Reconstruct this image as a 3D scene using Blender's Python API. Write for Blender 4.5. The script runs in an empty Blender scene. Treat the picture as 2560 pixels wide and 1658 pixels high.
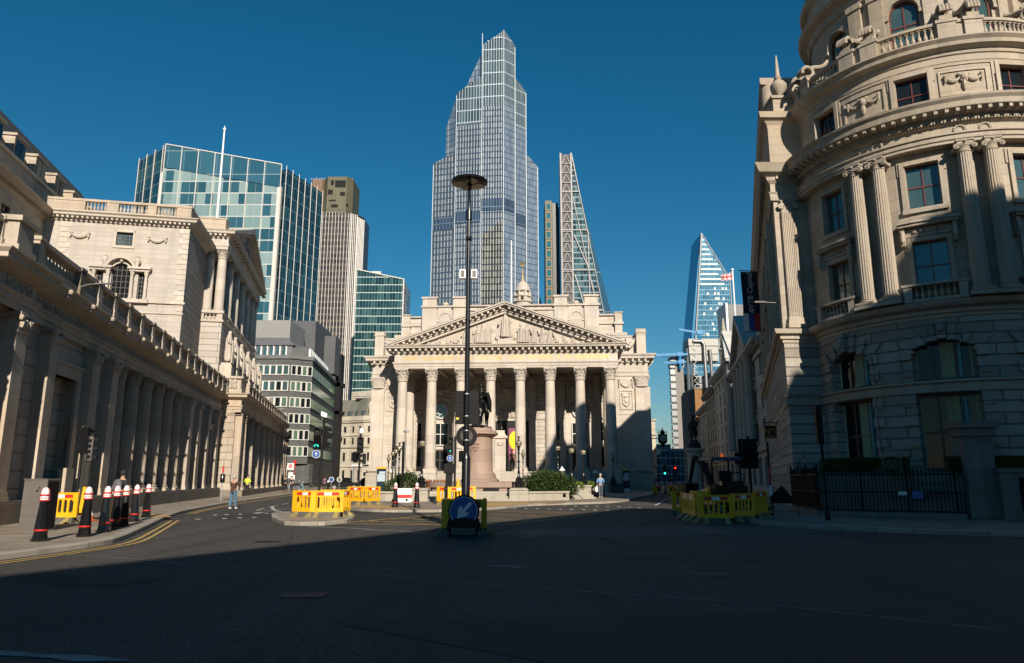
import bpy, bmesh, math, random
from mathutils import Vector, Matrix
SC = bpy.context.scene
COL = SC.collection
PI = math.pi
R = math.radians
rnd = random.Random(7)

# ------------------------------------------------------------------ camera, sky, sun, exposure
cam_d = bpy.data.cameras.new('camera'); cam = bpy.data.objects.new('camera', cam_d); COL.objects.link(cam)
cam.location = (0, 0, 1.6)
PITCH = math.atan(367 / 1800.0)
cam.rotation_euler = (PI / 2 + PITCH, 0, 0)
cam_d.sensor_width = 36.0; cam_d.lens = 1800.0 / 2560.0 * 36.0
cam_d.clip_start = 0.1; cam_d.clip_end = 6000
SC.camera = cam
SC.view_settings.view_transform = 'Standard'; SC.view_settings.look = 'None'
SC.view_settings.gamma = 1.0; SC.view_settings.use_curve_mapping = False
SC.view_settings.exposure = EXPOSURE = 0.42
SC.render.engine = 'CYCLES'
SC.cycles.use_denoising = True
SC.cycles.max_bounces = 5; SC.cycles.diffuse_bounces = 2; SC.cycles.glossy_bounces = 3
SC.cycles.transmission_bounces = 3; SC.cycles.transparent_max_bounces = 6
SC.cycles.caustics_reflective = False; SC.cycles.caustics_refractive = False
SUN_AZ = math.atan2(0.255, -1.0)          # sun stands behind the camera, slightly to the right
SUN_EL = R(25.6)
world = bpy.data.worlds.new('World'); SC.world = world; world.use_nodes = True
nt = world.node_tree
sky = nt.nodes.new('ShaderNodeTexSky'); sky.sky_type = 'NISHITA'; sky.sun_disc = False
sky.sun_elevation = SUN_EL
sky.sun_rotation = SUN_AZ                # measured from +Y towards +X
sky.air_density = 1.35; sky.dust_density = 0.0; sky.ozone_density = 8.0; sky.altitude = 0
bg = nt.nodes['Background']; bg.inputs['Strength'].default_value = 0.052
hs = nt.nodes.new('ShaderNodeHueSaturation'); hs.inputs['Saturation'].default_value = 1.2; hs.inputs['Hue'].default_value = .485
nt.links.new(sky.outputs[0], hs.inputs['Color']); nt.links.new(hs.outputs[0], bg.inputs['Color'])
sun_d = bpy.data.lights.new('sun', 'SUN'); sun_d.energy = 5.0; sun_d.angle = R(0.53); sun_d.color = (1.0, 0.90, 0.76)
sun = bpy.data.objects.new('sun', sun_d); COL.objects.link(sun)
sdir = Vector((math.sin(SUN_AZ) * math.cos(SUN_EL), math.cos(SUN_AZ) * math.cos(SUN_EL), math.sin(SUN_EL)))
sun.rotation_euler = sdir.to_track_quat('Z', 'Y').to_euler(); sun.location = (20, -60, 60)

# ------------------------------------------------------------------ materials
MATS = {}
def _new(name):
    m = bpy.data.materials.new(name); m.use_nodes = True; MATS[name] = m
    return m, m.node_tree, m.node_tree.nodes['Principled BSDF']
def N(t, typ, **kw):
    n = t.nodes.new(typ)
    for k, v in kw.items():
        if k in n.inputs: n.inputs[k].default_value = v
        else: setattr(n, k, v)
    return n
def ramp(t, fac, stops):
    n = t.nodes.new('ShaderNodeValToRGB'); e = n.color_ramp.elements
    while len(e) < len(stops): e.new(0.5)
    for i, (p, c) in enumerate(stops):
        e[i].position = p; e[i].color = (c[0], c[1], c[2], 1) if not isinstance(c, (int, float)) else (c, c, c, 1)
    t.links.new(fac, n.inputs[0]); return n.outputs[0]
def mixc(t, a, b, fac, mode='MIX'):
    n = t.nodes.new('ShaderNodeMix'); n.data_type = 'RGBA'; n.blend_type = mode
    for sock, v in ((n.inputs[0], fac), (n.inputs[6], a), (n.inputs[7], b)):
        if hasattr(v, 'links'): t.links.new(v, sock)
        elif isinstance(v, (int, float)): sock.default_value = v if sock.type == 'VALUE' else (v, v, v, 1)
        else: sock.default_value = (v[0], v[1], v[2], 1)
    return n.outputs[2]
def mth(t, op, a, b=0.0, c=0.0):
    n = t.nodes.new('ShaderNodeMath'); n.operation = op
    for i, v in enumerate((a, b, c)):
        if hasattr(v, 'links'): t.links.new(v, n.inputs[i])
        else: n.inputs[i].default_value = v
    return n.outputs[0]
def xyz(t, ob=True):
    tc = t.nodes.new('ShaderNodeTexCoord'); s = t.nodes.new('ShaderNodeSeparateXYZ')
    t.links.new(tc.outputs['Object' if ob else 'Generated'], s.inputs[0]); return tc, s.outputs
def bump(t, p, h, strength=0.3, dist=0.02):
    b = N(t, 'ShaderNodeBump', Strength=strength, Distance=dist); t.links.new(h, b.inputs['Height'])
    t.links.new(b.outputs[0], p.inputs['Normal'])
def noise(t, vec, scale, detail=4, rough=0.55, dist=0.0):
    n = N(t, 'ShaderNodeTexNoise', Scale=scale, Detail=detail, Roughness=rough, Distortion=dist)
    if vec is not None: t.links.new(vec, n.inputs['Vector'])
    return n.outputs['Fac']
def scalevec(t, vec, s):
    m = N(t, 'ShaderNodeMapping'); m.inputs['Scale'].default_value = s; t.links.new(vec, m.inputs[0]); return m.outputs[0]

def plain(name, col, rough=0.6, metal=0.0, var=0.12, nscale=3.0, spec=0.5, emit=None, bmp=0.0):
    m, t, p = _new(name)
    tc, s = xyz(t)
    f = noise(t, tc.outputs['Object'], nscale, 5)
    c = mixc(t, tuple(v * (1 - var * 1.6) for v in col), tuple(min(1, v * (1 + var * 1.3)) for v in col), f)
    t.links.new(c, p.inputs['Base Color'])
    p.inputs['Roughness'].default_value = rough; p.inputs['Metallic'].default_value = metal
    p.inputs['Specular IOR Level'].default_value = spec
    if bmp: bump(t, p, noise(t, tc.outputs['Object'], nscale * 12, 3), bmp, 0.01)
    if emit:
        p.inputs['Emission Color'].default_value = (*emit[:3], 1); p.inputs['Emission Strength'].default_value = emit[3]
    return m

def stone(name, col, bw=1.1, bh=0.42, joint=0.5, stain=0.35, warm=0.25, rough=0.85, jw=0.012, bvar=0.14, polar=0, bmp=0.5):
    """Ashlar: blocks with joints, block-to-block tone, rain streaks and soot patches of their own."""
    m, t, p = _new(name)
    tc, s = xyz(t)
    O = tc.outputs['Object']
    if polar:
        ang = mth(t, 'MULTIPLY', mth(t, 'ARCTAN2', s['X'], s['Y']), polar)
        u = ang
    else:
        u = mth(t, 'ADD', s['X'], s['Y'])
    cv = t.nodes.new('ShaderNodeCombineXYZ'); t.links.new(u, cv.inputs[0]); t.links.new(s['Z'], cv.inputs[1])
    b = N(t, 'ShaderNodeTexBrick', Scale=1.0); b.inputs['Mortar Size'].default_value = jw; b.inputs['Mortar Smooth'].default_value = 0.3
    b.inputs['Brick Width'].default_value = bw; b.inputs['Row Height'].default_value = bh; b.inputs['Bias'].default_value = 0.0
    b.inputs['Color1'].default_value = (0, 0, 0, 1); b.inputs['Color2'].default_value = (1, 1, 1, 1); b.inputs['Mortar'].default_value = (0.5, 0.5, 0.5, 1)
    t.links.new(cv.outputs[0], b.inputs['Vector'])
    lo = tuple(v * (1 - bvar) for v in col); hi = tuple(min(.9, v * (1 + bvar * .6)) for v in col)
    c = mixc(t, lo, hi, b.outputs['Color'])
    warmc = (col[0] * 1.02, col[1] * .87, col[2] * .66)
    f1 = ramp(t, noise(t, scalevec(t, O, (.35, .35, .5)), 1.0, 6, .65), [(.42, 0), (.68, 1)])
    c = mixc(t, c, warmc, mth(t, 'MULTIPLY', f1, warm))
    f2 = ramp(t, noise(t, scalevec(t, O, (1.3, 1.3, .12)), 1.0, 5, .6), [(.5, 0), (.78, 1)])
    c = mixc(t, c, tuple(v * .45 for v in col), mth(t, 'MULTIPLY', f2, stain))
    f3 = noise(t, O, 9.0, 5, .7)
    c = mixc(t, c, 0.0, mth(t, 'MULTIPLY', ramp(t, f3, [(.35, 1), (.6, 0)]), .12))
    c = mixc(t, c, tuple(v * .35 for v in col), mth(t, 'MULTIPLY', b.outputs['Fac'], joint))
    t.links.new(c, p.inputs['Base Color']); p.inputs['Roughness'].default_value = rough
    p.inputs['Specular IOR Level'].default_value = .3
    h = mth(t, 'SUBTRACT', mth(t, 'MULTIPLY', f3, .25), b.outputs['Fac'])
    bump(t, p, h, bmp, 0.03)
    return m

def glass(name, col, rough=0.06, metal=0.0, spec=0.8, var=.3, cell=None, tilt=0.012):
    m, t, p = _new(name)
    tc, s = xyz(t)
    f = noise(t, tc.outputs['Object'], .9, 3)
    c = mixc(t, tuple(v * (1 - var) for v in col), tuple(v * (1 + var) for v in col), f)
    t.links.new(c, p.inputs['Base Color']); p.inputs['Roughness'].default_value = rough
    p.inputs['Metallic'].default_value = metal; p.inputs['Specular IOR Level'].default_value = spec
    bump(t, p, noise(t, tc.outputs['Object'], 1.3, 2), 0.25, tilt)
    return m

# ------------------------------------------------------------------ mesh builder
class MB:
    def __init__(s): s.v = []; s.f = []; s.m = []; s.sm = []
    def add(s, vs, fs, mi=0, smooth=False):
        o = len(s.v); s.v.extend(vs)
        for f in fs: s.f.append(tuple(i + o for i in f)); s.m.append(mi); s.sm.append(smooth)
        return s
    def quad(s, a, b, c, d, mi=0): return s.add([a, b, c, d], [(0, 1, 2, 3)], mi)
    def box(s, x0, x1, y0, y1, z0, z1, mi=0):
        if x0 > x1: x0, x1 = x1, x0
        if y0 > y1: y0, y1 = y1, y0
        return s.add([(x0, y0, z0), (x1, y0, z0), (x1, y1, z0), (x0, y1, z0), (x0, y0, z1), (x1, y0, z1), (x1, y1, z1), (x0, y1, z1)],
                     [(0, 3, 2, 1), (4, 5, 6, 7), (0, 1, 5, 4), (1, 2, 6, 5), (2, 3, 7, 6), (3, 0, 4, 7)], mi)
    def hexa(s, pts, mi=0):
        return s.add(pts, [(0, 3, 2, 1), (4, 5, 6, 7), (0, 1, 5, 4), (1, 2, 6, 5), (2, 3, 7, 6), (3, 0, 4, 7)], mi)
    def frust(s, cx, cy, z0, z1, a0, b0, a1, b1, mi=0):
        return s.hexa([(cx - a0, cy - b0, z0), (cx + a0, cy - b0, z0), (cx + a0, cy + b0, z0), (cx - a0, cy + b0, z0),
                       (cx - a1, cy - b1, z1), (cx + a1, cy - b1, z1), (cx + a1, cy + b1, z1), (cx - a1, cy + b1, z1)], mi)
    def bar(s, p, q, w, h=None, mi=0, up=(0, 0, 1)):
        p, q = Vector(p), Vector(q); h = h or w; d = (q - p); 
        if d.length < 1e-6: return s
        d.normalize(); u = Vector(up)
        if abs(d.dot(u)) > .95: u = Vector((0, 1, 0)) if abs(d.y) < .9 else Vector((1, 0, 0))
        a = d.cross(u).normalized(); b = a.cross(d).normalized(); a *= w / 2; b *= h / 2
        return s.hexa([tuple(x) for x in (p - a - b, p + a - b, p + a + b, p - a + b, q - a - b, q + a - b, q + a + b, q - a + b)], mi)
    def prism(s, poly, z0, z1, mi=0, top=None):
        n = len(poly); A = sum(poly[i][0] * poly[(i + 1) % n][1] - poly[(i + 1) % n][0] * poly[i][1] for i in range(n))
        if A < 0: poly = poly[::-1]
        vs = [(x, y, z0) for x, y in poly] + [(x, y, z1) for x, y in poly]
        fs = [tuple(range(n - 1, -1, -1)), tuple(range(n, 2 * n))] + [(i, (i + 1) % n, n + (i + 1) % n, n + i) for i in range(n)]
        s.add(vs, fs, mi)
        if top is not None: s.m[-n - 1] = top
        return s
    def xprism(s, poly, y0, y1, mi=0):
        """polygon in (x,z) pushed along y"""
        n = len(poly); A = sum(poly[i][0] * poly[(i + 1) % n][1] - poly[(i + 1) % n][0] * poly[i][1] for i in range(n))
        if A < 0: poly = poly[::-1]
        if y0 > y1: y0, y1 = y1, y0
        vs = [(x, y0, z) for x, z in poly] + [(x, y1, z) for x, z in poly]
        fs = [tuple(range(n)), tuple(range(2 * n - 1, n - 1, -1))] + [((i + 1) % n, i, n + i, n + (i + 1) % n) for i in range(n)]
        return s.add(vs, fs, mi)
    def sweep(s, path, prof, mi=0, closed=False, caps=True):
        """profile [(out,z)] carried along an xy path; out is to the right of travel"""
        n = len(path); rings = []
        for i in range(n):
            p = Vector(path[i])
            a = Vector(path[i - 1]) if (i > 0 or closed) else None
            b = Vector(path[(i + 1) % n]) if (i < n - 1 or closed) else None
            d1 = (p - a).normalized() if a is not None else None; d2 = (b - p).normalized() if b is not None else None
            if d1 is None: d1 = d2
            if d2 is None: d2 = d1
            n1 = Vector((d1.y, -d1.x)); n2 = Vector((d2.y, -d2.x)); m = n1 + n2
            if m.length < 1e-4: m = n1
            m = m.normalized(); k = 1 / max(.35, m.dot(n1)); m = m * k
            rings.append([(p.x + m.x * o, p.y + m.y * o, z) for o, z in prof])
        k = len(prof); vs = [v for r in rings for v in r]; fs = []
        for i in range(n if closed else n - 1):
            j = (i + 1) % n
            for q in range(k - 1): fs.append((i * k + q, j * k + q, j * k + q + 1, i * k + q + 1))
        if caps and not closed:
            fs.append(tuple(range(k))); fs.append(tuple((n - 1) * k + q for q in range(k - 1, -1, -1)))
        return s.add(vs, fs, mi)
    def lathe(s, prof, cx=0, cy=0, n=16, mi=0, smooth=True, flutes=0, fd=0.0, a0=0.0, sy=1.0):
        vs = []; fs = []; k = len(prof)
        for r, z in prof:
            for i in range(n):
                a = a0 + 2 * PI * i / n; rr = r
                if flutes and (i * flutes * 2 // n) % 2: rr = r - fd
                vs.append((cx + rr * math.cos(a), cy + rr * math.sin(a) * sy, z))
        for j in range(k - 1):
            for i in range(n):
                i2 = (i + 1) % n
                fs.append((j * n + i, j * n + i2, (j + 1) * n + i2, (j + 1) * n + i))
        fs.append(tuple(range(n - 1, -1, -1))); fs.append(tuple((k - 1) * n + i for i in range(n)))
        s.add(vs, fs, mi, smooth)
        return s
    def tube(s, pts, r, n=8, mi=0, smooth=True):
        """round tube through 3-D points; r number or list"""
        P = [Vector(p) for p in pts]; k = len(P); rs = r if isinstance(r, (list, tuple)) else [r] * k
        up = Vector((0, 0, 1)); vs = []; prev = None
        for i in range(k):
            d = (P[min(i + 1, k - 1)] - P[max(i - 1, 0)]).normalized()
            if prev is None:
                a = d.cross(up)
                if a.length < .05: a = d.cross(Vector((1, 0, 0)))
            else: a = prev - d * prev.dot(d)
            a.normalize(); prev = a; b = d.cross(a)
            for j in range(n):
                t = 2 * PI * j / n; q = P[i] + (a * math.cos(t) + b * math.sin(t)) * rs[i]; vs.append(tuple(q))
        fs = [(i * n + j, i * n + (j + 1) % n, (i + 1) * n + (j + 1) % n, (i + 1) * n + j) for i in range(k - 1) for j in range(n)]
        fs.append(tuple(range(n - 1, -1, -1))); fs.append(tuple((k - 1) * n + j for j in range(n)))
        return s.add(vs, fs, mi, smooth)
    def ball(s, c, r, n=10, mi=0, sz=1.0, sx=1.0, sy=1.0):
        k = n // 2 + 1; vs = []; fs = []
        for i in range(1, k):
            t = PI * i / k
            for j in range(n): vs.append((c[0] + r * sx * math.sin(t) * math.cos(2 * PI * j / n), c[1] + r * sy * math.sin(t) * math.sin(2 * PI * j / n), c[2] - r * sz * math.cos(t)))
        b = len(vs); vs += [(c[0], c[1], c[2] - r * sz), (c[0], c[1], c[2] + r * sz)]
        for i in range(k - 2):
            for j in range(n): fs.append((i * n + j, i * n + (j + 1) % n, (i + 1) * n + (j + 1) % n, (i + 1) * n + j))
        for j in range(n): fs.append((b, (j + 1) % n, j)); fs.append((b + 1, (k - 2) * n + j, (k - 2) * n + (j + 1) % n))
        return s.add(vs, fs, mi, True)
    def xf(s, M, start=0):
        s.v[start:] = [tuple(M @ Vector(v)) for v in s.v[start:]]; return s
    def merge(s, o, M=None, mi=None):
        vs = o.v if M is None else [tuple(M @ Vector(v)) for v in o.v]; k = len(s.v); s.v.extend(vs)
        for f, m, sm in zip(o.f, o.m, o.sm): s.f.append(tuple(i + k for i in f)); s.m.append(m if mi is None else mi); s.sm.append(sm)
        return s
    def mesh(s, name, mats):
        me = bpy.data.meshes.new(name); me.from_pydata(s.v, [], s.f); 
        if not isinstance(mats, (list, tuple)): mats = [mats]
        for m in mats: me.materials.append(m)
        if len(mats) > 1: me.polygons.foreach_set('material_index', s.m)
        if any(s.sm):
            me.polygons.foreach_set('use_smooth', s.sm); me.set_sharp_from_angle(angle=R(38))
        me.validate(); me.update()
        return me

def T3(x=0, y=0, z=0, rz=0, sc=1.0):
    return Matrix.Translation((x, y, z)) @ Matrix.Rotation(rz, 4, 'Z') @ Matrix.Scale(sc, 4)

# ------------------------------------------------------------------ objects
def tag(o, label=None, cat=None, group=None, kind=None):
    if label: o['label'] = label
    if cat: o['category'] = cat
    if group: o['group'] = group
    if kind: o['kind'] = kind
    return o
def thing(name, label, cat, loc=(0, 0, 0), rz=0.0, group=None):
    o = bpy.data.objects.new(name, None); o.empty_display_size = .3; COL.objects.link(o)
    o.location = loc; o.rotation_euler = (0, 0, rz); return tag(o, label, cat, group)
def part(name, mb, mats, parent=None, label=None):
    me = mb.mesh(name, mats) if isinstance(mb, MB) else mb
    o = bpy.data.objects.new(name, me); COL.objects.link(o)
    if parent is not None: o.parent = parent
    if label: o['label'] = label
    return o
def inst(src, parent, loc=(0, 0, 0), rz=0.0, sc=None):
    """copy of a part (and its sub-parts) at another place of the same or another thing"""
    c = src.copy(); COL.objects.link(c); c.parent = parent; c.location = loc; c.rotation_euler = (0, 0, rz)
    if sc: c.scale = sc if isinstance(sc, tuple) else (sc, sc, sc)
    for ch in list(src.children):
        k = ch.copy(); COL.objects.link(k); k.parent = c
    return c
def struct(name, mb, mats):
    o = part(name, mb, mats); o['kind'] = 'structure'; return o
def solo(name, mb, mats, label, cat, loc=(0, 0, 0), rz=0.0, group=None):
    o = part(name, mb, mats); o.location = loc; o.rotation_euler = (0, 0, rz); return tag(o, label, cat, group)
def dup(root, loc, rz, label=None, group=None):
    r = root.copy(); COL.objects.link(r); r.location = loc; r.rotation_euler = (0, 0, rz)
    if label: r['label'] = label
    if group: r['group'] = group
    for ch in list(root.children):
        c = ch.copy(); COL.objects.link(c); c.parent = r
        for g in list(ch.children):
            d = g.copy(); COL.objects.link(d); d.parent = c
    return r
def text_mb(txt, size, depth=0.01, align='CENTER', sx=1.0, spacing=1.0, bold=0.0):
    """letters standing in the x-z plane, facing -y"""
    cu = bpy.data.curves.new('t', 'FONT'); cu.body = txt; cu.size = size; cu.extrude = depth / 2; cu.align_x = align; cu.space_character = spacing
    cu.offset = bold; cu.resolution_u = 2
    ob = bpy.data.objects.new('t', cu); COL.objects.link(ob)
    me = bpy.data.meshes.new_from_object(ob); mb = MB()
    mb.add([(v.co.x * sx, -v.co.z, v.co.y) for v in me.vertices], [tuple(p.vertices) for p in me.polygons])
    bpy.data.objects.remove(ob); bpy.data.meshes.remove(me); bpy.data.curves.remove(cu)
    return mb
def skin_mb(chains, sub=1, mi=0):
    """chains: list of (verts[(x,y,z,r)], edges) grown into one smooth body each, merged"""
    out = MB()
    for V, E in chains:
        me = bpy.data.meshes.new('s'); me.from_pydata([v[:3] for v in V], E, [])
        ob = bpy.data.objects.new('s', me); COL.objects.link(ob)
        md = ob.modifiers.new('k', 'SKIN'); md.use_smooth_shade = True; md.branch_smoothing = .3
        if sub:
            sb = ob.modifiers.new('b', 'SUBSURF'); sb.levels = sub; sb.render_levels = sub
        for i, v in enumerate(V):
            sv = me.skin_vertices[0].data[i]; r = v[3]; sv.radius = (r, r) if isinstance(r, (int, float)) else r; sv.use_root = (i == 0)
        dg = bpy.context.evaluated_depsgraph_get(); ev = ob.evaluated_get(dg); m2 = bpy.data.meshes.new_from_object(ev)
        out.add([tuple(v.co) for v in m2.vertices], [tuple(p.vertices) for p in m2.polygons], mi, True)
        bpy.data.objects.remove(ob); bpy.data.meshes.remove(me); bpy.data.meshes.remove(m2)
    return out
def chain(*pts):
    return (list(pts), [(i, i + 1) for i in range(len(pts) - 1)])

# ------------------------------------------------------------------ shared architecture shapes
def wall_grid(mb, x0, x1, z0, z1, y, holes, depth=0.25, mi=0, arch=()):
    """flat wall in the x-z plane facing -y with openings (hx0,hx1,hz0,hz1); reveals run back by depth"""
    xs = sorted({x0, x1, *[h[0] for h in holes], *[h[1] for h in holes]}); zs = sorted({z0, z1, *[h[2] for h in holes], *[h[3] for h in holes]})
    xs = [x for x in xs if x0 <= x <= x1]; zs = [z for z in zs if z0 <= z <= z1]
    for i in range(len(xs) - 1):
        j = 0
        while j < len(zs) - 1:
            cx = (xs[i] + xs[i + 1]) / 2
            def hit(jj): cz = (zs[jj] + zs[jj + 1]) / 2; return any(h[0] < cx < h[1] and h[2] < cz < h[3] for h in holes)
            if hit(j): j += 1; continue
            k = j
            while k + 1 < len(zs) - 1 and not hit(k + 1): k += 1
            mb.quad((xs[i], y, zs[j]), (xs[i + 1], y, zs[j]), (xs[i + 1], y, zs[k + 1]), (xs[i], y, zs[k + 1]), mi); j = k + 1
    for n_, (a, b, c, d) in enumerate(holes):
        Y = y + depth
        mb.quad((a, y, c), (a, Y, c), (b, Y, c), (b, y, c), mi); mb.quad((a, y, d), (b, y, d), (b, Y, d), (a, Y, d), mi)
        mb.quad((a, y, c), (a, y, d), (a, Y, d), (a, Y, c), mi); mb.quad((b, y, c), (b, Y, c), (b, Y, d), (b, y, d), mi)
        if n_ in arch:
            cx, r = (a + b) / 2, (b - a) / 2; zc = d - r; K = 8
            for sgn in (-1, 1):
                pts = [(cx + sgn * r, d)] + [(cx + sgn * r * math.cos(t * PI / 2 / K), zc + r * math.sin(t * PI / 2 / K)) for t in range(K + 1)]
                mb.xprism(pts, y + .003, Y - .003, mi)
    return mb
def arch_ring(mb, cx, zc, r0, r1, y0, y1, mi=0, a0=0, a1=PI, K=14):
    for i in range(K):
        t, u = a0 + (a1 - a0) * i / K, a0 + (a1 - a0) * (i + 1) / K
        mb.xprism([(cx + r0 * math.cos(t), zc + r0 * math.sin(t)), (cx + r1 * math.cos(t), zc + r1 * math.sin(t)), (cx + r1 * math.cos(u), zc + r1 * math.sin(u)), (cx + r0 * math.cos(u), zc + r0 * math.sin(u))], y0, y1, mi)
    return mb
def corinthian(r, h, aw=1.45, n=8):
    """leafy capital, base at z=0"""
    m = MB(); rb = r * .9
    m.lathe([(r * 1.03, 0), (r * 1.08, h * .025), (r * 1.03, h * .05), (rb, h * .06), (rb * 1.0, h * .55), (r * 1.12, h * .8), (r * 1.3, h * .87)], n=16)
    def leaf(a, z0, hh, w, out):
        pr = [(0, 0), (.03, .35), (.10, .7), (.30, .96), (.42, .9), (.40, .78)]
        vs = []; c, s_ = math.cos(a), math.sin(a)
        for i, (o, z) in enumerate(pr):
            ww = w * (1 - .25 * (i / 5.0) ** 2) if i < 4 else w * (.62 - .2 * (i - 4)); rr = rb + .02 * r + o * out
            for k, q in ((-1, .0), (-.45, .05), (0, -.015), (.45, .05), (1, .0)):
                x, y = rr + q * r, k * ww; vs.append((x * c - y * s_, x * s_ + y * c, z0 + z * hh))
        fs = [(i * 5 + k, i * 5 + k + 1, (i + 1) * 5 + k + 1, (i + 1) * 5 + k) for i in range(5) for k in range(4)]
        m.add(vs, fs, 0, False)
    for i in range(n): leaf(2 * PI * i / n, h * .05, h * .36, r * .34, r * .62)
    for i in range(n): leaf(2 * PI * (i + .5) / n, h * .08, h * .60, r * .36, r * .75)
    for i in range(4):
        a = PI / 4 + i * PI / 2; c, s_ = math.cos(a), math.sin(a); L = r * aw
        pts = [(rb * c, rb * s_, h * .5), (r * 1.12 * c, r * 1.12 * s_, h * .72), (L * .98 * c, L * .98 * s_, h * .84), (L * 1.06 * c, L * 1.06 * s_, h * .74), (L * .94 * c, L * .94 * s_, h * .68)]
        m.tube(pts, [r * .07, r * .09, r * .11, r * .11, r * .07], 5)
        for da in (-.3, .3):
            a2 = a + da * 1.6; c2, s2 = math.cos(a2), math.sin(a2)
            m.tube([(rb * c2, rb * s2, h * .55), (r * 1.15 * c2, r * 1.15 * s2, h * .78), (r * 1.3 * math.cos(a + da * 2), r * 1.3 * math.sin(a + da * 2), h * .80)], [r * .05, r * .06, r * .05], 4)
        m.ball((r * 1.22 * math.cos(i * PI / 2), r * 1.22 * math.sin(i * PI / 2), h * .92), r * .16, 6)
    W = r * aw * .80; pts = []
    for i in range(4):
        a = PI / 4 + i * PI / 2; cc, ss = math.cos(a), math.sin(a); q = r * .1
        pts += [(W * 1.41 * cc + q * ss, W * 1.41 * ss - q * cc), (W * 1.41 * cc - q * ss, W * 1.41 * ss + q * cc)]
        b = a + PI / 4; pts += [(W * .9 * math.cos(b), W * .9 * math.sin(b))]
    m.prism(pts, h * .88, h)
    return m
def ionic(r, h):
    """scrolled capital, base at z=0, scrolls face -y/+y"""
    m = MB()
    m.lathe([(r, 0), (r * 1.04, h * .08), (r, h * .14), (r * 1.05, h * .3), (r * 1.25, h * .52)], n=20)
    m.box(-r * 1.25, r * 1.25, -r * 1.18, r * 1.18, h * .86, h)
    m.box(-r * 1.1, r * 1.1, -r * 1.02, r * 1.02, h * .55, h * .86)
    for sx in (-1, 1):
        for y0, y1 in ((-1.22, -1.0), (1.0, 1.22)):
            mm = MB(); mm.lathe([(r * .44, 0), (r * .47, .03 * r), (r * .40, .16 * r), (r * .30, .10 * r), (r * .22, .2 * r), (r * .12, .12 * r), (r * .1, .26 * r)], n=14)
            M = Matrix.Translation((sx * r * 1.22, (-1.0 if y0 < 0 else 1.0) * r, h * .42)) @ Matrix.Rotation(PI / 2 if y0 < 0 else -PI / 2, 4, 'X'); m.merge(mm, M)
        mm = MB(); mm.lathe([(r * .42, -r), (r * .3, 0), (r * .42, r)], n=12); m.merge(mm, Matrix.Translation((sx * r * 1.22, 0, h * .42)) @ Matrix.Rotation(PI / 2, 4, 'X'))
    for k in range(-2, 3): m.ball((k * r * .33, -r * 1.08, h * .46), r * .13, 6)
    m.ball((0, -r * 1.15, h * .8), r * .24, 6); m.tube([(-.5 * r, -r * 1.12, h * .62), (0, -r * 1.2, h * .5), (.5 * r, -r * 1.12, h * .62)], r * .08, 5)
    return m
def shaft_mb(r, h, flutes=0, top=.86, n=20):
    m = MB()
    if flutes: n = flutes * 4
    fd = r * .085 if flutes else 0
    m.box(-r * 1.32, r * 1.32, -r * 1.32, r * 1.32, 0, r * .36)
    m.lathe([(r * 1.3, r * .36), (r * 1.34, r * .46), (r * 1.3, r * .58), (r * 1.12, r * .62), (r * 1.10, r * .72), (r * 1.2, r * .76), (r * 1.2, r * .88), (r * 1.04, r * .92)], n=24)
    m.lathe([(r, r * .92), (r, h * .33), (r * .965, h * .6), (r * top, h)], n=n, flutes=flutes, fd=fd, smooth=not flutes)
    return m
def baluster(h, r=.09, n=8):
    return MB().box(-r, r, -r, r, 0, h * .09).lathe([(r * .7, h * .09), (r * .55, h * .16), (r * .98, h * .3), (r * .95, h * .42), (r * .45, h * .66), (r * .42, h * .74), (r * .8, h * .8), (r * .55, h * .86), (r * .8, h * .91)], n=n).box(-r, r, -r, r, h * .91, h)
def swag(mb, w, drop, r, mi=0, y=0, z=0, x=0, tails=True):
    K = 10; pts = []
    for i in range(K + 1):
        t = -1 + 2 * i / K; pts.append((x + t * w / 2, y - r * .6, z - drop * (1 - t * t)))
    mb.tube(pts, [r * (.55 + .6 * math.sin(PI * i / K)) for i in range(K + 1)], 6, mi)
    for i in range(1, K): mb.ball((pts[i][0], pts[i][1] - r * .5, pts[i][2] + r * .1), r * .55, 5, mi)
    if tails:
        for sx in (-1, 1):
            mb.tube([(x + sx * w / 2, y - r, z + r), (x + sx * w / 2 * 1.03, y - r, z - drop * 1.15)], [r * .9, r * .5], 6, mi)
            mb.ball((x + sx * w / 2, y - r, z + r * .6), r * 1.3, 6, mi)
            mb.ball((x + sx * w / 2 * 1.02, y - r, z - drop * .6), r * .9, 5, mi)
    return mb
def window_parts(parent, x0, x1, z0, z1, y, fm, gm, nx=2, nz=2, fw=.06, depth=.08, name='window', arch=False, loc=None):
    """frame mesh with its own pane below it"""
    m = MB(); m.box(x0, x0 + fw, y, y + depth, z0, z1); m.box(x1 - fw, x1, y, y + depth, z0, z1)
    m.box(x0 + fw, x1 - fw, y, y + depth, z0, z0 + fw); m.box(x0 + fw, x1 - fw, y, y + depth, z1 - fw, z1)
    for i in range(1, nx): x = x0 + (x1 - x0) * i / nx; m.box(x - fw * .4, x + fw * .4, y + .01, y + depth - .01, z0 + fw, z1 - fw)
    for i in range(1, nz): z = z0 + (z1 - z0) * i / nz; m.box(x0 + fw, x1 - fw, y + .005, y + depth - .005, z - fw * .4, z + fw * .4)
    if arch:
        cx, r = (x0 + x1) / 2, (x1 - x0) / 2; zc = z1 - r
        arch_ring(m, cx, zc, r * .86, r * .995, y - .01, y + depth, K=10)
    f = part(name, m, fm, parent)
    g = MB().quad((x0 + fw * .5, y + depth * .6, z0 + fw * .5), (x1 - fw * .5, y + depth * .6, z0 + fw * .5), (x1 - fw * .5, y + depth * .6, z1 - fw * .5), (x0 + fw * .5, y + depth * .6, z1 - fw * .5))
    part('pane', g, gm, f)
    return f
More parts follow.
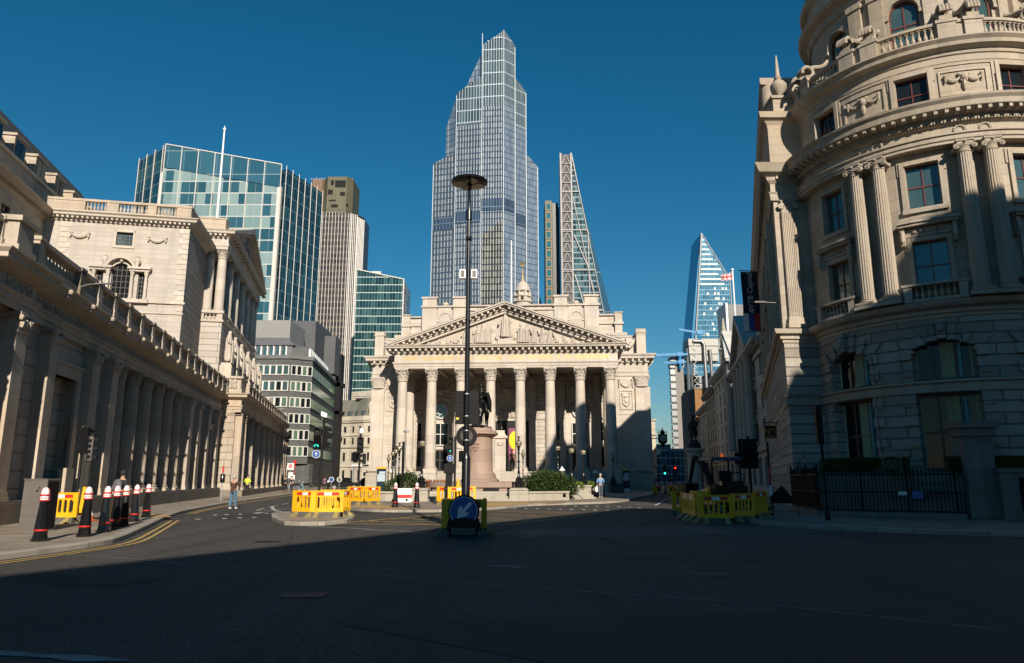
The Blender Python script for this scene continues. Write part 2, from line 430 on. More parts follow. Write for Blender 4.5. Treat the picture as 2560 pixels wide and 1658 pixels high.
# ------------------------------------------------------------------ palette
M_PORT = stone('portland_stone', (.52, .465, .405), 1.5, .50, joint=.32, stain=0.42, warm=.35, bmp=.3)
M_PORTP = stone('portland_plain', (.53, .475, .415), 2.6, 1.1, joint=.18, stain=0.45, warm=.35, jw=.008, bmp=.25)
M_RUST = stone('rusticated_stone', (.50, .445, .385), 1.6, .56, joint=.62, stain=0.42, warm=.3, jw=.03, bmp=1.0)
M_BANK = stone('bank_stone', (.46, .39, .315), 1.4, .47, joint=.3, stain=0.60, warm=.5)
M_BANKR = stone('bank_coursed_stone', (.44, .375, .305), 2.6, .62, joint=.65, stain=0.60, warm=.45, jw=.03, bmp=1.0)
M_BANKP = stone('bank_plain_stone', (.47, .40, .325), 3.4, 1.7, joint=.12, stain=0.62, warm=.55, jw=.008)
M_BANKW = stone('bank_white_stone', (.47, .425, .385), 1.15, .40, joint=.25, stain=0.34, warm=.3, bvar=.10)
M_BANKWR = stone('bank_white_coursed', (.46, .415, .37), 3.2, .56, joint=.6, stain=0.34, warm=.3, jw=.03, bmp=1.0)
M_PLINTH = stone('granite_plinth', (.22, .20, .175), 2.2, .9, joint=.5, stain=.6, warm=.35, jw=.012)
M_CORN = stone('cornhill_stone', (.40, .345, .28), 1.1, .5, joint=.3, stain=.55, warm=.5, polar=6.0)
M_CORNR = stone('cornhill_banded_stone', (.36, .325, .285), 2.3, .46, joint=.75, stain=.45, warm=.3, jw=.035, polar=6.0, bvar=.32, bmp=1.4)
M_CORNP = stone('cornhill_plain_stone', (.41, .355, .29), 3.0, 1.2, joint=.12, stain=.6, warm=.5, jw=.006, polar=6.0)
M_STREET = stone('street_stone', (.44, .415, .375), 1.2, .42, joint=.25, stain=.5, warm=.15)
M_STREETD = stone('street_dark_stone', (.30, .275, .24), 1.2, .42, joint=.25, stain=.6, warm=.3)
M_GRAN = stone('grey_granite', (.105, .107, .108), 1.1, .7, joint=.5, stain=.45, warm=.25, jw=.01)
M_GRANL = stone('pale_granite', (.42, .385, .325), 1.3, .45, joint=.4, stain=.4, warm=.3, jw=.01)
M_PINK = stone('pink_granite', (.36, .26, .21), 2.4, .9, joint=.25, stain=.35, warm=.15, jw=.006)
M_PINK2 = stone('pink_granite_block', (.36, .265, .215), 1.5, .6, joint=.45, stain=.4, warm=.1, jw=.01)
M_SLATE = plain('slate', (.055, .053, .05), .7, var=.3, nscale=6, bmp=.5)
M_LEAD = plain('lead_roof', (.13, .13, .13), .55, var=.25, nscale=1.2)
M_ROOFG = plain('roof_panel_grey', (.23, .225, .215), .6, var=.12, nscale=.4)
M_ROOFD = plain('roof_panel_dark', (.075, .078, .083), .6, var=.12, nscale=.4)
M_DARK = plain('dark_void', (.012, .011, .010), .8)
M_BLACK = plain('black_gloss_paint', (.008, .008, .009), .22, var=.2, nscale=8, spec=.6)
M_BLACKM = plain('black_matt_metal', (.007, .007, .008), .6, var=.2, spec=.2)
M_BRONZE = plain('dark_bronze', (.022, .021, .019), .32, metal=.6, var=.35, nscale=5, bmp=.2)
M_BRONZE2 = plain('dull_bronze', (.020, .019, .018), .6, metal=.3, var=.3, nscale=5)
M_WHITE = plain('white_paint', (.78, .77, .74), .45, var=.06)
M_RED = plain('red_paint', (.50, .02, .02), .4, var=.1)
M_REDREF = plain('red_reflective', (.62, .035, .02), .35, var=.06)
M_WHTREF = plain('white_reflective', (.72, .72, .70), .35, var=.05)
M_YEL = plain('yellow_plastic', (.82, .42, .010), .42, var=.16, nscale=2.5, bmp=.1)
M_YELD = plain('dirty_yellow_plastic', (.28, .23, .09), .6, var=.45, nscale=5)
M_RUBBER = plain('grey_rubber', (.11, .105, .095), .85, var=.35, nscale=6)
M_BLUE = plain('sign_blue', (.008, .075, .30), .35, var=.08)
M_NAVY = plain('totem_navy', (.010, .022, .04), .3, var=.1)
M_GOLD = plain('gilding', (.75, .48, .13), .35, metal=.35, var=.1)
M_GOLD2 = plain('gilt_metal', (.70, .42, .10), .3, metal=.8, var=.1)
M_GREYMET = plain('grey_steel_box', (.135, .12, .11), .5, var=.22, nscale=2)
M_SILVER = plain('silver_metal', (.45, .45, .45), .35, metal=.7, var=.1)
M_ORANGE = plain('orange_plastic', (.75, .13, .02), .45)
M_WOOD = plain('varnished_wood', (.30, .10, .035), .45, var=.3, nscale=6)
M_REDWOOD = plain('red_window_frame', (.14, .038, .028), .4, var=.2)
M_BRONZEF = plain('dark_window_frame', (.045, .035, .028), .45, var=.2)
M_WFRAME = plain('white_window_frame', (.62, .60, .55), .5, var=.08)
M_GLASSD = glass('dark_window_glass', (.010, .013, .014), .06, spec=.35)
M_GLASSB = glass('blind_window_glass', (.20, .20, .17), .12, spec=.6)
M_GLASSG = glass('green_blind_glass', (.085, .14, .10), .1, spec=.6)
M_GLASSS = glass('sky_reflecting_glass', (.07, .13, .135), .06, metal=.4, spec=.7)
M_CURT = plain('pale_curtain', (.40, .40, .24), .8, var=.15, nscale=2)
M_GLOBE = plain('globe_glass', (.34, .29, .20), .12, metal=.25, var=.2, spec=.8)
M_LENS = plain('lamp_lens', (.16, .145, .115), .25, var=.2, spec=.7)
M_GREEN = plain('go_signal', (.0, .35, .22), .4, emit=(.03, 1.0, .62, 2.2))
M_REDL = plain('stop_signal', (.4, .0, .0), .4, emit=(1, .02, .02, 3.0))
M_AMBL = plain('amber_signal', (.5, .1, .0), .4, emit=(1, .16, .02, .35))
M_YELHV = plain('hi_vis_cloth', (.62, .80, .02), .7, var=.12, nscale=12)
M_BROWN = plain('brown_cloth', (.075, .038, .022), .85, var=.25, nscale=10)
M_JEANS = plain('blue_denim', (.07, .15, .24), .8, var=.2, nscale=14)
M_BLUECL = plain('light_blue_cloth', (.16, .27, .45), .8, var=.12, nscale=12)
M_GREYCL = plain('grey_blue_cloth', (.085, .10, .13), .8, var=.2, nscale=12)
M_DARKCL = plain('dark_cloth', (.014, .015, .02), .8, var=.2, nscale=12)
M_SKIN = plain('skin', (.48, .27, .18), .55, var=.1, nscale=12)
M_HAIRG = plain('grey_hair', (.36, .34, .31), .8, var=.3, nscale=30)
M_HAIRD = plain('dark_hair', (.03, .022, .018), .7, var=.3, nscale=30)
M_BRICK = stone('brown_brick', (.30, .155, .065), .45, .15, joint=.3, stain=.3, warm=.3, jw=.01)
M_TILEY = plain('buff_tactile_paving', (.46, .285, .10), .85, var=.2, nscale=2.5)
M_CRANEB = plain('blue_painted_steel', (.015, .19, .42), .5)
M_VERDI = plain('verdigris_copper', (.16, .30, .18), .7, var=.3)
M_RWMARK = plain('road_white_paint', (.52, .51, .47), .8, var=.3, nscale=5)
M_RYMARK = plain('road_yellow_paint', (.50, .33, .095), .8, var=.3, nscale=5)
M_CHALK = plain('faint_line_residue', (.20, .22, .22), .85, var=.4, nscale=6)

def foliage(name, a, b):
    m, t, p = _new(name); tc, s = xyz(t)
    f = noise(t, tc.outputs['Object'], 3.0, 4, .7); g = t.nodes.new('ShaderNodeObjectInfo')
    w = t.nodes.new('ShaderNodeTexWhiteNoise'); w.noise_dimensions = '3D'
    sn = t.nodes.new('ShaderNodeVectorMath'); sn.operation = 'SNAP'; sn.inputs[1].default_value = (.09, .09, .09); t.links.new(tc.outputs['Object'], sn.inputs[0]); t.links.new(sn.outputs[0], w.inputs[0])
    c = mixc(t, a, b, mth(t, 'ADD', mth(t, 'MULTIPLY', f, .6), mth(t, 'MULTIPLY', w.outputs['Value'], .4)))
    t.links.new(c, p.inputs['Base Color']); p.inputs['Roughness'].default_value = .7; p.inputs['Specular IOR Level'].default_value = .25
    return m
M_LEAF = foliage('shrub_leaves', (.016, .034, .010), (.075, .12, .028))
M_LEAFH = foliage('box_hedge_leaves', (.018, .05, .006), (.07, .13, .012))
M_FLOWER = foliage('spring_flower_leaves', (.05, .12, .02), (.30, .38, .06))

def ground_mats():
    m, t, p = _new('asphalt'); tc, s = xyz(t); O = tc.outputs['Object']
    big = noise(t, O, .16, 5, .6); fine = noise(t, O, 55.0, 3, .75); mid = noise(t, O, 2.2, 5, .65)
    c = ramp(t, big, [(.35, (.054, .047, .042)), (.65, (.080, .069, .060))])
    c = mixc(t, c, (.034, .031, .029), mth(t, 'MULTIPLY', ramp(t, mid, [(.45, 0), (.7, 1)]), .35))
    agg = t.nodes.new('ShaderNodeTexVoronoi'); agg.inputs['Scale'].default_value = 48.0; t.links.new(O, agg.inputs['Vector'])
    sp = t.nodes.new('ShaderNodeSeparateColor'); t.links.new(agg.outputs['Color'], sp.inputs[0])
    c = mixc(t, c, (.20, .175, .15), mth(t, 'MULTIPLY', ramp(t, sp.outputs[0], [(.66, 0), (.86, 1)]), .7))
    c = mixc(t, c, (.012, .012, .012), mth(t, 'MULTIPLY', ramp(t, fine, [(.5, 1), (.62, 0)]), .4))
    tr = noise(t, scalevec(t, O, (.9, .07, 1)), 1.0, 4, .6)
    c = mixc(t, c, (.022, .021, .02), mth(t, 'MULTIPLY', ramp(t, tr, [(.52, 0), (.66, 1)]), .45)); c = mixc(t, c, (.13, .115, .10), mth(t, 'MULTIPLY', ramp(t, tr, [(.3, 1), (.42, 0)]), .3))
    # straight seams and repair strips
    w = t.nodes.new('ShaderNodeTexVoronoi'); w.feature = 'DISTANCE_TO_EDGE'; w.inputs['Scale'].default_value = .11; t.links.new(O, w.inputs['Vector'])
    c = mixc(t, c, (.018, .017, .016), mth(t, 'MULTIPLY', ramp(t, w.outputs['Distance'], [(.0, 1), (.006, 0)]), .6))
    t.links.new(c, p.inputs['Base Color']); p.inputs['Roughness'].default_value = .88; p.inputs['Specular IOR Level'].default_value = .3
    bump(t, p, mth(t, 'ADD', fine, mth(t, 'MULTIPLY', agg.outputs['Distance'], .6)), .55, .012)
    def patch(name, a, b):
        m, t, p = _new(name); tc, s = xyz(t); O = tc.outputs['Object']
        c = ramp(t, noise(t, O, 1.4, 6, .7), [(.35, a), (.68, b)])
        fine = noise(t, O, 60.0, 3, .75); c = mixc(t, c, (.01, .01, .01), mth(t, 'MULTIPLY', ramp(t, fine, [(.5, 1), (.62, 0)]), .4))
        t.links.new(c, p.inputs['Base Color']); p.inputs['Roughness'].default_value = .9; bump(t, p, fine, .4, .01); return m
    patch('asphalt_pale', (.085, .078, .07), (.12, .108, .095)); patch('asphalt_dark', (.022, .021, .02), (.036, .033, .03))
    for nm, a, bw, bh, jt in (('york_paving', (.30, .245, .185), .95, .62, .5), ('granite_kerb', (.36, .32, .265), .9, 5.0, .6), ('dark_paving', (.20, .175, .145), .9, .6, .5)):
        m, t, p = _new(nm); tc, s = xyz(t); O = tc.outputs['Object']
        mp = N(t, 'ShaderNodeMapping'); mp.inputs['Rotation'].default_value = (0, 0, .22); t.links.new(O, mp.inputs[0])
        b = N(t, 'ShaderNodeTexBrick', Scale=1.0); b.inputs['Mortar Size'].default_value = .012; b.inputs['Brick Width'].default_value = bw; b.inputs['Row Height'].default_value = bh
        b.inputs['Color1'].default_value = (*[v * .82 for v in a], 1); b.inputs['Color2'].default_value = (*[v * 1.15 for v in a], 1); b.inputs['Mortar'].default_value = (*[v * .4 for v in a], 1)
        t.links.new(mp.outputs[0], b.inputs['Vector'])
        n1 = noise(t, O, .9, 6, .7); c = mixc(t, b.outputs['Color'], tuple(v * .5 for v in a), mth(t, 'MULTIPLY', ramp(t, n1, [(.45, 0), (.7, 1)]), .55))
        n2 = noise(t, O, 30, 3, .7); c = mixc(t, c, 0.0, mth(t, 'MULTIPLY', ramp(t, n2, [(.4, 1), (.6, 0)]), .15))
        t.links.new(c, p.inputs['Base Color']); p.inputs['Roughness'].default_value = .85
        bump(t, p, mth(t, 'SUBTRACT', mth(t, 'MULTIPLY', n2, .3), b.outputs['Fac']), .4, .01)
ground_mats()

def tower_mat(name, cw, ch, cols, frame, fw, fh, rough=.08, metal=.6, polar=False, blind=.35, spand=0.0, spcol=(.1, .1, .1), axis='XY', ox=0.0, framemetal=.2, over=False):
    """curtain wall: one pane per cell of its own tone, mullions and floor edges between; cols = tones picked at random per pane"""
    m, t, p = _new(name); tc, s = xyz(t)
    u = mth(t, 'ADD', s['X'], s['Y']) if axis == 'XY' else s['X' if axis == 'X' else 'Y']
    u = mth(t, 'ADD', mth(t, 'DIVIDE', u, cw), ox); v = mth(t, 'DIVIDE', s['Z'], ch)
    cu, cvv = mth(t, 'FLOOR', u), mth(t, 'FLOOR', v); fu, fv = mth(t, 'FRACT', u), mth(t, 'FRACT', v)
    cb = t.nodes.new('ShaderNodeCombineXYZ'); t.links.new(cu, cb.inputs[0]); t.links.new(cvv, cb.inputs[1])
    wn = t.nodes.new('ShaderNodeTexWhiteNoise'); wn.noise_dimensions = '3D'; t.links.new(cb.outputs[0], wn.inputs[0])
    big = noise(t, cb.outputs[0], .35, 3, .6)
    k = mth(t, 'ADD', mth(t, 'MULTIPLY', wn.outputs['Value'], .6), mth(t, 'MULTIPLY', big, .45))
    st = [(i / (len(cols)), c) for i, c in enumerate(cols)]
    r_ = t.nodes.new('ShaderNodeValToRGB'); r_.color_ramp.interpolation = 'CONSTANT'; e = r_.color_ramp.elements
    while len(e) < len(st): e.new(.5)
    for i, (pp, c) in enumerate(st): e[i].position = pp; e[i].color = (*c, 1)
    t.links.new(k, r_.inputs[0]); c = r_.outputs[0]
    if spand and not over: c = mixc(t, c, spcol, mth(t, 'LESS_THAN', fv, spand))
    fm = mth(t, 'MAXIMUM', mth(t, 'LESS_THAN', fu, fw), mth(t, 'LESS_THAN', fv, fh))
    c = mixc(t, c, frame, fm)
    if over: c = mixc(t, c, spcol, mth(t, 'LESS_THAN', fv, spand))
    t.links.new(c, p.inputs['Base Color'])
    t.links.new(mth(t, 'ADD', mth(t, 'MULTIPLY', fm, .4), rough), p.inputs['Roughness'])
    t.links.new(mth(t, 'SUBTRACT', metal, mth(t, 'MULTIPLY', fm, metal - framemetal)), p.inputs['Metallic'])
    p.inputs['Specular IOR Level'].default_value = .6
    # each pane sits at its own small angle
    cb2 = t.nodes.new('ShaderNodeVectorMath'); cb2.operation = 'SCALE'; cb2.inputs['Scale'].default_value = .02
    sb = t.nodes.new('ShaderNodeVectorMath'); sb.operation = 'SUBTRACT'; sb.inputs[1].default_value = (.5, .5, .5); t.links.new(wn.outputs['Color'], sb.inputs[0]); t.links.new(sb.outputs[0], cb2.inputs[0])
    ge = t.nodes.new('ShaderNodeNewGeometry'); ad = t.nodes.new('ShaderNodeVectorMath'); ad.operation = 'ADD'; t.links.new(ge.outputs['Normal'], ad.inputs[0]); t.links.new(cb2.outputs[0], ad.inputs[1])
    nn = t.nodes.new('ShaderNodeVectorMath'); nn.operation = 'NORMALIZE'; t.links.new(ad.outputs[0], nn.inputs[0]); t.links.new(nn.outputs[0], p.inputs['Normal'])
    return m
# ------------------------------------------------------------------ robed / relief figures
def carved_figure(kind=0, h=1.8):
    """draped stone figure facing -y, feet at z=0"""
    s = h / 1.8; r = random.Random(kind * 7 + 1)
    V = []; a = r.uniform(-.3, .3)
    if kind % 4 == 3:   # kneeling / bending
        ch = [chain((0, 0, .1, .26), (.05, 0, .45, .26), (.18, -.03, .8, .2), (.34, -.08, 1.0, .12), (.4, -.1, 1.14, .12)), chain((.2, -.08, .85, .1), (.38, -.2, .6, .07), (.5, -.22, .4, .06)), chain((0, -.1, .3, .16), (.35, -.15, .3, .12), (.38, -.15, .05, .1))]
    else:
        sw = .05 * (1 if kind % 2 else -1)
        ch = [chain((0, 0, .05, .27), (sw, 0, .5, .25), (-sw, 0, .95, .2), (0, 0, 1.3, .215), (0, 0, 1.46, .09), (sw, -.02, 1.6, .115), (sw, -.02, 1.7, .11))]
        ch.append(chain((.2, 0, 1.38, .09), (.34, -.04, 1.12 if kind % 3 else 1.35, .07), (.22 if kind % 3 else .5, -.2, .95 if kind % 3 else 1.55, .06)))
        ch.append(chain((-.2, 0, 1.38, .09), (-.33, -.02, 1.1, .07), (-.18 if kind % 2 else -.42, -.18, 1.0 if kind % 2 else .8, .06)))
    m = skin_mb(ch, 1)
    for i in range(7):     # drapery folds
        x = -.22 + .44 * i / 6 + r.uniform(-.02, .02)
        if kind % 4 != 3: m.tube([(x * .8, -.2, 1.2 - .1 * (i % 3)), (x * 1.0, -.26, .6), (x * 1.15, -.25, .03)], [.03, .045, .05], 5)
    m.v = [(x * s, y * s, z * s) for x, y, z in m.v]
    return m

# ------------------------------------------------------------------ the domed exchange with its portico
def build_exchange():
    B = thing('exchange_building', 'pale stone classical building with eight column portico, carved pediment and gilded Latin inscription', 'building', (-.73, 88, 0), -R(3.5))
    S, SP = M_PORT, M_PORTP
    CX = [-13.02 + 3.683 * i for i in range(8)]
    # body
    m = MB(); m.box(-17.9, 17.9, 9.6, 80, 2.46, 16.2); m.box(-17.9, -13.9, 5, 9.6, 2.46, 16.2); m.box(13.7, 17.9, 5, 9.6, 2.46, 16.2)
    part('wall', m, S, B)
    m = MB()
    for x0, x1 in ((-18.3, -13.9), (13.9, 18.3)):
        m.box(x0, x1, 4.6, 9.6, 0, 2.1); m.box(x0 + .0, x1 - .0, 4.75, 9.6, 2.1, 2.25); m.box(x0 + .2, x1 - .2, 4.85, 9.6, 2.25, 2.46)
    m.box(-18.25, 18.25, 9.6, 80, 0, 2.3)
    part('plinth', m, M_GRANL, B)
    # wings: paired pilasters, swag, relief panel, window slots
    for sx in (-1, 1):
        m = MB(); xa, xb = (16.25, 17.95) if sx > 0 else (-17.95, -16.25)
        m.box(xa, xb, 4.72, 5, 3.1, 13.1); m.box(xa - .12, xb + .12, 4.6, 5, 2.46, 3.1)
        if sx > 0: m.box(17.9, 18.15, 5.0, 6.6, 3.1, 13.1)
        part('pilaster', m, SP, B)
        cp = corinthian(.82, 1.45, 1.5); cp.v = [(x * .95, min(y, .1) * .35, z) for x, y, z in cp.v]
        cap = part('capital', cp, SP, B); cap.location = ((xa + xb) / 2, 4.72, 13.1)
        m = MB(); swag(m, 1.7, .75, .14, x=sx * 15.1, y=4.98, z=13.9); part('carved_garland', m, SP, B)
        m = MB(); x = sx * 15.1; z0, z1 = 10.2, 12.7
        for a, b, c, d in ((x - .85, x + .85, z1 - .12, z1), (x - .85, x + .85, z0, z0 + .12), (x - .85, x - .73, z0 + .12, z1 - .12), (x + .73, x + .85, z0 + .12, z1 - .12)): m.box(a, b, 4.88, 5, c, d)
        swag(m, 1.0, .35, .1, x=x, y=4.96, z=12.2); m.tube([(x - .42, 4.93, 12.0), (x - .42, 4.9, 10.9), (x, 4.88, 10.6), (x + .42, 4.9, 10.9), (x + .42, 4.93, 12.0)], .09, 5); m.ball((x, 4.95, 11.4), .3, 8, sy=.4, sz=1.3)
        part('carved_panel', m, SP, B)
        m = MB(); m.box(sx * 14.15, sx * 16.05, 4.93, 5, 9.55, 9.75); m.box(sx * 14.15, sx * 16.05, 4.95, 5, 5.9, 6.1)
        part('string_course', m, SP, B)
    # entablature round the building behind the portico
    prof = [(0, 14.45), (.12, 14.5), (.12, 14.95), (.2, 15.0), (.2, 15.15), (.06, 15.2), (.06, 16.15), (.25, 16.25), (.3, 16.5), (.85, 16.72), (.9, 17.0), (1.05, 17.1), (1.1, 17.3), (0, 17.34)]
    for path in ([(-17.9, 80), (-17.9, 5), (-13.9, 5)][::1], [(13.7, 5), (17.9, 5), (17.9, 80)]):
        m = MB(); m.sweep(path, prof); part('cornice', m, SP, B)
    m = MB()
    for sx in (-1, 1):
        for i in range(5): m.box(sx * (14.4 + .8 * i) - .13, sx * (14.4 + .8 * i) + .13, 4.2, 4.98, 16.28, 16.66)
    for i in range(60): m.box(17.92, 18.72, 5.3 + .85 * i, 5.56 + .85 * i, 16.28, 16.66)
    for i in range(60): m.box(-18.72, -17.92, 5.3 + .85 * i, 5.56 + .85 * i, 16.28, 16.66)
    part('modillion_course', m, SP, B)
    # roof deck and corner piers
    m = MB().box(-17.6, 17.6, 5.3, 79.5, 17.05, 17.38); part('roof', m, M_LEAD, B)
    for sx in (-1, 1):
        m = MB(); a, b = sorted((sx * 16.65, sx * 17.85)); m.box(a, b, 5.1, 6.4, 17.34, 20.2); m.box(a - .1, b + .1, 5.0, 6.5, 20.2, 20.35); m.box(a - .03, b + .03, 5.07, 6.43, 20.35, 20.75)
        m.box(a + .04, b - .04, 6.4, 30, 17.34, 19.6)
        c, d = sorted((sx * 14.0, sx * 16.65)); m.box(c, d, 6.1, 6.5, 17.34, 19.8); m.box(c, d, 6.0, 6.6, 19.8, 20.05)
        c, d = sorted((sx * 13.2, sx * 15.6)); m.box(c, d, 7.2, 9, 17.34, 20.3); m.box(c - .1, d + .1, 7.1, 9, 20.3, 20.7)
        part('corner_pier', m, SP, B)
        m = MB(); x = sx * 15.6     # crossed carved beasts on the parapet
        for q in (-1, 1):
            m.tube([(x + q * .9, 5.8, 19.4), (x + q * .5, 5.6, 18.9), (x + q * .1, 5.55, 18.3)], [.16, .3, .18], 6); m.ball((x + q * .95, 5.7, 19.5), .22, 6)
        m.box(x - .25, x + .25, 5.7, 6.05, 18.8, 19.7); part('carved_beasts', m, SP, B)
    # attic block behind the pediment
    m = MB(); m.box(-12.3, 12.1, 9.3, 14, 17.38, 25.0); m.box(-14.6, -12.3, 9.8, 14, 17.38, 23.6); m.box(12.1, 14.8, 9.8, 14, 17.38, 23.6)
    for a, b in ((-14.9, -12.3), (12.1, 15.0)): m.box(a, b, 9.6, 14.1, 22.4, 22.6); m.box(a + .1, b - .1, 9.5, 14.1, 23.6, 23.8)
    for x in (-14.6, 14.8): m.box(x - .5, x + .5, 9.4, 10.4, 17.38, 23.9); m.box(x - .62, x + .62, 9.28, 10.5, 23.9, 24.05); m.box(x - .68, x + .68, 9.2, 10.6, 22.3, 22.62)
    m.box(-6, 6, 9.1, 9.3, 24.4, 24.6); m.box(-6.1, 6.1, 8.98, 14, 25.0, 25.2)
    part('attic', m, S, B)
    for a, b in ((-12.35, -10.3), (-8.0, -5.95), (6.0, 7.85), (10.15, 12.1)):
        m = MB(); m.box(a, b, 9, 9.9, 17.38, 24.9); m.box(a - .18, b + .18, 8.82, 10.1, 24.9, 25.08); m.box(a - .1, b + .1, 8.9, 10.0, 25.08, 25.25)
        m.box(a + .05, b - .05, 9.05, 9.9, 25.25, 26.2); m.box(a - .12, b + .12, 8.88, 10.05, 26.2, 26.45); part('attic_pier', m, SP, B)
    for c in (-9.15, 9.0):
        m = MB(); m.box(c - 1.15, c + 1.15, 9.12, 9.3, 25.0, 25.22); arch_ring(m, c, 23.3, .82, .94, 9.18, 9.3); m.box(c - .82, c + .82, 9.29, 9.31, 19, 23.2)
        m.box(c - 1.15, c - .82, 9.16, 9.3, 22.85, 23.0); m.box(c + .82, c + 1.15, 9.16, 9.3, 22.85, 23.0); m.ball((c, 9.4, 25.45), .3, 6, sx=1.6); part('blind_arch', m, SP, B)
    # portico columns on pedestals
    cap = corinthian(.64, 1.56, 1.5, 8).mesh('capital', SP); sh = shaft_mb(.66, 11.0, 0, .86, 24).mesh('shaft', SP)
    pm = MB(); pm.box(-.95, .95, -1.3, 1.2, 0, 2.2); pm.box(-1.0, 1.0, -1.36, 1.2, 2.2, 2.42); pedm = pm.mesh('pedestal', M_PORTP)
    def col(x, y, h=13.42):
        c = part('column', sh, None, B) if False else None
        o = bpy.data.objects.new('column', sh); COL.objects.link(o); o.parent = B; o.location = (x, y, 2.42)
        k = bpy.data.objects.new('capital', cap); COL.objects.link(k); k.parent = o; k.location = (0, 0, 11.0)
        if y < 2:
            q = bpy.data.objects.new('pedestal', pedm); COL.objects.link(q); q.parent = o; q.location = (0, 0, -2.42)
    for x in CX: col(x, .72)
    for x in (CX[0], CX[1] + .0, CX[6], CX[7]): col(x, 5.3) if x in (CX[0], CX[7]) else None
    # steps and floor
    m = MB()
    for i in range(9): m.box(-13.6, 13.3, -2.0 + i * .32, -1.68 + i * .32, 0, .27 * (i + 1))
    m.box(-13.9, 13.7, .9, 9.6, 0, 2.43); m.box(-13.9, -12.2, -.4, .9, 0, 2.42) ; m.box(12.0, 13.7, -.4, .9, 0, 2.42)
    part('portico_steps', m, M_GRANL, B)
    # entablature of the portico
    pr = [(0, 14.99), (0, 15.2), (.06, 15.22), (.06, 15.5), (.13, 15.53), (.2, 15.66), (.2, 15.78), (.0, 15.8), (.0, 16.78), (.12, 16.82), (.2, 17.0), (.22, 17.1), (.24, 17.42), (.95, 17.44), (.98, 17.62), (1.12, 17.68), (1.16, 17.8), (0, 17.84)]
    m = MB(); m.sweep([(-13.98, 9.0), (-13.98, 0), (13.72, 0), (13.72, 9.0)], pr); m.box(-13.97, 13.71, .02, 1.55, 14.99, 17.8); m.box(-13.97, -12.5, 1.55, 9.0, 14.99, 17.8); m.box(12.3, 13.71, 1.55, 9.0, 14.99, 17.8)
    part('entablature', m, SP, B)
    m = MB()
    for i in range(39): x = -14.42 + i * .7521; m.box(x - .13, x + .13, -.86, -.2, 17.08, 17.36); m.box(x - .13, x + .13, -.5, -.2, 16.98, 17.08)
    for sx, x0 in ((-1, -13.98), (1, 13.72)):
        for i in range(6): a, b = sorted((x0 + sx * .2, x0 + sx * .86)); m.box(a, b, .5 + i * .75, .76 + i * .75, 17.05, 17.36)
    part('dentil_course', m, SP, B)
    m = MB().box(-12.5, 12.3, 1.56, 9.6, 15.5, 15.8)
    for x in [-12.5 + 3.683 * i + 1.3 for i in range(7)]: m.box(x - .25 - 1.84 + .6, x + .25 - 1.84 + .6, 1.56, 9.58, 15.05, 15.5)
    part('portico_ceiling', m, S, B)
    # pediment
    A = (-.13, 23.2); L, Rr = (-15.15, 17.82), (14.89, 17.82)
    m = MB(); m.xprism([(-13.9, 17.83), (13.65, 17.83), (-.13, 22.6)], .55, .9); part('tympanum', m, S, B)
    m = MB()
    for P in (L, Rr):
        d = Vector((A[0] - P[0], A[1] - P[1])); ln = d.length; d.normalize(); sg = 1 if P[0] < 0 else -1; n_ = Vector((-d.y, d.x)) * sg
        def off(p, k): return (p[0] + n_.x * k, p[1] + n_.y * k)
        for k0, k1, y0 in ((0, -.16, -1.12), (-.16, -.36, -.95), (-.36, -.72, -.28), (-.72, -.92, -.12), (-.92, -1.2, .05)):
            a1 = off(A, k0); a2 = off(A, k1); p1 = off(P, k0); p2 = off(P, k1)
            # mitre at the apex
            t1 = (A[0], A[1] + k0 / abs(d.x)); t2 = (A[0], A[1] + k1 / abs(d.x))
            s1 = (P[0] + (k0 / abs(d.y)) * -1 * sg * 1, 17.83) if k0 else P; s2 = (P[0] - sg * k1 / abs(d.y), 17.83)
            m.xprism([s1, t1, t2, s2] if k0 else [P, t1, t2, s2], y0, .6)
        nb = 20
        for i in range(1, nb):
            c = Vector(P) + d * (ln * i / nb) + n_ * (-.52); ax = d * .13; az = n_ * .16
            m.xprism([(c.x - ax.x - az.x, c.y - ax.y - az.y), (c.x + ax.x - az.x, c.y + ax.y - az.y), (c.x + ax.x + az.x, c.y + ax.y + az.y), (c.x - ax.x + az.x, c.y - ax.y + az.y)], -.8, -.28)
    part('pediment_cornice', m, SP, B)
    m = MB(); m.hexa([(-15.1, -1.0, 17.86), (-.13, -1.0, 23.22), (-.13, 9.2, 23.22), (-15.1, 9.2, 17.86), (-15.1, -1.0, 17.92), (-.13, -1.0, 23.28), (-.13, 9.2, 23.28), (-15.1, 9.2, 17.92)])
    m.hexa([(-.13, -1.0, 23.22), (14.84, -1.0, 17.86), (14.84, 9.2, 17.86), (-.13, 9.2, 23.22), (-.13, -1.0, 23.28), (14.84, -1.0, 17.92), (14.84, 9.2, 17.92), (-.13, 9.2, 23.28)])
    part('pediment_roof', m, M_LEAD, B)
    figs = [carved_figure(k).mesh('carved_figure', SP) for k in range(8)]
    spots = [(-.1, 19.0, 1.65, 4), (-1.2, 18.6, .9, 3), (1.0, 18.6, .9, 7), (-2.9, 18.3, 1.25, 0), (-2.3, 18.3, 1.28, 1), (-3.5, 18.3, 1.2, 2), (-4.5, 18.25, 1.05, 5), (-5.1, 18.2, 1.0, 6), (-6.5, 18.15, .85, 3), (-7.4, 18.1, .8, 7), (-8.7, 18.1, .68, 3), (-9.9, 18.05, .52, 7), (-10.9, 18.0, .4, 3),
             (1.9, 18.3, 1.25, 1), (2.6, 18.3, 1.2, 2), (3.6, 18.25, 1.08, 0), (4.6, 18.2, 1.02, 5), (5.5, 18.2, .95, 6), (6.4, 18.15, .85, 7), (7.5, 18.1, .8, 3), (8.5, 18.1, .65, 7), (9.6, 18.05, .55, 3), (10.6, 18.0, .42, 7)]
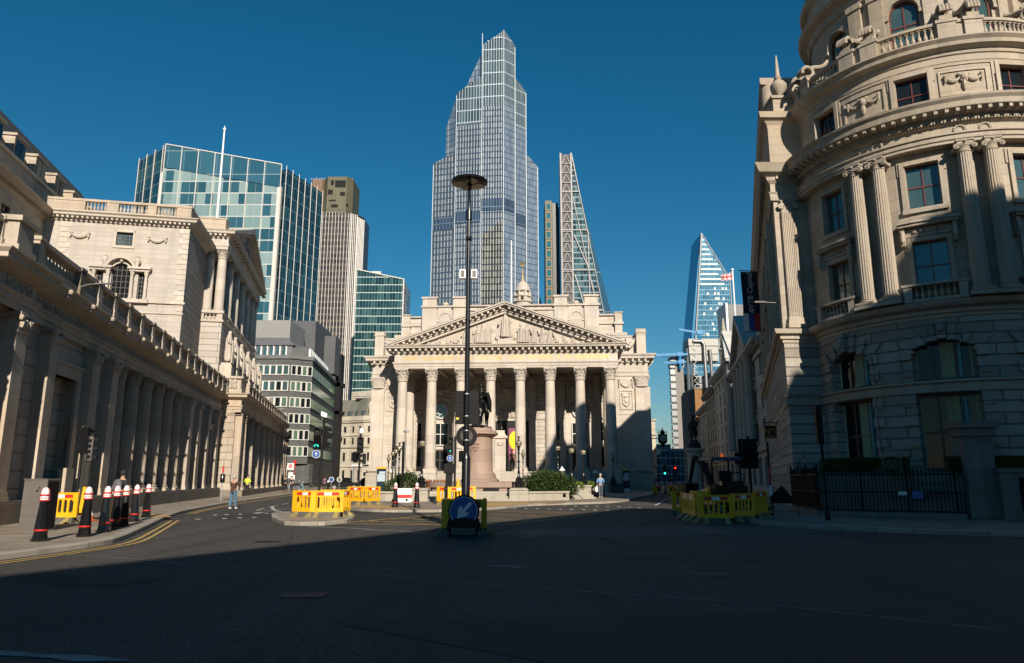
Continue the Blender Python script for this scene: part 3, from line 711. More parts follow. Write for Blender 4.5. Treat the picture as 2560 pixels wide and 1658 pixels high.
    for x, z, h, k in spots:
        o = bpy.data.objects.new('carved_figure', figs[k]); COL.objects.link(o); o.parent = B; sc = h
        o.location = (x, .42, z - .15); o.scale = (sc * (1.35 if x < 0 else -1.35), sc * 1.0, sc * 1.15); o.rotation_euler = (0, 0, .25 if x < 0 else -.25)
    m = MB(); m.box(-1.1, .9, .3, .56, 17.86, 18.85); m.box(-12, 11.7, .4, .56, 17.86, 18.0); m.box(-4, 3.7, .36, .56, 18.0, 18.15); part('figure_ledge', m, SP, B)
    # inscription
    t = text_mb('ANNO · ELIZABETHAE · R · XIII · CONDITVM  ·  ANNO · VICTORIAE · R · VIII · RESTAVRATVM', .74, .02, 'CENTER', 1.0, 1.0, .008)
    xs = [v[0] for v in t.v]; k = 25.4 / (max(xs) - min(xs)); t.v = [((x * k) - .05, y, z) for x, y, z in t.v]
    o = part('gilded_inscription', t, M_GOLD, B); o.location = (0, -.012, 16.02)
    # back wall of the portico
    BW = 9.6
    holes = [(-11.35, -7.65, 2.43, 12.0), (7.4, 11.1, 2.43, 12.0), (-2.7, 2.45, 2.43, 12.6)]
    m = MB(); wall_grid(m, -13.9, 13.7, 2.43, 15.5, BW - .55, holes, .5, 0, arch=(0, 1, 2)); part('portico_wall', m, M_RUST, B)
    m = MB()
    for c, r in ((-9.5, 1.85), (9.25, 1.85), (-.125, 2.575)):
        zc = (12.0 if abs(c) > 1 else 12.6) - r; arch_ring(m, c, zc, r - .02, r + .4, BW - .68, BW - .5, K=16); m.box(c - r - .45, c - r, BW - .68, BW - .5, zc - .2, zc); m.box(c + r, c + r + .45, BW - .68, BW - .5, zc - .2, zc)
    for x in (-13.2, -11.75, -7.2, -3.2, 2.95, 6.9, 11.6, 13.0): m.box(x - .4, x + .4, BW - .78, BW - .54, 2.43, 15.1) if abs(x) not in (11.75, 7.2) else None
    m.box(-13.9, -11.6, BW - .72, BW - .54, 9.3, 9.6); m.box(-7.2, -3.1, BW - .72, BW - .54, 9.3, 9.6); m.box(2.9, 7.0, BW - .72, BW - .54, 9.3, 9.6); m.box(11.4, 13.7, BW - .72, BW - .54, 9.3, 9.6)
    for x in (-5.2, 4.95, -12.6, 12.35): swag(m, 1.5, .6, .12, x=x, y=BW - .56, z=13.6)
    for x in (-9.5, 9.25, -.12): swag(m, 3.0, .8, .16, x=x, y=BW - .6, z=14.0); m.ball((x, BW - .7, 13.1), .5, 8, sy=.5)
    part('carved_surround', m, M_PORT, B)
    for c in (-9.5, 9.25):
        m = MB().box(c - 1.85, c + 1.85, BW - .04, BW, 5.4, 5.9).box(c - 1.85, c + 1.85, BW - .04, BW, 8.95, 9.5)
        for a, b in ((c - 1.85, c - 1.15), (c + 1.15, c + 1.85)): m.box(a, b, BW - .06, BW, 2.43, 12.0)
        m.box(c - 1.15, c + 1.15, BW - .05, BW, 9.5, 9.6)
        part('bay_infill', m, M_PORTP, B)
        window_parts(B, c - 1.1, c + 1.1, 5.9, 8.95, BW - .3, M_WFRAME, M_GLASSD, 2, 2, .12)
        d_ = MB().box(c - 1.1, c + 1.1, BW - .2, BW - .1, 2.43, 5.4); dd = part('door', d_, M_BRONZEF, B)
        e_ = MB()
        for i in range(2):
            for j, (a, b) in enumerate(((2.75, 3.9), (4.05, 5.15))): e_.box(c - .95 + i * 1.0, c - .1 + i * 1.0, BW - .215, BW - .2, a, b)
        part('pane', e_, M_GLASSD, dd)
        w = MB(); arch_ring(w, c, 10.45, .82, .98, BW - .34, BW - .2, a1=2 * PI, K=28); arch_ring(w, c, 10.45, .32, .42, BW - .32, BW - .22, a1=2 * PI, K=20)
        for i in range(8):
            a = i * PI / 4 + PI / 8; w.bar((c + .4 * math.cos(a), BW - .27, 10.45 + .4 * math.sin(a)), (c + .84 * math.cos(a), BW - .27, 10.45 + .84 * math.sin(a)), .07, .07)
        ww = part('round_window', w, M_WFRAME, B)
        g = MB(); g.xprism([(c + .9 * math.cos(i * PI / 14), 10.45 + .9 * math.sin(i * PI / 14)) for i in range(28)], BW - .24, BW - .22); part('pane', g, M_GLASSS, ww)
    for x in (-12.3, -6.75, 6.45, 12.15):
        for z0, z1 in ((6.5, 8.9), (3.1, 5.6)):
            window_parts(B, x - .28, x + .28, z0, z1, BW - .6, M_GRANL, M_GLASSD, 1, 2, .05)
    m = MB().box(-2.7, 2.45, BW - .1, BW, 9.2, 12.6); 
    part('relief_tympanum', m, M_PORT, B)
    m = MB().box(-2.7, 2.45, BW - .06, BW - .02, 2.43, 9.2); part('entrance', m, M_DARK, B)
    for x, h, k in ((-1.3, .9, 0), (-.5, 1.0, 5), (.3, .95, 2), (1.1, .85, 6), (-1.9, .6, 3), (1.7, .6, 7)):
        o = bpy.data.objects.new('carved_figure', figs[k]); COL.objects.link(o); o.parent = B; o.location = (x, BW - .2, 9.6); o.scale = (h, h * .7, h)
    m = MB().box(-.3, 1.55, BW - .2, BW - .12, 3.9, 8.2); bn = part('entrance_banner', m, plain('banner_magenta', (.22, .05, .12), .6, var=.3, nscale=1), B)
    part('banner_patch', MB().ball((.45, BW - .2, 6.6), .7, 14, sy=.03, sz=1.7), plain('banner_yellow', (.85, .55, .01), .6), bn)
    part('banner_patch', MB().ball((.75, BW - .21, 4.7), .75, 14, sy=.03), plain('banner_pink', (.75, .28, .22), .6), bn)
    # turret over the courtyard
    X, Y = .27, 40
    m = MB().lathe([(1.55, 26), (1.55, 32.9), (1.8, 33.0), (1.8, 33.15), (1.45, 33.2), (1.45, 33.9), (1.72, 34.0), (1.75, 34.2), (1.3, 34.25), (1.25, 34.6)], X, Y, 16)
    for i in range(8):
        a = PI / 8 + i * PI / 4; m.box(X + 1.45 * math.cos(a) - .16, X + 1.45 * math.cos(a) + .16, Y + 1.45 * math.sin(a) - .16, Y + 1.45 * math.sin(a) + .16, 33.2, 35.0)
    m.lathe([(1.5, 35.0), (1.62, 35.1), (1.4, 35.3), (1.3, 35.9), (1.0, 36.5), (.5, 36.95), (.35, 37.05), (.42, 37.2), (.2, 37.4)], X, Y, 16)
    m.lathe([(1.25, 34.6), (1.2, 35.0)], X, Y, 12); m.box(-2.4, 2.9, 38.4, 43, 17.3, 29.5)
    part('turret', m, S, B)
    part('window', MB().box(X - .22, X + .22, Y - 1.62, Y - 1.5, 33.35, 33.85), M_DARK, B)
    part('weathervane', MB().lathe([(.14, 37.3), (.1, 38.0), (.05, 39.6)], X, Y, 6).ball((X, Y, 39.7), .16, 6).bar((X - .5, Y, 40.2), (X + .35, Y, 40.2), .08).tube([(X - .6, Y, 40.15), (X - .2, Y, 40.5), (X + .3, Y, 40.35), (X + .6, Y, 40.65)], [.05, .2, .16, .04], 6).ball((X - .35, Y, 40.75), .14, 6), M_GOLD2, B)
    m = MB().lathe([(.13, 23.2), (.12, 30), (.08, 35.5)], -.1, 12, 8); part('flagpole', m, M_WHITE, B)
build_exchange()
# ------------------------------------------------------------------ the long bank on the left
def build_bank():
    B = thing('bank_building', 'long stone bank with colonnaded street wall, balustrade, corner pavilion and statues', 'building', (-12.0, -.11, 0), math.atan2(.9788, -.205))
    S, SR, SP = M_BANK, M_BANKR, M_BANKP
    # --- plinth and coursed wall of the street screen
    T0 = 13.0
    m = MB(); m.box(T0, 62.4, -.62, .2, 0, .78); m.box(T0, 62.4, -.55, .2, .78, .86); m.box(62.4, 100, -2.35, -.6, 0, .62); m.box(100, 152, -.75, .2, 0, .62)
    part('plinth', m, M_PLINTH, B)
    m = MB(); holes = [(28.3, 30.75, 1.5, 5.6), (36.0 - .9, 50.0, .86, 7.1), (57.9, 59.7, 1.4, 5.4)]
    wall_grid(m, T0, 62.4, .86, 7.1, 0, holes, .45); m.box(28.3, 30.75, .44, .5, 1.5, 5.6); m.box(57.9, 59.7, .44, .5, 1.4, 5.4); m.box(35.0, 50.1, 1.9, 2.2, .86, 7.1); m.box(34.9, 35.1, .3, 2.2, .86, 7.1); m.box(50.0, 50.2, .3, 2.2, .86, 7.1)
    m.box(62.4, 64.6, -1.35, .2, .62, 7.1); m.box(62.4, 100, -.2, .3, .62, 7.1); m.box(98.6, 100, -1.35, -.2, .62, 7.1); m.box(100, 151.5, 0, .4, .62, 7.1)
    m.lathe([(2.2, .0), (2.2, 7.1)], 151.5, 2.2, 20)
    part('screen_wall', m, SR, B)
    for a, b, z1, w in ((28.3, 30.75, 5.6, .45), (57.9, 59.7, 5.4, .35)):
        m = MB(); m.box(a - w, a, -.12, .3, 1.1, z1 + w); m.box(b, b + w, -.12, .3, 1.1, z1 + w); m.box(a, b, -.12, .3, z1, z1 + w); m.box(a - w - .1, b + w + .1, -.2, .3, .86, 1.1)
        m.box(a - w - .08, b + w + .08, -.18, .2, z1 + w, z1 + w + .12)
        part('blind_window_frame', m, SP, B)
    part('stone_block', MB().box(29.7, 30.5, -.45, -.15, .86, 2.0), SP, B)
    # --- pilasters
    def pil(t0, t1, n=.42, z0=.86, base=True):
        m = MB(); m.box(t0, t1, -n, .05, z0 + .3, 6.45); m.box(t0 - .07, t1 + .07, -n - .07, .05, z0, z0 + .12); m.box(t0 - .04, t1 + .04, -n - .04, .05, z0 + .12, z0 + .3)
        w = (t1 - t0); m.box(t0 - .03, t1 + .03, -n - .03, .05, 6.4, 6.5)
        for k in range(3):
            for x in (t0 + w * (k + .5) / 3,): m.ball((x, -n - .03, 6.72), .14, 6, sz=1.5); 
        for sx in (-1, 1): m.ball(((t0 + t1) / 2 + sx * w * .52, -n - .06, 6.9), .12, 6)
        m.box(t0 - .02, t1 + .02, -n - .02, .05, 6.5, 6.98); m.box(t0 - .1, t1 + .1, -n - .1, .05, 6.98, 7.1)
        part('pilaster', m, SP, B)
    for a, b in ((18.6, 19.5), (20.6, 21.5), (24.1, 24.9), (26.9, 27.6), (31.35, 32.25), (33.9, 34.8), (50.4, 51.3), (53.2, 54.0), (56.5, 57.2), (60.3, 61.1)): pil(a, b)
    for k in range(17): pil(103 + k * 2.8, 103.75 + k * 2.8, .55, .62)
    m = MB(); m.box(62.7, 63.5, -1.9, -1.35, .62, 7.0); m.box(62.6, 63.6, -2.0, -1.35, .62, .95); part('pilaster', m, SP, B)
    # --- fluted columns in the recess and along the projecting portico
    cap = corinthian(.385, .74, 1.5).mesh('capital', S); sh = shaft_mb(.40, 5.5, 20, .88).mesh('shaft', S)
    def col(t, y, z0, s=1.0):
        o = bpy.data.objects.new('column', sh); COL.objects.link(o); o.parent = B; o.location = (t, y, z0); o.scale = (s, s, (6.36 - z0) / 5.5)
        k = bpy.data.objects.new('capital', cap); COL.objects.link(k); k.parent = o; k.location = (0, 0, 5.5)
    for i in range(6): col(36.3 + i * 2.42, .10, .86)
    for t in (65.3, 69.9, 74.6, 79.2, 83.8, 88.4, 93.1, 97.5): col(t, -1.45, .62, 1.25)
    # --- entablature with key pattern, cornice, balustrade
    pr = [(0, 7.1), (.04, 7.1), (.04, 7.32), (.1, 7.35), (.1, 7.52), (.18, 7.58), (.18, 7.64), (.03, 7.68), (.03, 8.12), (.16, 8.18), (.3, 8.24), (.5, 8.34), (.52, 8.36), (.52, 8.50), (.64, 8.62), (.64, 8.68), (0, 8.74)]
    pr = [(o, z) for o, z in pr]
    m = MB(); m.sweep([(T0, 0), (22.3, 0), (22.3, -.35), (25.2, -.35), (25.2, -.12), (62.4, -.12), (62.4, -1.75), (100, -1.75), (100, -.12), (151.5, -.12), (153, .5), (153.8, 2.2)], pr)
    m.box(T0, 62.4, -.1, 2.3, 7.1, 8.6); m.box(62.4, 100, -1.7, 1.5, 7.1, 8.6); m.box(100, 152, -.1, 2, 7.1, 8.6)
    part('entablature', m, SP, B)
    m = MB()
    def key(x, y, d=.03):
        for a, b, c, e in ((0, .06, 0, .36), (.06, .36, .3, .36), (.30, .36, .06, .3), (.14, .30, .06, .12), (.14, .2, .12, .22), (.0, .44, -.04, .0)): m.box(x + a, x + b, y - d, y, 7.71 + c, 7.71 + e)
    for i in range(4): key(23.0 + i * .5, -.38)
    for i in range(72): key(25.5 + i * .5, -.15)
    for i in range(18): key(T0 + .3 + i * .5, -.03)
    part('key_pattern', m, SP, B)
    m = MB()
    for i in range(16): x = 24.6 + i * 2.42; m.ball((x, -.8, 8.52), .11, 6); m.box(x - .1, x + .1, -.74, -.5, 8.3, 8.36)
    part('mask_course', m, SP, B)
    bal = baluster(.58, .085, 8)
    def balus(t0, t1, y, step, z=8.74, name='balustrade', nb=6):
        m = MB(); m.box(t0, t1, y - .16, y + .16, z, z + .34); m.box(t0, t1, y - .25, y + .25, z + .92, z + 1.08)
        n = max(1, round((t1 - t0) / step)); w = (t1 - t0) / n
        for i in range(n + 1): x = t0 + i * w; m.box(x - .22, x + .22, y - .25, y + .25, z, z + 1.0); m.box(x - .27, x + .27, y - .3, y + .3, z + .98, z + 1.12); m.box(x - .26, x + .26, y - .29, y + .29, z, z + .36)
        for i in range(n):
            for k in range(nb): m.merge(bal, T3(t0 + i * w + .22 + (w - .44) * (k + .5) / nb, y, z + .34))
        part(name, m, S, B)
    balus(14, 22.6, -.1, 2.1); balus(24.6, 28.5, -.38, 3.9, nb=11); balus(28.5, 62, -.38, 2.1); balus(65, 99.5, -1.75, 2.1, nb=4); balus(101, 151, .1, 2.4, nb=3)
    m = MB(); m.box(22.5, 23.6, -.75, .5, 8.74, 9.75); m.box(22.4, 23.7, -.85, .6, 9.75, 9.92); m.box(22.4, 23.7, -.85, .6, 8.74, 8.95); part('balustrade_pier', m, SP, B)
    m = MB(); m.box(62.5, 65.2, -1.7, .5, 8.74, 9.1); m.box(62.7, 65.0, -1.6, .4, 9.1, 10.0); m.box(62.5, 65.2, -1.75, .5, 10.0, 10.2); part('balustrade_pier', m, SP, B)
    m = MB()
    for y in (-1.1, -.7, -.1): m.lathe([(.16, 9.15), (.2, 9.3), (.15, 9.6), (.17, 9.8), (.1, 9.95)], 62.62, y, 8)
    part('carved_panel', m, SP, B)
    # --- pavilion: main block with its camera side wall
    W, WR, SPW = M_BANKW, M_BANKWR, M_PORTP
    side = lambda o, t0: (setattr(o, 'location', (t0, 0, 0)), setattr(o, 'rotation_euler', (0, 0, -PI / 2)))
    n0, n1 = -13.7, -2.8; t0 = 59.0
    m = MB(); arL, arR = -8.35, -6.95
    wall_grid(m, n0, n1, 5, 22.0, 0, [(-8.3, -7.05, 20.15, 21.3), (arL, arR, 15.7, 18.65), (-9.45, -8.95, 15.75, 17.95), (-6.35, -5.85, 15.75, 17.95), (-5.6, -4.5, 11.8, 13.1)], .35, 0, arch=(1,))
    side(part('pavilion_wall', m, W, B), t0)
    m = MB(); m.box(n0 + .05, n1, .02, 6.9, 5, 22.0); m.v = [(x, y + .36, z) for x, y, z in m.v]; m.box(n1 - .35, n1, 0.01, 7.0, 5, 22.0)
    side(part('pavilion_flank', m, WR, B), t0)
    m = MB()
    for z, a, b in ((15.45, .16, .2), (14.6, .1, .12), (19.95, .0, 0)):
        if a: m.box(n0, n1 + a, -a, 0, z, z + b)
    for i in range(16):   # quoins
        z = 14.9 + i * .44
        if i % 2: m.box(n1 - .75, n1 + .03, -.04, .0, z, z + .40)
        else: m.box(n1 - .45, n1 + .03, -.04, .0, z, z + .40)
        m.box(-12.5, -12.5 + (.9 if i % 2 else .6), -.04, 0, z, z + .40)
    m.box(-8.5, -6.85, -.08, 0, 19.95, 20.15); m.box(-8.45, -8.3, -.06, 0, 20.15, 21.45); m.box(-7.05, -6.9, -.06, 0, 20.15, 21.45); m.box(-8.45, -6.9, -.06, 0, 21.3, 21.45)
    side(part('wall_trim', m, SPW, B), t0)
    # venetian window surround
    m = MB(); arch_ring(m, -7.65, 17.95, .72, .82, -.1, .05); arch_ring(m, -7.65, 17.98, 1.0, 1.22, -.5, .05, a0=.1, a1=PI - .1)
    for x in (-9.6, -8.55, -6.75, -5.7): m.lathe([(.16, 15.7), (.19, 15.8), (.13, 15.9), (.115, 17.6), (.17, 17.8), (.19, 17.95)], x, -.2, 10)
    for a, b in ((-9.85, -8.35), (-6.95, -5.45)): m.box(a, b, -.4, .02, 17.97, 18.15); m.box(a - .12, b + .12, -.55, .02, 18.15, 18.32)
    m.box(-9.9, -5.4, -.35, 0, 15.4, 15.7); m.ball((-7.65, -.2, 18.85), .16, 6)
    for x in (-8.85, -6.45): m.lathe([(.12, 18.35), (.1, 18.45), (.24, 18.75), (.22, 18.95), (.1, 19.1), (.14, 19.2), (.04, 19.3)], x, -.3, 10)
    side(part('window_surround', m, SPW, B), t0)
    for a, b, c, d, ar in ((arL, arR, 15.7, 18.65, True), (-9.45, -8.95, 15.75, 17.95, False), (-6.35, -5.85, 15.75, 17.95, False), (-8.3, -7.05, 20.15, 21.3, False), (-5.6, -4.5, 11.8, 13.1, False)):
        wdw = window_parts(B, a, b, c, d, .18, M_BRONZEF, M_GLASSS if d > 21 else M_GLASSD, 4 if b - a > 1 else 2, 6 if d - c > 2 else 4, .07, arch=ar); side(wdw, t0)
    for x in (-11.0, -5.2):
        m = MB(); swag(m, 1.3, .3, .11, x=x, y=-.04, z=20.95); side(part('carved_garland', m, SPW, B), t0)
    prc = [(0, 21.95), (.08, 22.0), (.08, 22.12), (.16, 22.16), (.18, 22.2), (.62, 22.34), (.66, 22.5), (.8, 22.6), (.8, 22.66), (0, 22.7)]
    m = MB(); m.sweep([(t0 + 7, -n1), (t0, -n1), (t0, -n0)][::-1], prc)
    part('pavilion_cornice', m, SPW, B)
    m = MB()
    for i in range(30): x = n0 + .25 + i * .365; m.box(x, x + .17, -.5, -.08, 22.14, 22.3)
    for i in range(70): x = n0 + .1 + i * .155; m.box(x, x + .08, -.13, -.02, 22.0, 22.1)
    side(part('block_course', m, SPW, B), t0)
    m = MB(); m.box(n0, n1, 0, .35, 22.7, 23.0); m.box(n0, n1 + .04, -.04, .39, 23.75, 23.95); m.box(n1 - .35, n1, .35, 7, 22.7, 23.75); m.box(n1 - .39, n1 + .04, .35, 7, 23.75, 23.95)
    ops = [(-10.9, -9.3), (-8.4, -6.2), (-5.5, -3.95)]; xs = [n0] + [v for o in ops for v in o] + [n1]
    for i in range(0, len(xs), 2): m.box(xs[i], xs[i + 1], .01, .34, 23.0, 23.75)
    b2 = baluster(.75, .1, 8)
    for a, b in ops:
        k = round((b - a) / .27)
        for i in range(k): m.merge(b2, T3(a + (b - a) * (i + .5) / k, .17, 23.0))
    side(part('parapet', m, S, B), t0)
    m = MB(); m.box(n0, n1 - .4, .36, 22, 22.4, 22.75); side(part('pavilion_roof', m, M_LEAD, B), t0)
    # --- pavilion: colonnaded bay beyond, facade to the street
    t1, b0, b1 = 66.0, -3.75, -1.0; TE = 88.3
    m = MB(); m.box(t1, TE, -b1, -b0, 8.0, 15.75); m.box(t1, TE, -b0, 14, 8, 24.1); m.box(t1 + .15, t1 + .8, 3.1, 3.75, 15.75, 22.5)
    part('pavilion_wall', m, WR, B)
    m = MB()
    for z, a, h in ((15.55, .15, .22), (16.35, .12, .18), (13.0, .0, 0)):
        if h: m.sweep([(TE, 1.0), (t1, 1.0), (t1, 3.75)][::-1], [(0, z), (a, z + .04), (a, z + h), (0, z + h + .02)])
    m.box(t1, t1 + .3, 1.0, 1.5, 15.8, 16.35); m.box(t1, t1 + .3, 2.6, 3.75, 15.8, 16.35); m.box(t1 + .1, TE, 1.05, 1.4, 15.75, 16.35)
    for k in range(3): m.merge(baluster(.55, .12, 8), T3(t1 + .15, 1.75 + k * .34, 15.8))
    m.box(t1 + .35, TE, 1.4, 3.7, 15.75, 16.4)
    part('balcony', m, SPW, B)
    cap2 = corinthian(.40, .85, 1.45).mesh('capital', SPW); sh2 = shaft_mb(.43, 5.15, 0, .88, 18).mesh('shaft', SPW)
    def col2(t, y):
        o = bpy.data.objects.new('pavilion_column', sh2); COL.objects.link(o); o.parent = B; o.location = (t, y, 16.5)
        k = bpy.data.objects.new('capital', cap2); COL.objects.link(k); k.parent = o; k.location = (0, 0, 5.15)
    for t in (66.6, 70.5, 74.4, 78.3, 82.1, 85.4, 87.7): col2(t, 1.5)
    col2(66.6, 2.55)
    for t in (70.7, 74.7, 78.7, 82.6, 86.6): col2(t, 2.75)
    m = MB(); m.box(t1 + .05, t1 + .6, 3.35, 3.9, 16.5, 22.5); m.box(t1 + 2, TE, 3.6, 3.8, 16.4, 22.5); part('pavilion_pier', m, SPW, B)
    prp = [(0, 22.5), (.0, 22.8), (.06, 22.82), (.06, 23.1), (.0, 23.14), (.0, 23.6), (.12, 23.66), (.14, 23.78), (.6, 23.92), (.64, 24.1), (.72, 24.18), (0, 24.2)]
    m = MB(); m.sweep([(t1, 4.2), (t1, 1.0), (TE, 1.0), (TE, 3)], prp); m.box(t1 + .01, TE - .01, 1.01, 4, 22.5, 24.1)
    part('pavilion_entablature', m, SPW, B)
    m = MB()
    for i in range(6): y = 1.15 + i * .42; m.box(t1 - .5, t1 - .1, y, y + .2, 23.7, 23.88)
    for i in range(24): x = t1 + .3 + i; m.box(x, x + .4, .5, .9, 23.7, 23.88)
    for i in range(17): y = 1.1 + i * .16; m.box(t1 - .1, t1, y, y + .09, 23.58, 23.66)
    part('block_course', m, SPW, B)
    m = MB(); m.box(t1, t1 + 1.5, 1.35, 3.75, 24.2, 25.4); m.box(t1 - .06, t1 + 1.56, 1.3, 3.8, 25.4, 25.55); m.box(t1 + .3, t1 + 1.4, 3.75, 9, 22.8, 24.6)
    part('pavilion_attic', m, S, B)
    # street pediment
    tc = (t1 + TE) / 2; za = 28.4
    m = MB(); m.xprism([(t1 + .6, 24.2), (TE - .6, 24.2), (tc, za - .7)], 1.25, 2.6)
    part('pediment', m, W, B)
    m = MB()
    for sg in (-1, 1):
        e = t1 - .7 if sg < 0 else TE + .7
        m.xprism([(e, 24.2), (e - sg * .7, 24.2), (tc, za - .65), (tc, za)], .35, 2.6)
        m.xprism([(e - sg * .7, 24.2), (e - sg * 1.4, 24.2), (tc, za - 1.0), (tc, za - .65)], .75, 1.3)
    part('pediment_cornice', m, SPW, B)
    fg = carved_figure(1).mesh('carved_figure', SPW)
    for x, s in ((tc, 1.6), (tc - 2.5, 1.1), (tc + 2.5, 1.1), (tc - 4.5, .8), (tc + 4.5, .8)):
        o = bpy.data.objects.new('carved_figure', fg); COL.objects.link(o); o.parent = B; o.location = (x, 1.15, 24.22); o.scale = (s, s, s)
    # street statues under the colonnade
    sm = [carved_figure(k).mesh('statue', SPW) for k in (1, 2, 4, 5)]
    pb = MB().box(-.6, .6, -.5, .6, -1.3, -.1).box(-.45, .45, -.4, .5, -.1, .05).mesh('statue_base', SPW)
    for i, t in enumerate((67.2, 70.4, 74.2, 78.6, 83.0, 87.2)):
        o = bpy.data.objects.new('statue', sm[i % 4]); COL.objects.link(o); o.parent = B; o.location = (t, .45, 11.9); o.scale = (1.75, 1.6, 1.85)
        q = bpy.data.objects.new('statue_base', pb); COL.objects.link(q); q.parent = o; q.scale = (.55, .6, .9)
    m = MB(); m.box(t1 + .3, t1 + .42, 2.2, 2.2, 0, 0) if False else m.box(t1 - .03, t1, 2.35, 3.0, 11.9, 12.12)
    for k in range(5): m.box(t1 - .05, t1 - .03, 2.38 + k * .13, 2.45 + k * .13, 11.93, 12.09)
    part('wall_vent', m, M_BLACKM, B)
    # doorway wall deep in the bay
    m = MB().box(t1 + 2.0, t1 + 2.2, 1.9, 3.6, 16.5, 19.6); part('bay_doorway', m, M_GLASSD, B)
    # --- inner range with slate mansard behind the screen
    m = MB(); holes = [(a, a + 1.3, z, z + 1.6) for a in (33, 37, 41, 45, 49, 52.1, 54.9) for z in (19.2,)] + [(a, a + 1.5, z, z + 2.6) for a in (33, 37, 41, 45, 49, 52, 54.8) for z in (14.2,)]
    wall_grid(m, 28, 59, 5, 22.4, 13.7, holes, .3); m.box(28, 59, 13.98, 28, 5, 22.4)
    part('inner_wall', m, S, B)
    for a, b, c, d in holes[2:7] + holes[11:]: window_parts(B, a, b, c, d, 13.85, M_BRONZEF, M_GLASSD, 2, 4, .07)
    m = MB(); m.sweep([(28, 13.7), (59, 13.7)], [(0, 21.9), (.1, 21.95), (.14, 22.1), (.6, 22.25), (.65, 22.45), (.8, 22.55), (.8, 22.62), (0, 22.66)])
    m.box(28, 59, 14.2, 14.6, 22.66, 23.0); m.box(28, 59, 14.15, 14.65, 23.6, 23.75); b3 = baluster(.6, .1, 8)
    for i in range(70): 
        x = 44 + i * .22
        if i % 14 < 9: m.merge(b3, T3(x, 14.4, 23.0))
        else: m.box(x - .11, x + .11, 14.22, 14.58, 23.0, 23.6)
    for i in range(60): x = 44.1 + i * .25; m.box(x, x + .12, 13.25, 13.6, 22.1, 22.22)
    part('inner_cornice', m, S, B)
    m = MB().box(28, 79, 15.0, 27, 12.0, 25.7); m.box(28, 79.2, 14.85, 15.0, 25.5, 25.8); part('upper_wall', m, S, B)
    m = MB(); m.hexa([(28, 15.2, 25.75), (79, 15.2, 25.75), (79, 27, 25.75), (28, 27, 25.75), (28, 18.4, 31.4), (78, 18.4, 31.4), (78, 24, 31.4), (28, 24, 31.4)])
    part('mansard_roof', m, M_SLATE, B)
    for t in (48.3, 52.2, 56.0, 59.8, 63.7, 67.7, 71.6):
        m = MB(); m.box(t, t + 1.9, 15.25, 18, 25.7, 27.6); m.box(t - .12, t + 2.02, 15.1, 18, 27.6, 27.8); dm = part('dormer', m, S, B)
        g = MB(); g.box(t + .2, t + .9, 15.2, 15.24, 26.0, 27.4); g.box(t + 1.0, t + 1.7, 15.2, 15.24, 26.0, 27.4); part('window', g, M_GLASSD, dm)
    # flagpole on the attic
    m = MB().lathe([(.2, 0), (.16, .3), (.12, .5), (.10, 7), (.075, 10.2), (.15, 10.25), (.16, 10.4), (.06, 10.5), (.03, 10.7)], 0, 0, 10); f = part('flagpole', m, M_WHITE, B); f.location = (68.5, 2.7, 25.4)
    # lamp brackets on the screen parapet
    for t, y in ((27.6, -.9), (58.2, -.9), (69, -2.5), (80, -2.5), (88, -2.5)):
        k = thing('lamp_bracket', 'x', 'x'); bpy.data.objects.remove(k)
        m = MB(); m.tube([(0, 0, 0), (-.05, -.3, .1), (-.1, -.6, .12)], .025, 6)
        fx = part('wall_lamp', m, M_SILVER, B); fx.location = (t, y, 8.9)
        m2 = MB(); m2.hexa([(-.16, -.55, .1), (.0, -.55, .1), (.0, -1.15, .16), (-.16, -1.15, .16), (-.14, -.55, .15), (-.02, -.55, .15), (-.02, -1.15, .19), (-.14, -1.15, .19)])
        part('lamp_head', m2, M_SILVER, fx)
build_bank()
# ------------------------------------------------------------------ corner rotunda building on the right
def bend(mb, Rr, step=.5):
    """roll a wall built in x (along), y (inward), z onto a cylinder of radius Rr round the origin"""
    me = bpy.data.meshes.new('b'); me.from_pydata(mb.v, [], mb.f); 
    while len(me.materials) <= max(mb.m, default=0): me.materials.append(None)
    me.polygons.foreach_set('material_index', mb.m)
    bm = bmesh.new(); bm.from_mesh(me); xs = [v.co.x for v in bm.verts]; a = min(xs); b = max(xs)
    k = math.ceil(a / step)
    while k * step < b:
        bmesh.ops.bisect_plane(bm, geom=bm.verts[:] + bm.edges[:] + bm.faces[:], dist=1e-5, plane_co=(k * step, 0, 0), plane_no=(1, 0, 0)); k += 1
    out = MB(); bm.verts.index_update()
    vs = []
    for v in bm.verts:
        x, y, z = v.co; r = Rr - y; vs.append((r * math.sin(x / Rr), -r * math.cos(x / Rr), z))
    out.v = vs; out.f = [tuple(v.index for v in f.verts) for f in bm.faces]; out.m = [f.material_index for f in bm.faces]; out.sm = [False] * len(out.f)
    bm.free(); bpy.data.meshes.remove(me); return out

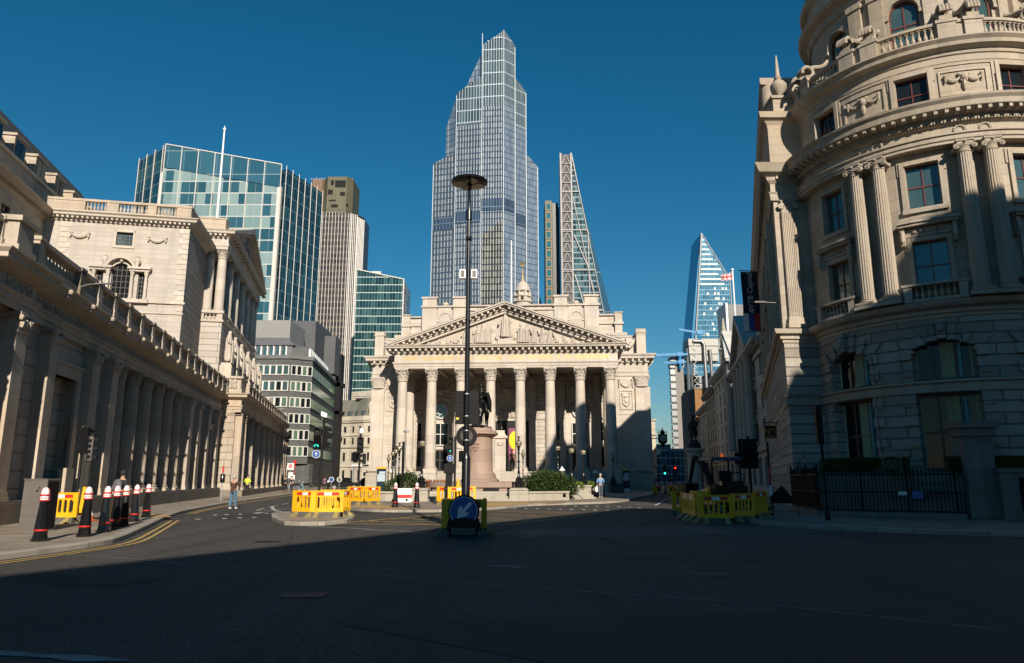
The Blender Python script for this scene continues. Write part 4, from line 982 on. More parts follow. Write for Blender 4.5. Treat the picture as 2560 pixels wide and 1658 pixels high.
def build_corner():
    B = thing('corner_building', 'tall stone corner building with curved columned front, balustraded drum and dome', 'building', (20.9, 34.05, 0))
    S, SP, SR = M_CORN, M_CORNP, M_CORNR
    RR = 6.0; q = PI / 180 * RR
    A0, A1 = -97, 110           # angles: left end to right end, seen from the junction; s = angle*q (left negative)
    WS = [-72, -33, 6, 45, 84]; PS = [-52, -14, 25.5, 64.5]
    def ring(prof, name, mats, a0=A0, a1=A1, step=4):
        n = int((a1 - a0) / step); path = [(RR * math.sin(R(a0 + (a1 - a0) * i / n)), -RR * math.cos(R(a0 + (a1 - a0) * i / n))) for i in range(n + 1)]
        m = MB(); m.sweep(path, prof); return part(name, m, mats, B)
    # banded ground storeys with deep segment-headed openings
    m = MB(); holes = []
    for w in WS: holes += [(w * q - 1.15, w * q + 1.15, 1.9, 5.0), (w * q - 1.15, w * q + 1.15, 5.55, 7.25)]
    wall_grid(m, A0 * q, A1 * q, .0, 8.1, 0, holes, .55)
    for w in WS:
        for sg in (-1, 1): m.xprism([(w * q + sg * 1.15, 7.25), (w * q + sg * 1.15, 6.85), (w * q + sg * .6, 7.12), (w * q, 7.25)], .02, .5)
    part('banded_wall', bend(m, RR), SR, B)
    for w in WS:
        m = MB()
        for z, k in [(2.1, 0), (2.9, 0), (3.75, 0), (4.5, 0), (5.75, 1), (6.45, 1)]:
            for sg in (-1, 1): a, b = sorted((w * q + sg * 1.16, w * q + sg * (1.62 if k == 0 else 1.55))); m.box(a, b, -.1, .3, z, z + .42)
        m.box(w * q - 1.3, w * q - 1.16, -.04, .3, 1.9, 6.9); m.box(w * q + 1.16, w * q + 1.3, -.04, .3, 1.9, 6.9)
        for k, a in enumerate((-36, -22, -9, 9, 22, 36)):
            aa = R(a); c, s_ = math.sin(aa), math.cos(aa); z0 = 4.55; r0, r1 = 2.62 - (.02 if abs(a) < 10 else 0), 3.4 if abs(a) != 22 else 3.25
            x0, x1 = w * q + c * r0 * .75, w * q + c * r1 * .8
            m.xprism([(x0 - .13, z0 + s_ * r0 + .03), (x0 + .13, z0 + s_ * r0 + .03), (x1 + .17, z0 + s_ * r1), (x1 - .17, z0 + s_ * r1)], -.12, .1)
        m.box(w * q - .16, w * q + .16, -.3, .1, 7.2, 8.0); m.ball((w * q, -.3, 7.65), .17, 7, sz=1.3)
        part('arch_surround', bend(m, RR, 1.0), M_CORNR, B)
    ring([(0, 5.0), (.1, 5.04), (.1, 5.36), (.2, 5.42), (.2, 5.5), (0, 5.54)], 'string_course', SP)
    ring([(0, 0), (.4, 0), (.4, 1.1), (.25, 1.2), (0, 1.25)], 'base_course', M_PLINTH)
    ring([(0, 8.05), (.06, 8.1), (.06, 8.22), (.16, 8.26), (.16, 8.42), (.42, 8.5), (.5, 8.6), (.55, 8.72), (0, 8.8)], 'storey_cornice', SP)
    # upper storeys
    m = MB(); holes = []
    for w in WS: holes += [(w * q - .64, w * q + .64, 9.35, 11.45), (w * q - .62, w * q + .62, 12.95, 14.9), (w * q - .62, w * q + .62, 17.35, 19.0)]
    wall_grid(m, A0 * q, A1 * q, 8.1, 20.0, 0, holes, .32)
    part('upper_wall', bend(m, RR), S, B)
    for w in WS:
        m = MB(); x = w * q
        for z0, z1, t in ((9.35, 11.45, .0), (12.95, 14.9, .0), (17.35, 19.0, 0)):
            m.box(x - .82, x - .65, -.1, .1, z0 - .1, z1 + .2); m.box(x + .65, x + .82, -.1, .1, z0 - .1, z1 + .2); m.box(x - .64, x + .64, -.1, .1, z1 + .01, z1 + .2); m.box(x - .9, x + .9, -.05, .1, z0 - .1, z1 + .12) if False else None
            m.box(x - .92, x - .83, -.05, .1, z1 - .4, z1 + .24); m.box(x + .83, x + .92, -.05, .1, z1 - .4, z1 + .24)
        m.box(x - .85, x + .85, -.14, .1, 12.72, 12.92)
        m.box(x - 1.05, x + 1.05, -.42, 0, 12.08, 12.2); m.box(x - 1.1, x + 1.1, -.5, 0, 12.2, 12.3); m.box(x - .85, x + .85, -.12, 0, 11.68, 12.05)
        for sg in (-1, 1): m.box(x + sg * .93 - .08, x + sg * .93 + .08, -.3, 0, 11.3, 12.07); m.tube([(x + sg * .93, -.3, 11.9), (x + sg * .93, -.32, 11.5), (x + sg * .93, -.16, 11.3)], .09, 6)
        for k in range(5): m.ball((x - .5 + k * .25, -.14, 11.87), .09, 5)
        for sg in (-1, 1): a, b = sorted((x + sg * .78, x + sg * 1.06)); m.box(a, b, -.55, 0, 8.75, 9.42)
        m.box(x - 1.12, x + 1.12, -.6, .0, 9.42, 9.52); m.box(x - .78, x + .78, -.5, -.1, 8.75, 8.87)
        for k in range(7): m.merge(baluster(.55, .075, 6), T3(x - .66 + k * .22, -.3, 8.87))
        part('window_surround', bend(m, RR, 1.0), SP, B)
    for w in WS[:4]:
        for z0, z1, nx, nz in ((9.35, 11.45, 2, 2), (12.95, 14.9, 2, 2), (17.35, 19.0, 2, 2)):
            f = window_parts(B, -.66, .66, z0, z1, -RR + .2, M_REDWOOD, M_GLASSS if z0 < 17 else M_GLASSD, nx, nz, .06, .08); f.rotation_euler = (0, 0, R(w))
        for z0, z1, nz in ((1.9, 5.0, 2), (5.55, 7.25, 1)):
            f = window_parts(B, -1.2, 1.2, z0, z1, -RR + .5, M_BRONZEF, M_GLASSD, 3, nz, .12, .1); f.rotation_euler = (0, 0, R(w))
            cu = MB()     # drawn curtains behind the glass
            for a, b in ((-1.15, -.85), (-.1, .45), (.95, 1.15)):
                for k in range(int((b - a) / .1)): cu.tube([(a + k * .1, -RR + .52, z0 + .1), (a + k * .1 + .02, -RR + .53, z1 - .1)], .05, 4)
            if w in (-72, -33): part('curtain', cu, M_CURT, f); part('curtain', MB().tube([(.52, -RR + .52, z0 + .1), (.56, -RR + .52, z1 - .15)], .09, 5), MATS.get('teal_reflection') or plain('teal_reflection', (.10, .30, .32), .6), f)  # teal strip is a window reflection put in as colour, no real curtain
    # columns in pairs with their blocks
    cap = ionic(.27, .52).mesh('capital', SP); sh = shaft_mb(.30, 5.95, 18, .86).mesh('shaft', SP)
    for p in PS:
        for d in (-4.4, 4.4):
            a = R(p + d); o = bpy.data.objects.new('column', sh); COL.objects.link(o); o.parent = B
            o.location = (6.42 * math.sin(a), -6.42 * math.cos(a), 8.95); o.rotation_euler = (0, 0, a)
            k = bpy.data.objects.new('capital', cap); COL.objects.link(k); k.parent = o; k.location = (0, 0, 5.95)
            # wreath above on the frieze
            w_ = MB(); 
            for i in range(12): t = i * PI / 6; w_.ball((.2 * math.cos(t), -.02, .2 * math.sin(t)), .07, 5)
            wr = part('wreath', w_, SP, B); wr.location = (6.22 * math.sin(a), -6.22 * math.cos(a), 16.05); wr.rotation_euler = (0, 0, a)
        m = MB(); m.box((p - 8.5) * q, (p + 8.5) * q, -.8, 0, 8.78, 8.95); part('column_plinth', bend(m, RR, .5), SP, B)
        m = MB(); x = (p - 0) * q; w2 = .95
        for a, b, c, d in ((x - w2, x + w2, 18.85, 18.93), (x - w2, x + w2, 17.75, 17.83), (x - w2, x - w2 + .08, 17.83, 18.85), (x + w2 - .08, x + w2, 17.83, 18.85)): m.box(a, b, -.06, .05, c, d)
        for a, b, c, d in ((x - 1.2, x + 1.2, 19.15, 19.21), (x - 1.2, x - 1.14, 17.5, 19.15), (x + 1.14, x + 1.2, 17.5, 19.15)): m.box(a, b, -.05, .05, c, d)
        for sg in (-1, 1): swag(m, .58, .22, .065, x=x + sg * .4, y=-.03, z=18.6)
        m.ball((x, -.1, 18.55), .15, 8, sz=1.25); m.ball((x - .17, -.08, 18.68), .08, 6); m.ball((x + .17, -.08, 18.68), .08, 6)
        m.tube([(x, -.06, 18.4), (x, -.08, 18.15), (x, -.06, 17.95)], [.08, .1, .05], 6)
        part('garland_panel', bend(m, RR, .6), SP, B)
    ring([(0, 15.4), (.42, 15.42), (.42, 15.55), (.48, 15.57), (.48, 15.74), (.56, 15.78), (.56, 15.84), (.22, 15.86), (.22, 16.3), (.32, 16.34), (.36, 16.46), (.42, 16.48), (.42, 16.62), (.95, 16.78), (1.0, 17.0), (1.12, 17.12), (1.15, 17.2), (0, 17.32)], 'main_cornice', SP)
    m = MB(); n = 62
    for i in range(n * 3):
        a = A0 + (A1 - A0) * i / (n * 3); m.box(a * q, a * q + .065, -.47, -.3, 16.37, 16.47)
    for i in range(n):
        a = A0 + (A1 - A0) * i / n; m.box(a * q, a * q + .12, -.9, -.4, 16.62, 16.76)
    part('dentil_course', bend(m, RR, 1.5), SP, B)
    ring([(0, 19.3), (.03, 19.32), (.03, 19.6), (.1, 19.64), (.14, 19.8), (.42, 19.9), (.46, 20.05), (.6, 20.18), (.6, 20.24), (0, 20.3)], 'attic_cornice', SP)
    # balustrade with scroll buttresses
    m = MB(); b4 = baluster(.72, .085, 8)
    for a0, a1 in ((-80, -62), (-43, -22), (-3.5, 16), (35, 56), (75, 96)):
        k = 9
        for i in range(k): m.merge(b4, T3((a0 + (a1 - a0) * (i + .5) / k) * q, .1, 20.45))
        m.box(a0 * q, a1 * q, -.05, .25, 20.25, 20.45); m.box(a0 * q, a1 * q, -.05, .25, 21.17, 21.3)
    for a0, a1 in ((-97, -80), (-62, -43), (-22, -3.5), (16, 35), (56, 75)):
        m.box(a0 * q, a1 * q, .0, .2, 20.25, 21.17); m.box(a0 * q, a1 * q, -.07, .27, 21.17, 21.32)
        c = (a0 + a1) / 2
        for sg in (-1, 1):
            x = (c + sg * 5) * q; m.box(x - .36, x + .36, -.12, .5, 20.25, 21.2); m.box(x - .42, x + .42, -.17, .5, 21.2, 21.34)
    part('balustrade', bend(m, RR, .5), S, B)
    sc = MB()      # scroll: a rolled stone ribbon leaning back on the drum
    pts = [(0, -.25 + .28 * math.cos(t), .42 + .28 * math.sin(t)) for t in [PI * .1 * k for k in range(-6, 12)]]
    for x in (-.2, -.07, .07, .2): sc.tube([(x, y, z) for _, y, z in pts] , .09, 6)
    for x in (-.13, .0, .13): sc.tube([(x, .0 + .95 * t, .72 + .35 * t - .9 * t * t + 1.0 * t ** 3) for t in (0, .25, .5, .75, 1)], .1, 6)
    sc.box(-.26, .26, -.4, .9, -.02, .2); scm = sc.mesh('scroll_buttress', S)
    for c in (-88, -52.5, -12.8, 25.5, 65.5):
        for sg in (-1, 1):
            a = R(c + sg * 5); o = bpy.data.objects.new('scroll_buttress', scm); COL.objects.link(o); o.parent = B; o.location = (5.75 * math.sin(a), -5.75 * math.cos(a), 21.34); o.rotation_euler = (0, 0, a)
    # drum
    RD = 4.75; qd = PI / 180 * RD; m = MB(); holes = [(w * qd - .62, w * qd + .62, 21.1, 23.6) for w in WS]
    wall_grid(m, -120 * qd, 120 * qd, 20.2, 26.4, 0, holes, .4, arch=range(5))
    for w in WS: arch_ring(m, w * qd, 22.98, .63, .88, -.12, .1, K=10); m.box(w * qd - 1.0, w * qd - .62, -.14, .1, 22.75, 22.95); m.box(w * qd + .62, w * qd + 1.0, -.14, .1, 22.75, 22.95)
    for p in PS:
        for d in (-6, 6): m.box((p + d) * qd - .3, (p + d) * qd + .3, -.2, .1, 20.3, 24.3); m.box((p + d) * qd - .36, (p + d) * qd + .36, -.26, .1, 24.0, 24.3)
    part('drum', bend(m, RD, .4), S, B)
    for w in WS[:3]:
        f = window_parts(B, -.62, .62, 21.1, 23.6, -RD + .15, M_REDWOOD, M_GLASSS, 2, 2, .08, .08, arch=True); f.rotation_euler = (0, 0, R(w))
    m = MB(); m.lathe([(4.75, 24.3), (4.9, 24.35), (4.95, 24.7), (5.3, 24.85), (5.4, 25.05), (4.9, 25.15), (4.85, 26.3), (5.15, 26.4), (5.2, 26.6), (4.6, 26.7)], 0, 0, 48); part('drum_cornice', m, SP, B)
    m = MB(); m.lathe([(4.7, 26.6)] + [(4.7 * math.cos(R(a)), 26.6 + 6.2 * math.sin(R(a))) for a in range(8, 80, 8)] + [(1.1, 32.8), (.9, 33.6), (.3, 34.4)], 0, 0, 32); dm_ = part('dome', m, M_LEAD, B); dm_.location = (0, .8, 0)
    # strip wing on the left, facing the junction, then the side street front
    X0, Y0 = -7.6, .55
    m = MB(); m.hexa([(X0, Y0, 0), (-4.5, Y0, 0), (-4.5, 8, 0), (X0 + 2.2, 8, 0), (X0, Y0, 8.1), (-4.5, Y0, 8.1), (-4.5, 8, 8.1), (X0 + 2.2, 8, 8.1)])
    m.hexa([(X0, Y0, 0), (X0 + .0, Y0, 0), (X0 + 8.6, 28, 0), (X0 + 8.59, 28, 0), (X0, Y0, 8.1), (X0, Y0, 8.1), (X0 + 8.6, 28, 8.1), (X0 + 8.59, 28, 8.1)])
    m.prism([(X0 + .02, Y0 + .02), (X0 + 8.6, 28), (30, 28), (30, 4), (-3, 4)], 0, 8.1)
    part('banded_wall', m, SR, B)
    m = MB(); m.prism([(X0, Y0), (X0 + 8.6, 28), (30, 28), (30, 4), (-3, 4), (-5, Y0)], 8.1, 19.6); part('upper_wall', m, S, B)
    side = [(X0 + 8.6, 28), (X0, Y0), (-5.4, Y0)]
    for nm, pr in (('storey_cornice', [(0, 8.05), (.06, 8.1), (.06, 8.22), (.16, 8.26), (.16, 8.42), (.36, 8.5), (.42, 8.72), (0, 8.8)]), ('main_cornice', [(0, 15.4), (.12, 15.42), (.15, 15.74), (.22, 15.84), (.1, 15.86), (.1, 16.3), (.25, 16.46), (.3, 16.62), (.6, 16.78), (.7, 17.0), (.8, 17.2), (0, 17.3)]), ('attic_cornice', [(0, 19.3), (.03, 19.6), (.14, 19.8), (.34, 19.9), (.4, 20.2), (0, 20.3)]), ('string_course', [(0, 5.0), (.1, 5.04), (.1, 5.36), (.2, 5.5), (0, 5.54)])):
        m = MB(); m.sweep(side[::1], pr); part(nm, m, SP, B)
    m = MB()
    for i in range(46):
        t = i / 46; x, y = X0 + 8.6 * t, Y0 + 26.8 * t; m.box(x - .55, x - .05, y, y + .2, 16.5, 16.74)
    for i in range(9): m.box(X0 + .1 + i * .2, X0 + .2 + i * .2, Y0 - .35, Y0, 16.5, 16.7)
    part('dentil_course', m, SP, B)
    # fluted pilaster with scroll capital
    m = MB(); m.box(X0 + .3, X0 + 1.0, Y0 - .2, Y0, 9.3, 14.85); m.box(X0 + .2, X0 + 1.1, Y0 - .3, Y0, 8.8, 9.05); m.box(X0 + .24, X0 + 1.06, Y0 - .26, Y0, 9.05, 9.3)
    for i in range(7): m.box(X0 + .34 + i * .09, X0 + .385 + i * .09, Y0 - .235, Y0 - .2, 9.4, 14.75)
    part('pilaster', m, SP, B)
    cp = ionic(.31, .55); cp.v = [(x, y * .5, z) for x, y, z in cp.v]; o = part('capital', cp, SP, B); o.location = (X0 + .65, Y0 - .05, 14.85)
    m = MB()
    for i in range(12): t = i * PI / 6; m.ball((X0 + .65 + .18 * math.cos(t), Y0 - .12, 16.05 + .18 * math.sin(t)), .06, 5)
    part('wreath', m, SP, B)
    # side street openings and pilaster strips
    for i, t in enumerate((.14, .34, .54, .74, .93)):
        x, y = X0 + 8.6 * t, Y0 + 26.8 * t; an = math.atan2(26.8, 8.6)
        m = MB(); m.box(-.7, .7, -.14, .3, 9.2, 11.6); m.box(-.95, .95, -.45, .1, 11.9, 12.2); m.box(-.9, .9, -.5, .1, 8.7, 9.2); m.box(-.7, .7, -.14, .3, 12.9, 14.8); m.box(-1.9, -1.4, -.35, .1, 8.8, 15.2); m.box(1.4, 1.9, -.35, .1, 8.8, 15.2)
        o = part('side_bay', m, SP, B); o.location = (x, y, 0); o.rotation_euler = (0, 0, an + PI)
        g = MB(); g.box(-.5, .5, -.16, -.14, 9.4, 11.4); g.box(-.5, .5, -.16, -.14, 13.0, 14.6); part('pane', g, M_GLASSD, o)
        m = MB(); m.box(-.8, .8, -.06, .3, 1.8, 7.0); o = part('side_opening', m, M_GLASSD, B); o.location = (x, y, 0); o.rotation_euler = (0, 0, an + PI)
    # roofs above, obelisk urn, chimney block
    m = MB(); m.box(X0 + .5, X0 + 1.9, Y0 + .3, Y0 + 1.6, 20.3, 21.3); m.box(X0 + .4, X0 + 2.0, Y0 + .2, Y0 + 1.7, 21.3, 21.45); m.box(X0 + 1.9, -4.6, Y0 + .5, Y0 + .8, 20.3, 21.3); part('parapet', m, S, B)
    m = MB().lathe([(.3, 21.45), (.26, 21.6), (.12, 21.7), (.16, 21.85), (.42, 22.15), (.44, 22.4), (.3, 22.6), (.14, 22.7), (.2, 22.85), (.12, 22.95), (.04, 24.2)], X0 + 1.1, Y0 + .9, 12); part('urn', m, SP, B)
    m = MB(); m.prism([(X0 + .9, 3.2), (X0 + 4.6, 15), (-1, 15), (-3.5, 3.2)], 20.2, 23.4); m.prism([(X0 + .7, 3.0), (X0 + 4.5, 15.2), (-1, 15.2), (-3.3, 3.0)], 23.4, 23.8); m.lathe([(.45, 20.2), (.45, 23.6)], X0 + 1.3, 3.4, 12); m.prism([(-3.5, 6), (2.5, 27.5), (30, 27.5), (30, 6)], 19.6, 25.0); part('roof_storey', m, S, B)
    m = MB(); m.hexa([(-6, 2, 20.3), (-3.5, 2, 20.3), (-3.5, 3.2, 20.3), (-6, 3.2, 20.3), (-5.6, 3.0, 22.8), (-3.5, 3.0, 22.8), (-3.5, 3.2, 22.8), (-5.6, 3.2, 22.8)]); part('slate_slope', m, M_SLATE, B)
    m = MB(); m.lathe([(.95, -.3), (1.0, -.2), (1.0, .2), (.95, .3)], 0, 0, 20); m.v = [(x, z, y) for x, y, z in m.v]; m.f = [f[::-1] for f in m.f]; o = part('stone_scroll', m, S, B); o.location = (-4.9, 1.6, 22.2)
    m = MB(); m.hexa([(-2.5, 6, 24.9), (30, 6, 24.9), (30, 27, 24.9), (3, 27, 24.9), (6, 12, 25.6), (26, 10, 25.6), (26, 24, 25.6), (6, 24, 25.6)]); m.xprism([(-3.7, 27), (-2.8, 31.7), (-1, 34.6), (1, 35.9), (4.6, 35.4), (7.5, 35.2), (10.8, 37.7), (20.5, 41), (20.5, 26), (-3, 26)], 1.5, 3); part('roof', m, M_SLATE, B)  # upright slab with uneven top is added out of sight to shade the portico
    m = MB(); m.box(5.8, 30, -2, 4.5, 0, 19.0); part('right_wing', m, S, B)
    # lamp arm on the side
    m = MB(); m.bar((0, 0, 0), (-.8, 0, .03), .03); m.hexa([(-1.3, -.08, 0), (-.7, -.08, 0), (-.7, .08, 0), (-1.3, .08, 0), (-1.25, -.05, .08), (-.7, -.05, .08), (-.7, .05, .08), (-1.25, .05, .08)]); o = part('wall_lamp', m, M_GREYMET, B); o.location = (X0 + .1, Y0 + .4, 10.2)
build_corner()
# ------------------------------------------------------------------ office towers far behind
def slab(poly, z0, z1): return MB().prism(poly, z0, z1)
def build_towers():
    # wide glass office, left: two faces meeting at a corner with bright fins
    B = thing('glass_office', 'wide blue green glass office block with white frames and fins above the stone bank', 'building', (-73.2, 214, 0))
    mA = tower_mat('glass_office_pale', 2.62, 3.9, [(.02, .07, .09), (.03, .10, .13), (.22, .32, .31), (.28, .38, .36), (.04, .12, .16), (.30, .40, .38)], (.42, .44, .42), .02, .09, rough=.07, metal=.25, spand=.0)
    mAb = tower_mat('glass_office_parapet', 5.24, 8.0, [(.05, .16, .22), (.07, .20, .26)], (.3, .35, .35), .01, .02, rough=.06, metal=.5)
    mB = tower_mat('glass_office_blue', 1.35, 3.9, [(.01, .045, .065), (.015, .06, .09), (.03, .12, .15), (.02, .08, .12), (.06, .16, .17)], (.18, .22, .22), .05, .05, rough=.05, metal=.55)
    W = 37.5; H = 99.4; n = 7
    def zt(x): return H - x * .19       # top edge climbs to the left
    m = MB(); m.hexa([(-W, .0, 0), (0, 0, 0), (0, 30, 0), (-W, 30, 0), (-W, 0, 98.5), (0, 0, 91.8), (0, 30, 91.8), (-W, 30, 98.5)]); part('pale_facade', m, mA, B)
    m = MB(); m.hexa([(-W + .3, -.25, 91.8 + 6.7 * 1), (-.3, -.25, 91.85), (-.3, 0.0, 91.85), (-W + .3, 0.0, 98.5), (-W + .3, -.25, 106.4), (-.3, -.25, 99.4), (-.3, 0, 99.4), (-W + .3, 0, 106.4)]); part('glass_parapet', m, mAb, B)
    m = MB()
    for i in range(n + 1):
        x = -W + W * i / n; z = H + 7 * (1 - i / n); m.box(x - .12, x + .12, -.4, 0, 0, z)
        if i < n: m.bar((x, -.3, z), (x + W / n, -.3, z - 1.0), .3, .3)
    m.box(-1.0, .3, -.1, 1.2, 0, 92)
    part('frame_fins', m, plain('pale_fin', (.55, .52, .48), .5), B)
    m = MB(); 
    dx, dy = 6.4, 20
    m.prism([(1.2, 1.0), (1.2 + dx, 1 + dy), (-16, 1 + dy + 5), (-12, 12)], 0, 98.5); part('blue_facade', m, mB, B)
    m = MB()
    for i in range(7):
        t = i / 6; x, y = 1.2 + dx * t, 1 + dy * t; m.hexa([(x - .02, y - .2, 0), (x + .12, y - .15, 0), (x + .12, y, 0), (x - .02, y - .05, 0), (x - .02, y - .2, 99.5), (x + .12, y - .15, 99.5), (x + .12, y, 99.5), (x - .02, y - .05, 99.5)])
    part('frame_fins', m, MATS['pale_fin'], B)
    m = MB(); m.prism([(-W - 13.5, 10), (-W - 1.0, .6), (-W + 4, 8), (-W - 4, 16)], 0, 105.5); part('left_facade', m, mB, B)
    m = MB()
    for i in range(4): t = i / 3; m.box(-W - 13.5 + 12.5 * t - .1, -W - 13.5 + 12.5 * t + .1, 9.7 - 9.4 * t - .1, 10 - 9.4 * t, 0, 106.2)
    m.box(-W - 1, -W, .3, .8, 0, 97)
    part('frame_fins', m, MATS['pale_fin'], B)
    part('roof_plant', MB().box(-30, -24, 6, 12, 96, 102.5).box(-20, -14, 6, 12, 94, 101).box(-10, -5, 6, 12, 93, 99), M_SILVER, B)
    # tall ribbed tower
    B = thing('ribbed_tower', 'tall brown tower with white vertical ribs and darker core rising above', 'skyscraper', (-104, 406, 0))
    mR = tower_mat('ribbed_glazing', 2.0, 3.75, [(.012, .011, .012), (.02, .018, .018), (.05, .04, .034), (.035, .03, .028)], (.07, .055, .045), .05, .38, rough=.25, metal=.1)
    mC = tower_mat('core_cladding', .9, 9.5, [(.10, .095, .055), (.11, .105, .06), (.09, .085, .05)], (.06, .055, .035), .12, .02, rough=.6, metal=.1)
    mRib = plain('ivory_rib', (.58, .55, .52), .45, var=.05)
    poly = [(-12.3, 0), (7, 0), (11.5, 3), (14.3, 9), (14.3, 24), (-12.3, 24)]
    m = slab(poly, 0, 156.5); part('glazing', m, mR, B)
    m = MB()
    for i in range(12): x = -12.3 + i * 1.9; m.box(x - .13, x + .13, -.25, 0, 0, 157.5 - i * .12)
    for k in range(5):
        t = k / 4; m.box(7.8 + 3.6 * t - .2, 7.8 + 3.6 * t + .2, .6 + 2.4 * t - .5, 1.2 + 2.4 * t, 0, 156.2)
    for k in range(6):
        t = k / 5; m.box(11.8 + 2.5 * t - .2, 11.8 + 2.5 * t + .2, 3.2 + 5.8 * t - .5, 3.8 + 5.8 * t, 0, 155)
    part('ribs', m, mRib, B)
    m = MB().box(-17, -12.3, 2, 24, 0, 157).box(-19, -17.2, 4, 24, 0, 171).box(-23, -19.2, 6, 24, 0, 171); part('pale_flank', m, mRib, B)
    m = MB()
    for k in range(44): m.box(-18.9, -17.6, 3.8, 4.0, 4 + k * 3.75, 6 + k * 3.75)
    for k in range(40): m.box(-14.4, -12.4, 1.85, 2.0, 4 + k * 3.75, 6.4 + k * 3.75)
    part('flank_windows', m, M_GLASSD, B)
    m = slab([(-9, 8), (3, 8), (6, 12), (6, 30), (-12, 30), (-12, 12)], 0, 183); part('core', m, mC, B)
    m = slab([(-22.5, 20), (-20, 14), (-14, 14), (-12, 16), (-12, 30), (-22.5, 30)], 0, 184); part('core', m, plain('core_brown', (.16, .10, .06), .5), B)
    m = MB()
    for x, z, w, h in ((-1, 176, 6.5, 4.5), (-6, 177.5, 2, 3), (-7, 171.5, 3, 3), (.5, 170.5, 3, 2.5), (-4, 163, 4, 2), (-5.5, 167, 4, 1), (3.5, 164, 1.5, 1.5)): m.box(x - w / 2, x + w / 2, 7.9, 8, z, z + h)
    part('louvres', m, M_BLACKM, B)
    m = MB()
    for i in range(16): x = -21 + i * 1.7; m.bar((x, 14, 183), (x, 14, 184.4 + rnd.random() * 1.3), .2)
    m.bar((-21, 14, 184.3), (5, 14, 184.3), .15); part('roof_masts', m, M_SILVER, B)
    # green glass block
    B = thing('green_glass_block', 'dark green glass office block with white floor lines beside the ribbed tower', 'building', (-65.5, 356, 0))
    mG = tower_mat('green_glazing', 1.5, 4.1, [(.010, .038, .046), (.014, .055, .062), (.025, .075, .078), (.05, .125, .115), (.012, .045, .052)], (.5, .56, .55), .03, .075, rough=.08, metal=.35)
    m = MB().hexa([(-14, 0, 0), (10, 0, 0), (10, 25, 0), (-14, 25, 0), (-14, 0, 106.5), (10, 0, 101.3), (10, 25, 101.3), (-14, 25, 106.5)]); part('glazing', m, mG, B)
    m = MB().box(9.8, 10.4, -.5, .2, 0, 101.6).bar((-14, -.2, 106.7), (10.2, -.2, 101.5), .5); m.box(-8, -3, 6, 12, 104, 107.5); part('frame', m, MATS['pale_fin'], B)
    # stepped glass skyscraper
    B = thing('stepped_skyscraper', 'very tall stepped glass skyscraper with fine white grid standing behind the portico', 'skyscraper', (-5, 405, 0))
    mS = tower_mat('grid_glazing', 1.4, 3.9, [(.05, .075, .10), (.08, .105, .125), (.14, .165, .185), (.10, .12, .14), (.22, .24, .25)], (.33, .37, .42), .30, .02, rough=.12, metal=.4, spand=.27, spcol=(.075, .105, .15), over=True)
    mS2 = tower_mat('crown_glazing', 1.45, 8.0, [(.05, .09, .11), (.08, .13, .15), (.12, .18, .20), (.07, .11, .14)], (.36, .42, .45), .2, .08, rough=.1, metal=.45)
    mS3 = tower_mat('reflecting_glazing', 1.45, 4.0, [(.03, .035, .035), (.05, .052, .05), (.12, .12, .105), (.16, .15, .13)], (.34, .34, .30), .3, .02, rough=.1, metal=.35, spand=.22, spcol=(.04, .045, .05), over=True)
    mS4 = tower_mat('shaded_glazing', 1.7, 3.9, [(.16, .22, .29), (.22, .29, .36), (.30, .36, .42), (.36, .41, .46)], (.32, .37, .42), .16, .02, rough=.08, metal=.55, spand=.16, spcol=(.10, .15, .21), over=True)
    #      name, footprint, top for plain glazing, top for crown
    V = [((-43.6, 16), (-29.5, 8), (-29.5, 40), (-46, 40), 192.5), ]
    def face(x0, y0, x1, y1, z0, z1a, z1b, mat, nm='facade'):
        m = MB(); d = 12; m.hexa([(x0, y0, z0), (x1, y1, z0), (x1 + 0, y1 + d, z0), (x0, y0 + d, z0), (x0, y0, z1a), (x1, y1, z1b), (x1, y1 + d, z1b), (x0, y0 + d, z1a)]); return part(nm, m, mat, B)
    face(-43.2, 10, -29.5, 6, 0, 192.4, 198, mS); face(-36.2, 12, -29.6, 7.6, 190, 217, 236, mS4, 'sloped_crown')
    face(-29.3, 5, -13.6, 2, 0, 214, 226, mS); face(-29.3, 5, -13.6, 2, 214.01, 236, 246, mS2, 'crown') if False else face(-29.3, 4.9, -13.6, 1.9, 215, 237, 247, mS2, 'crown')
    face(-24.5, 9, -11.2, 5.5, 230, 242, 272, mS4, 'sloped_crown')
    face(-13.4, 1.5, -.2, 0, 0, 226, 238, mS); face(-13.4, 1.4, -.2, -.1, 226, 268, 277, mS2, 'crown')
    face(0, 0, 6.8, 6, 0, 238, 230, mS4); face(0, -.1, 6.8, 5.9, 229, 277.5, 270.5, mS2, 'crown')
    face(7.0, 6, 13.7, 12, 0, 222, 217, mS4); face(7.0, 5.9, 13.7, 11.9, 216, 248, 242, mS2, 'crown')
    face(13.9, 13, 21, 18, 0, 200, 194, mS4)
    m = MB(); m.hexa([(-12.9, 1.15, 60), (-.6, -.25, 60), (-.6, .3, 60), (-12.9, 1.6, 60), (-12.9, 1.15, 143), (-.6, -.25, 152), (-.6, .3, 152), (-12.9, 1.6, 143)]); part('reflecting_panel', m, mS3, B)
    m = MB()
    for x0, y0, x1, y1, za, zb in ((-43.2, 9.6, -29.5, 5.6, 148, 148), (-29.3, 4.6, -13.6, 1.6, 151, 151), (-13.4, 1.1, -.2, -.4, 158, 158), (0, -.4, 6.8, 5.6, 158, 158), (7, 5.6, 13.7, 11.6, 151, 151)):
        m.hexa([(x0, y0, za), (x1, y1, zb), (x1, y1 + .6, zb), (x0, y0 + .6, za), (x0, y0, za + 7.5), (x1, y1, zb + 7.5), (x1, y1 + .6, zb + 7.5), (x0, y0 + .6, za + 7.5)])
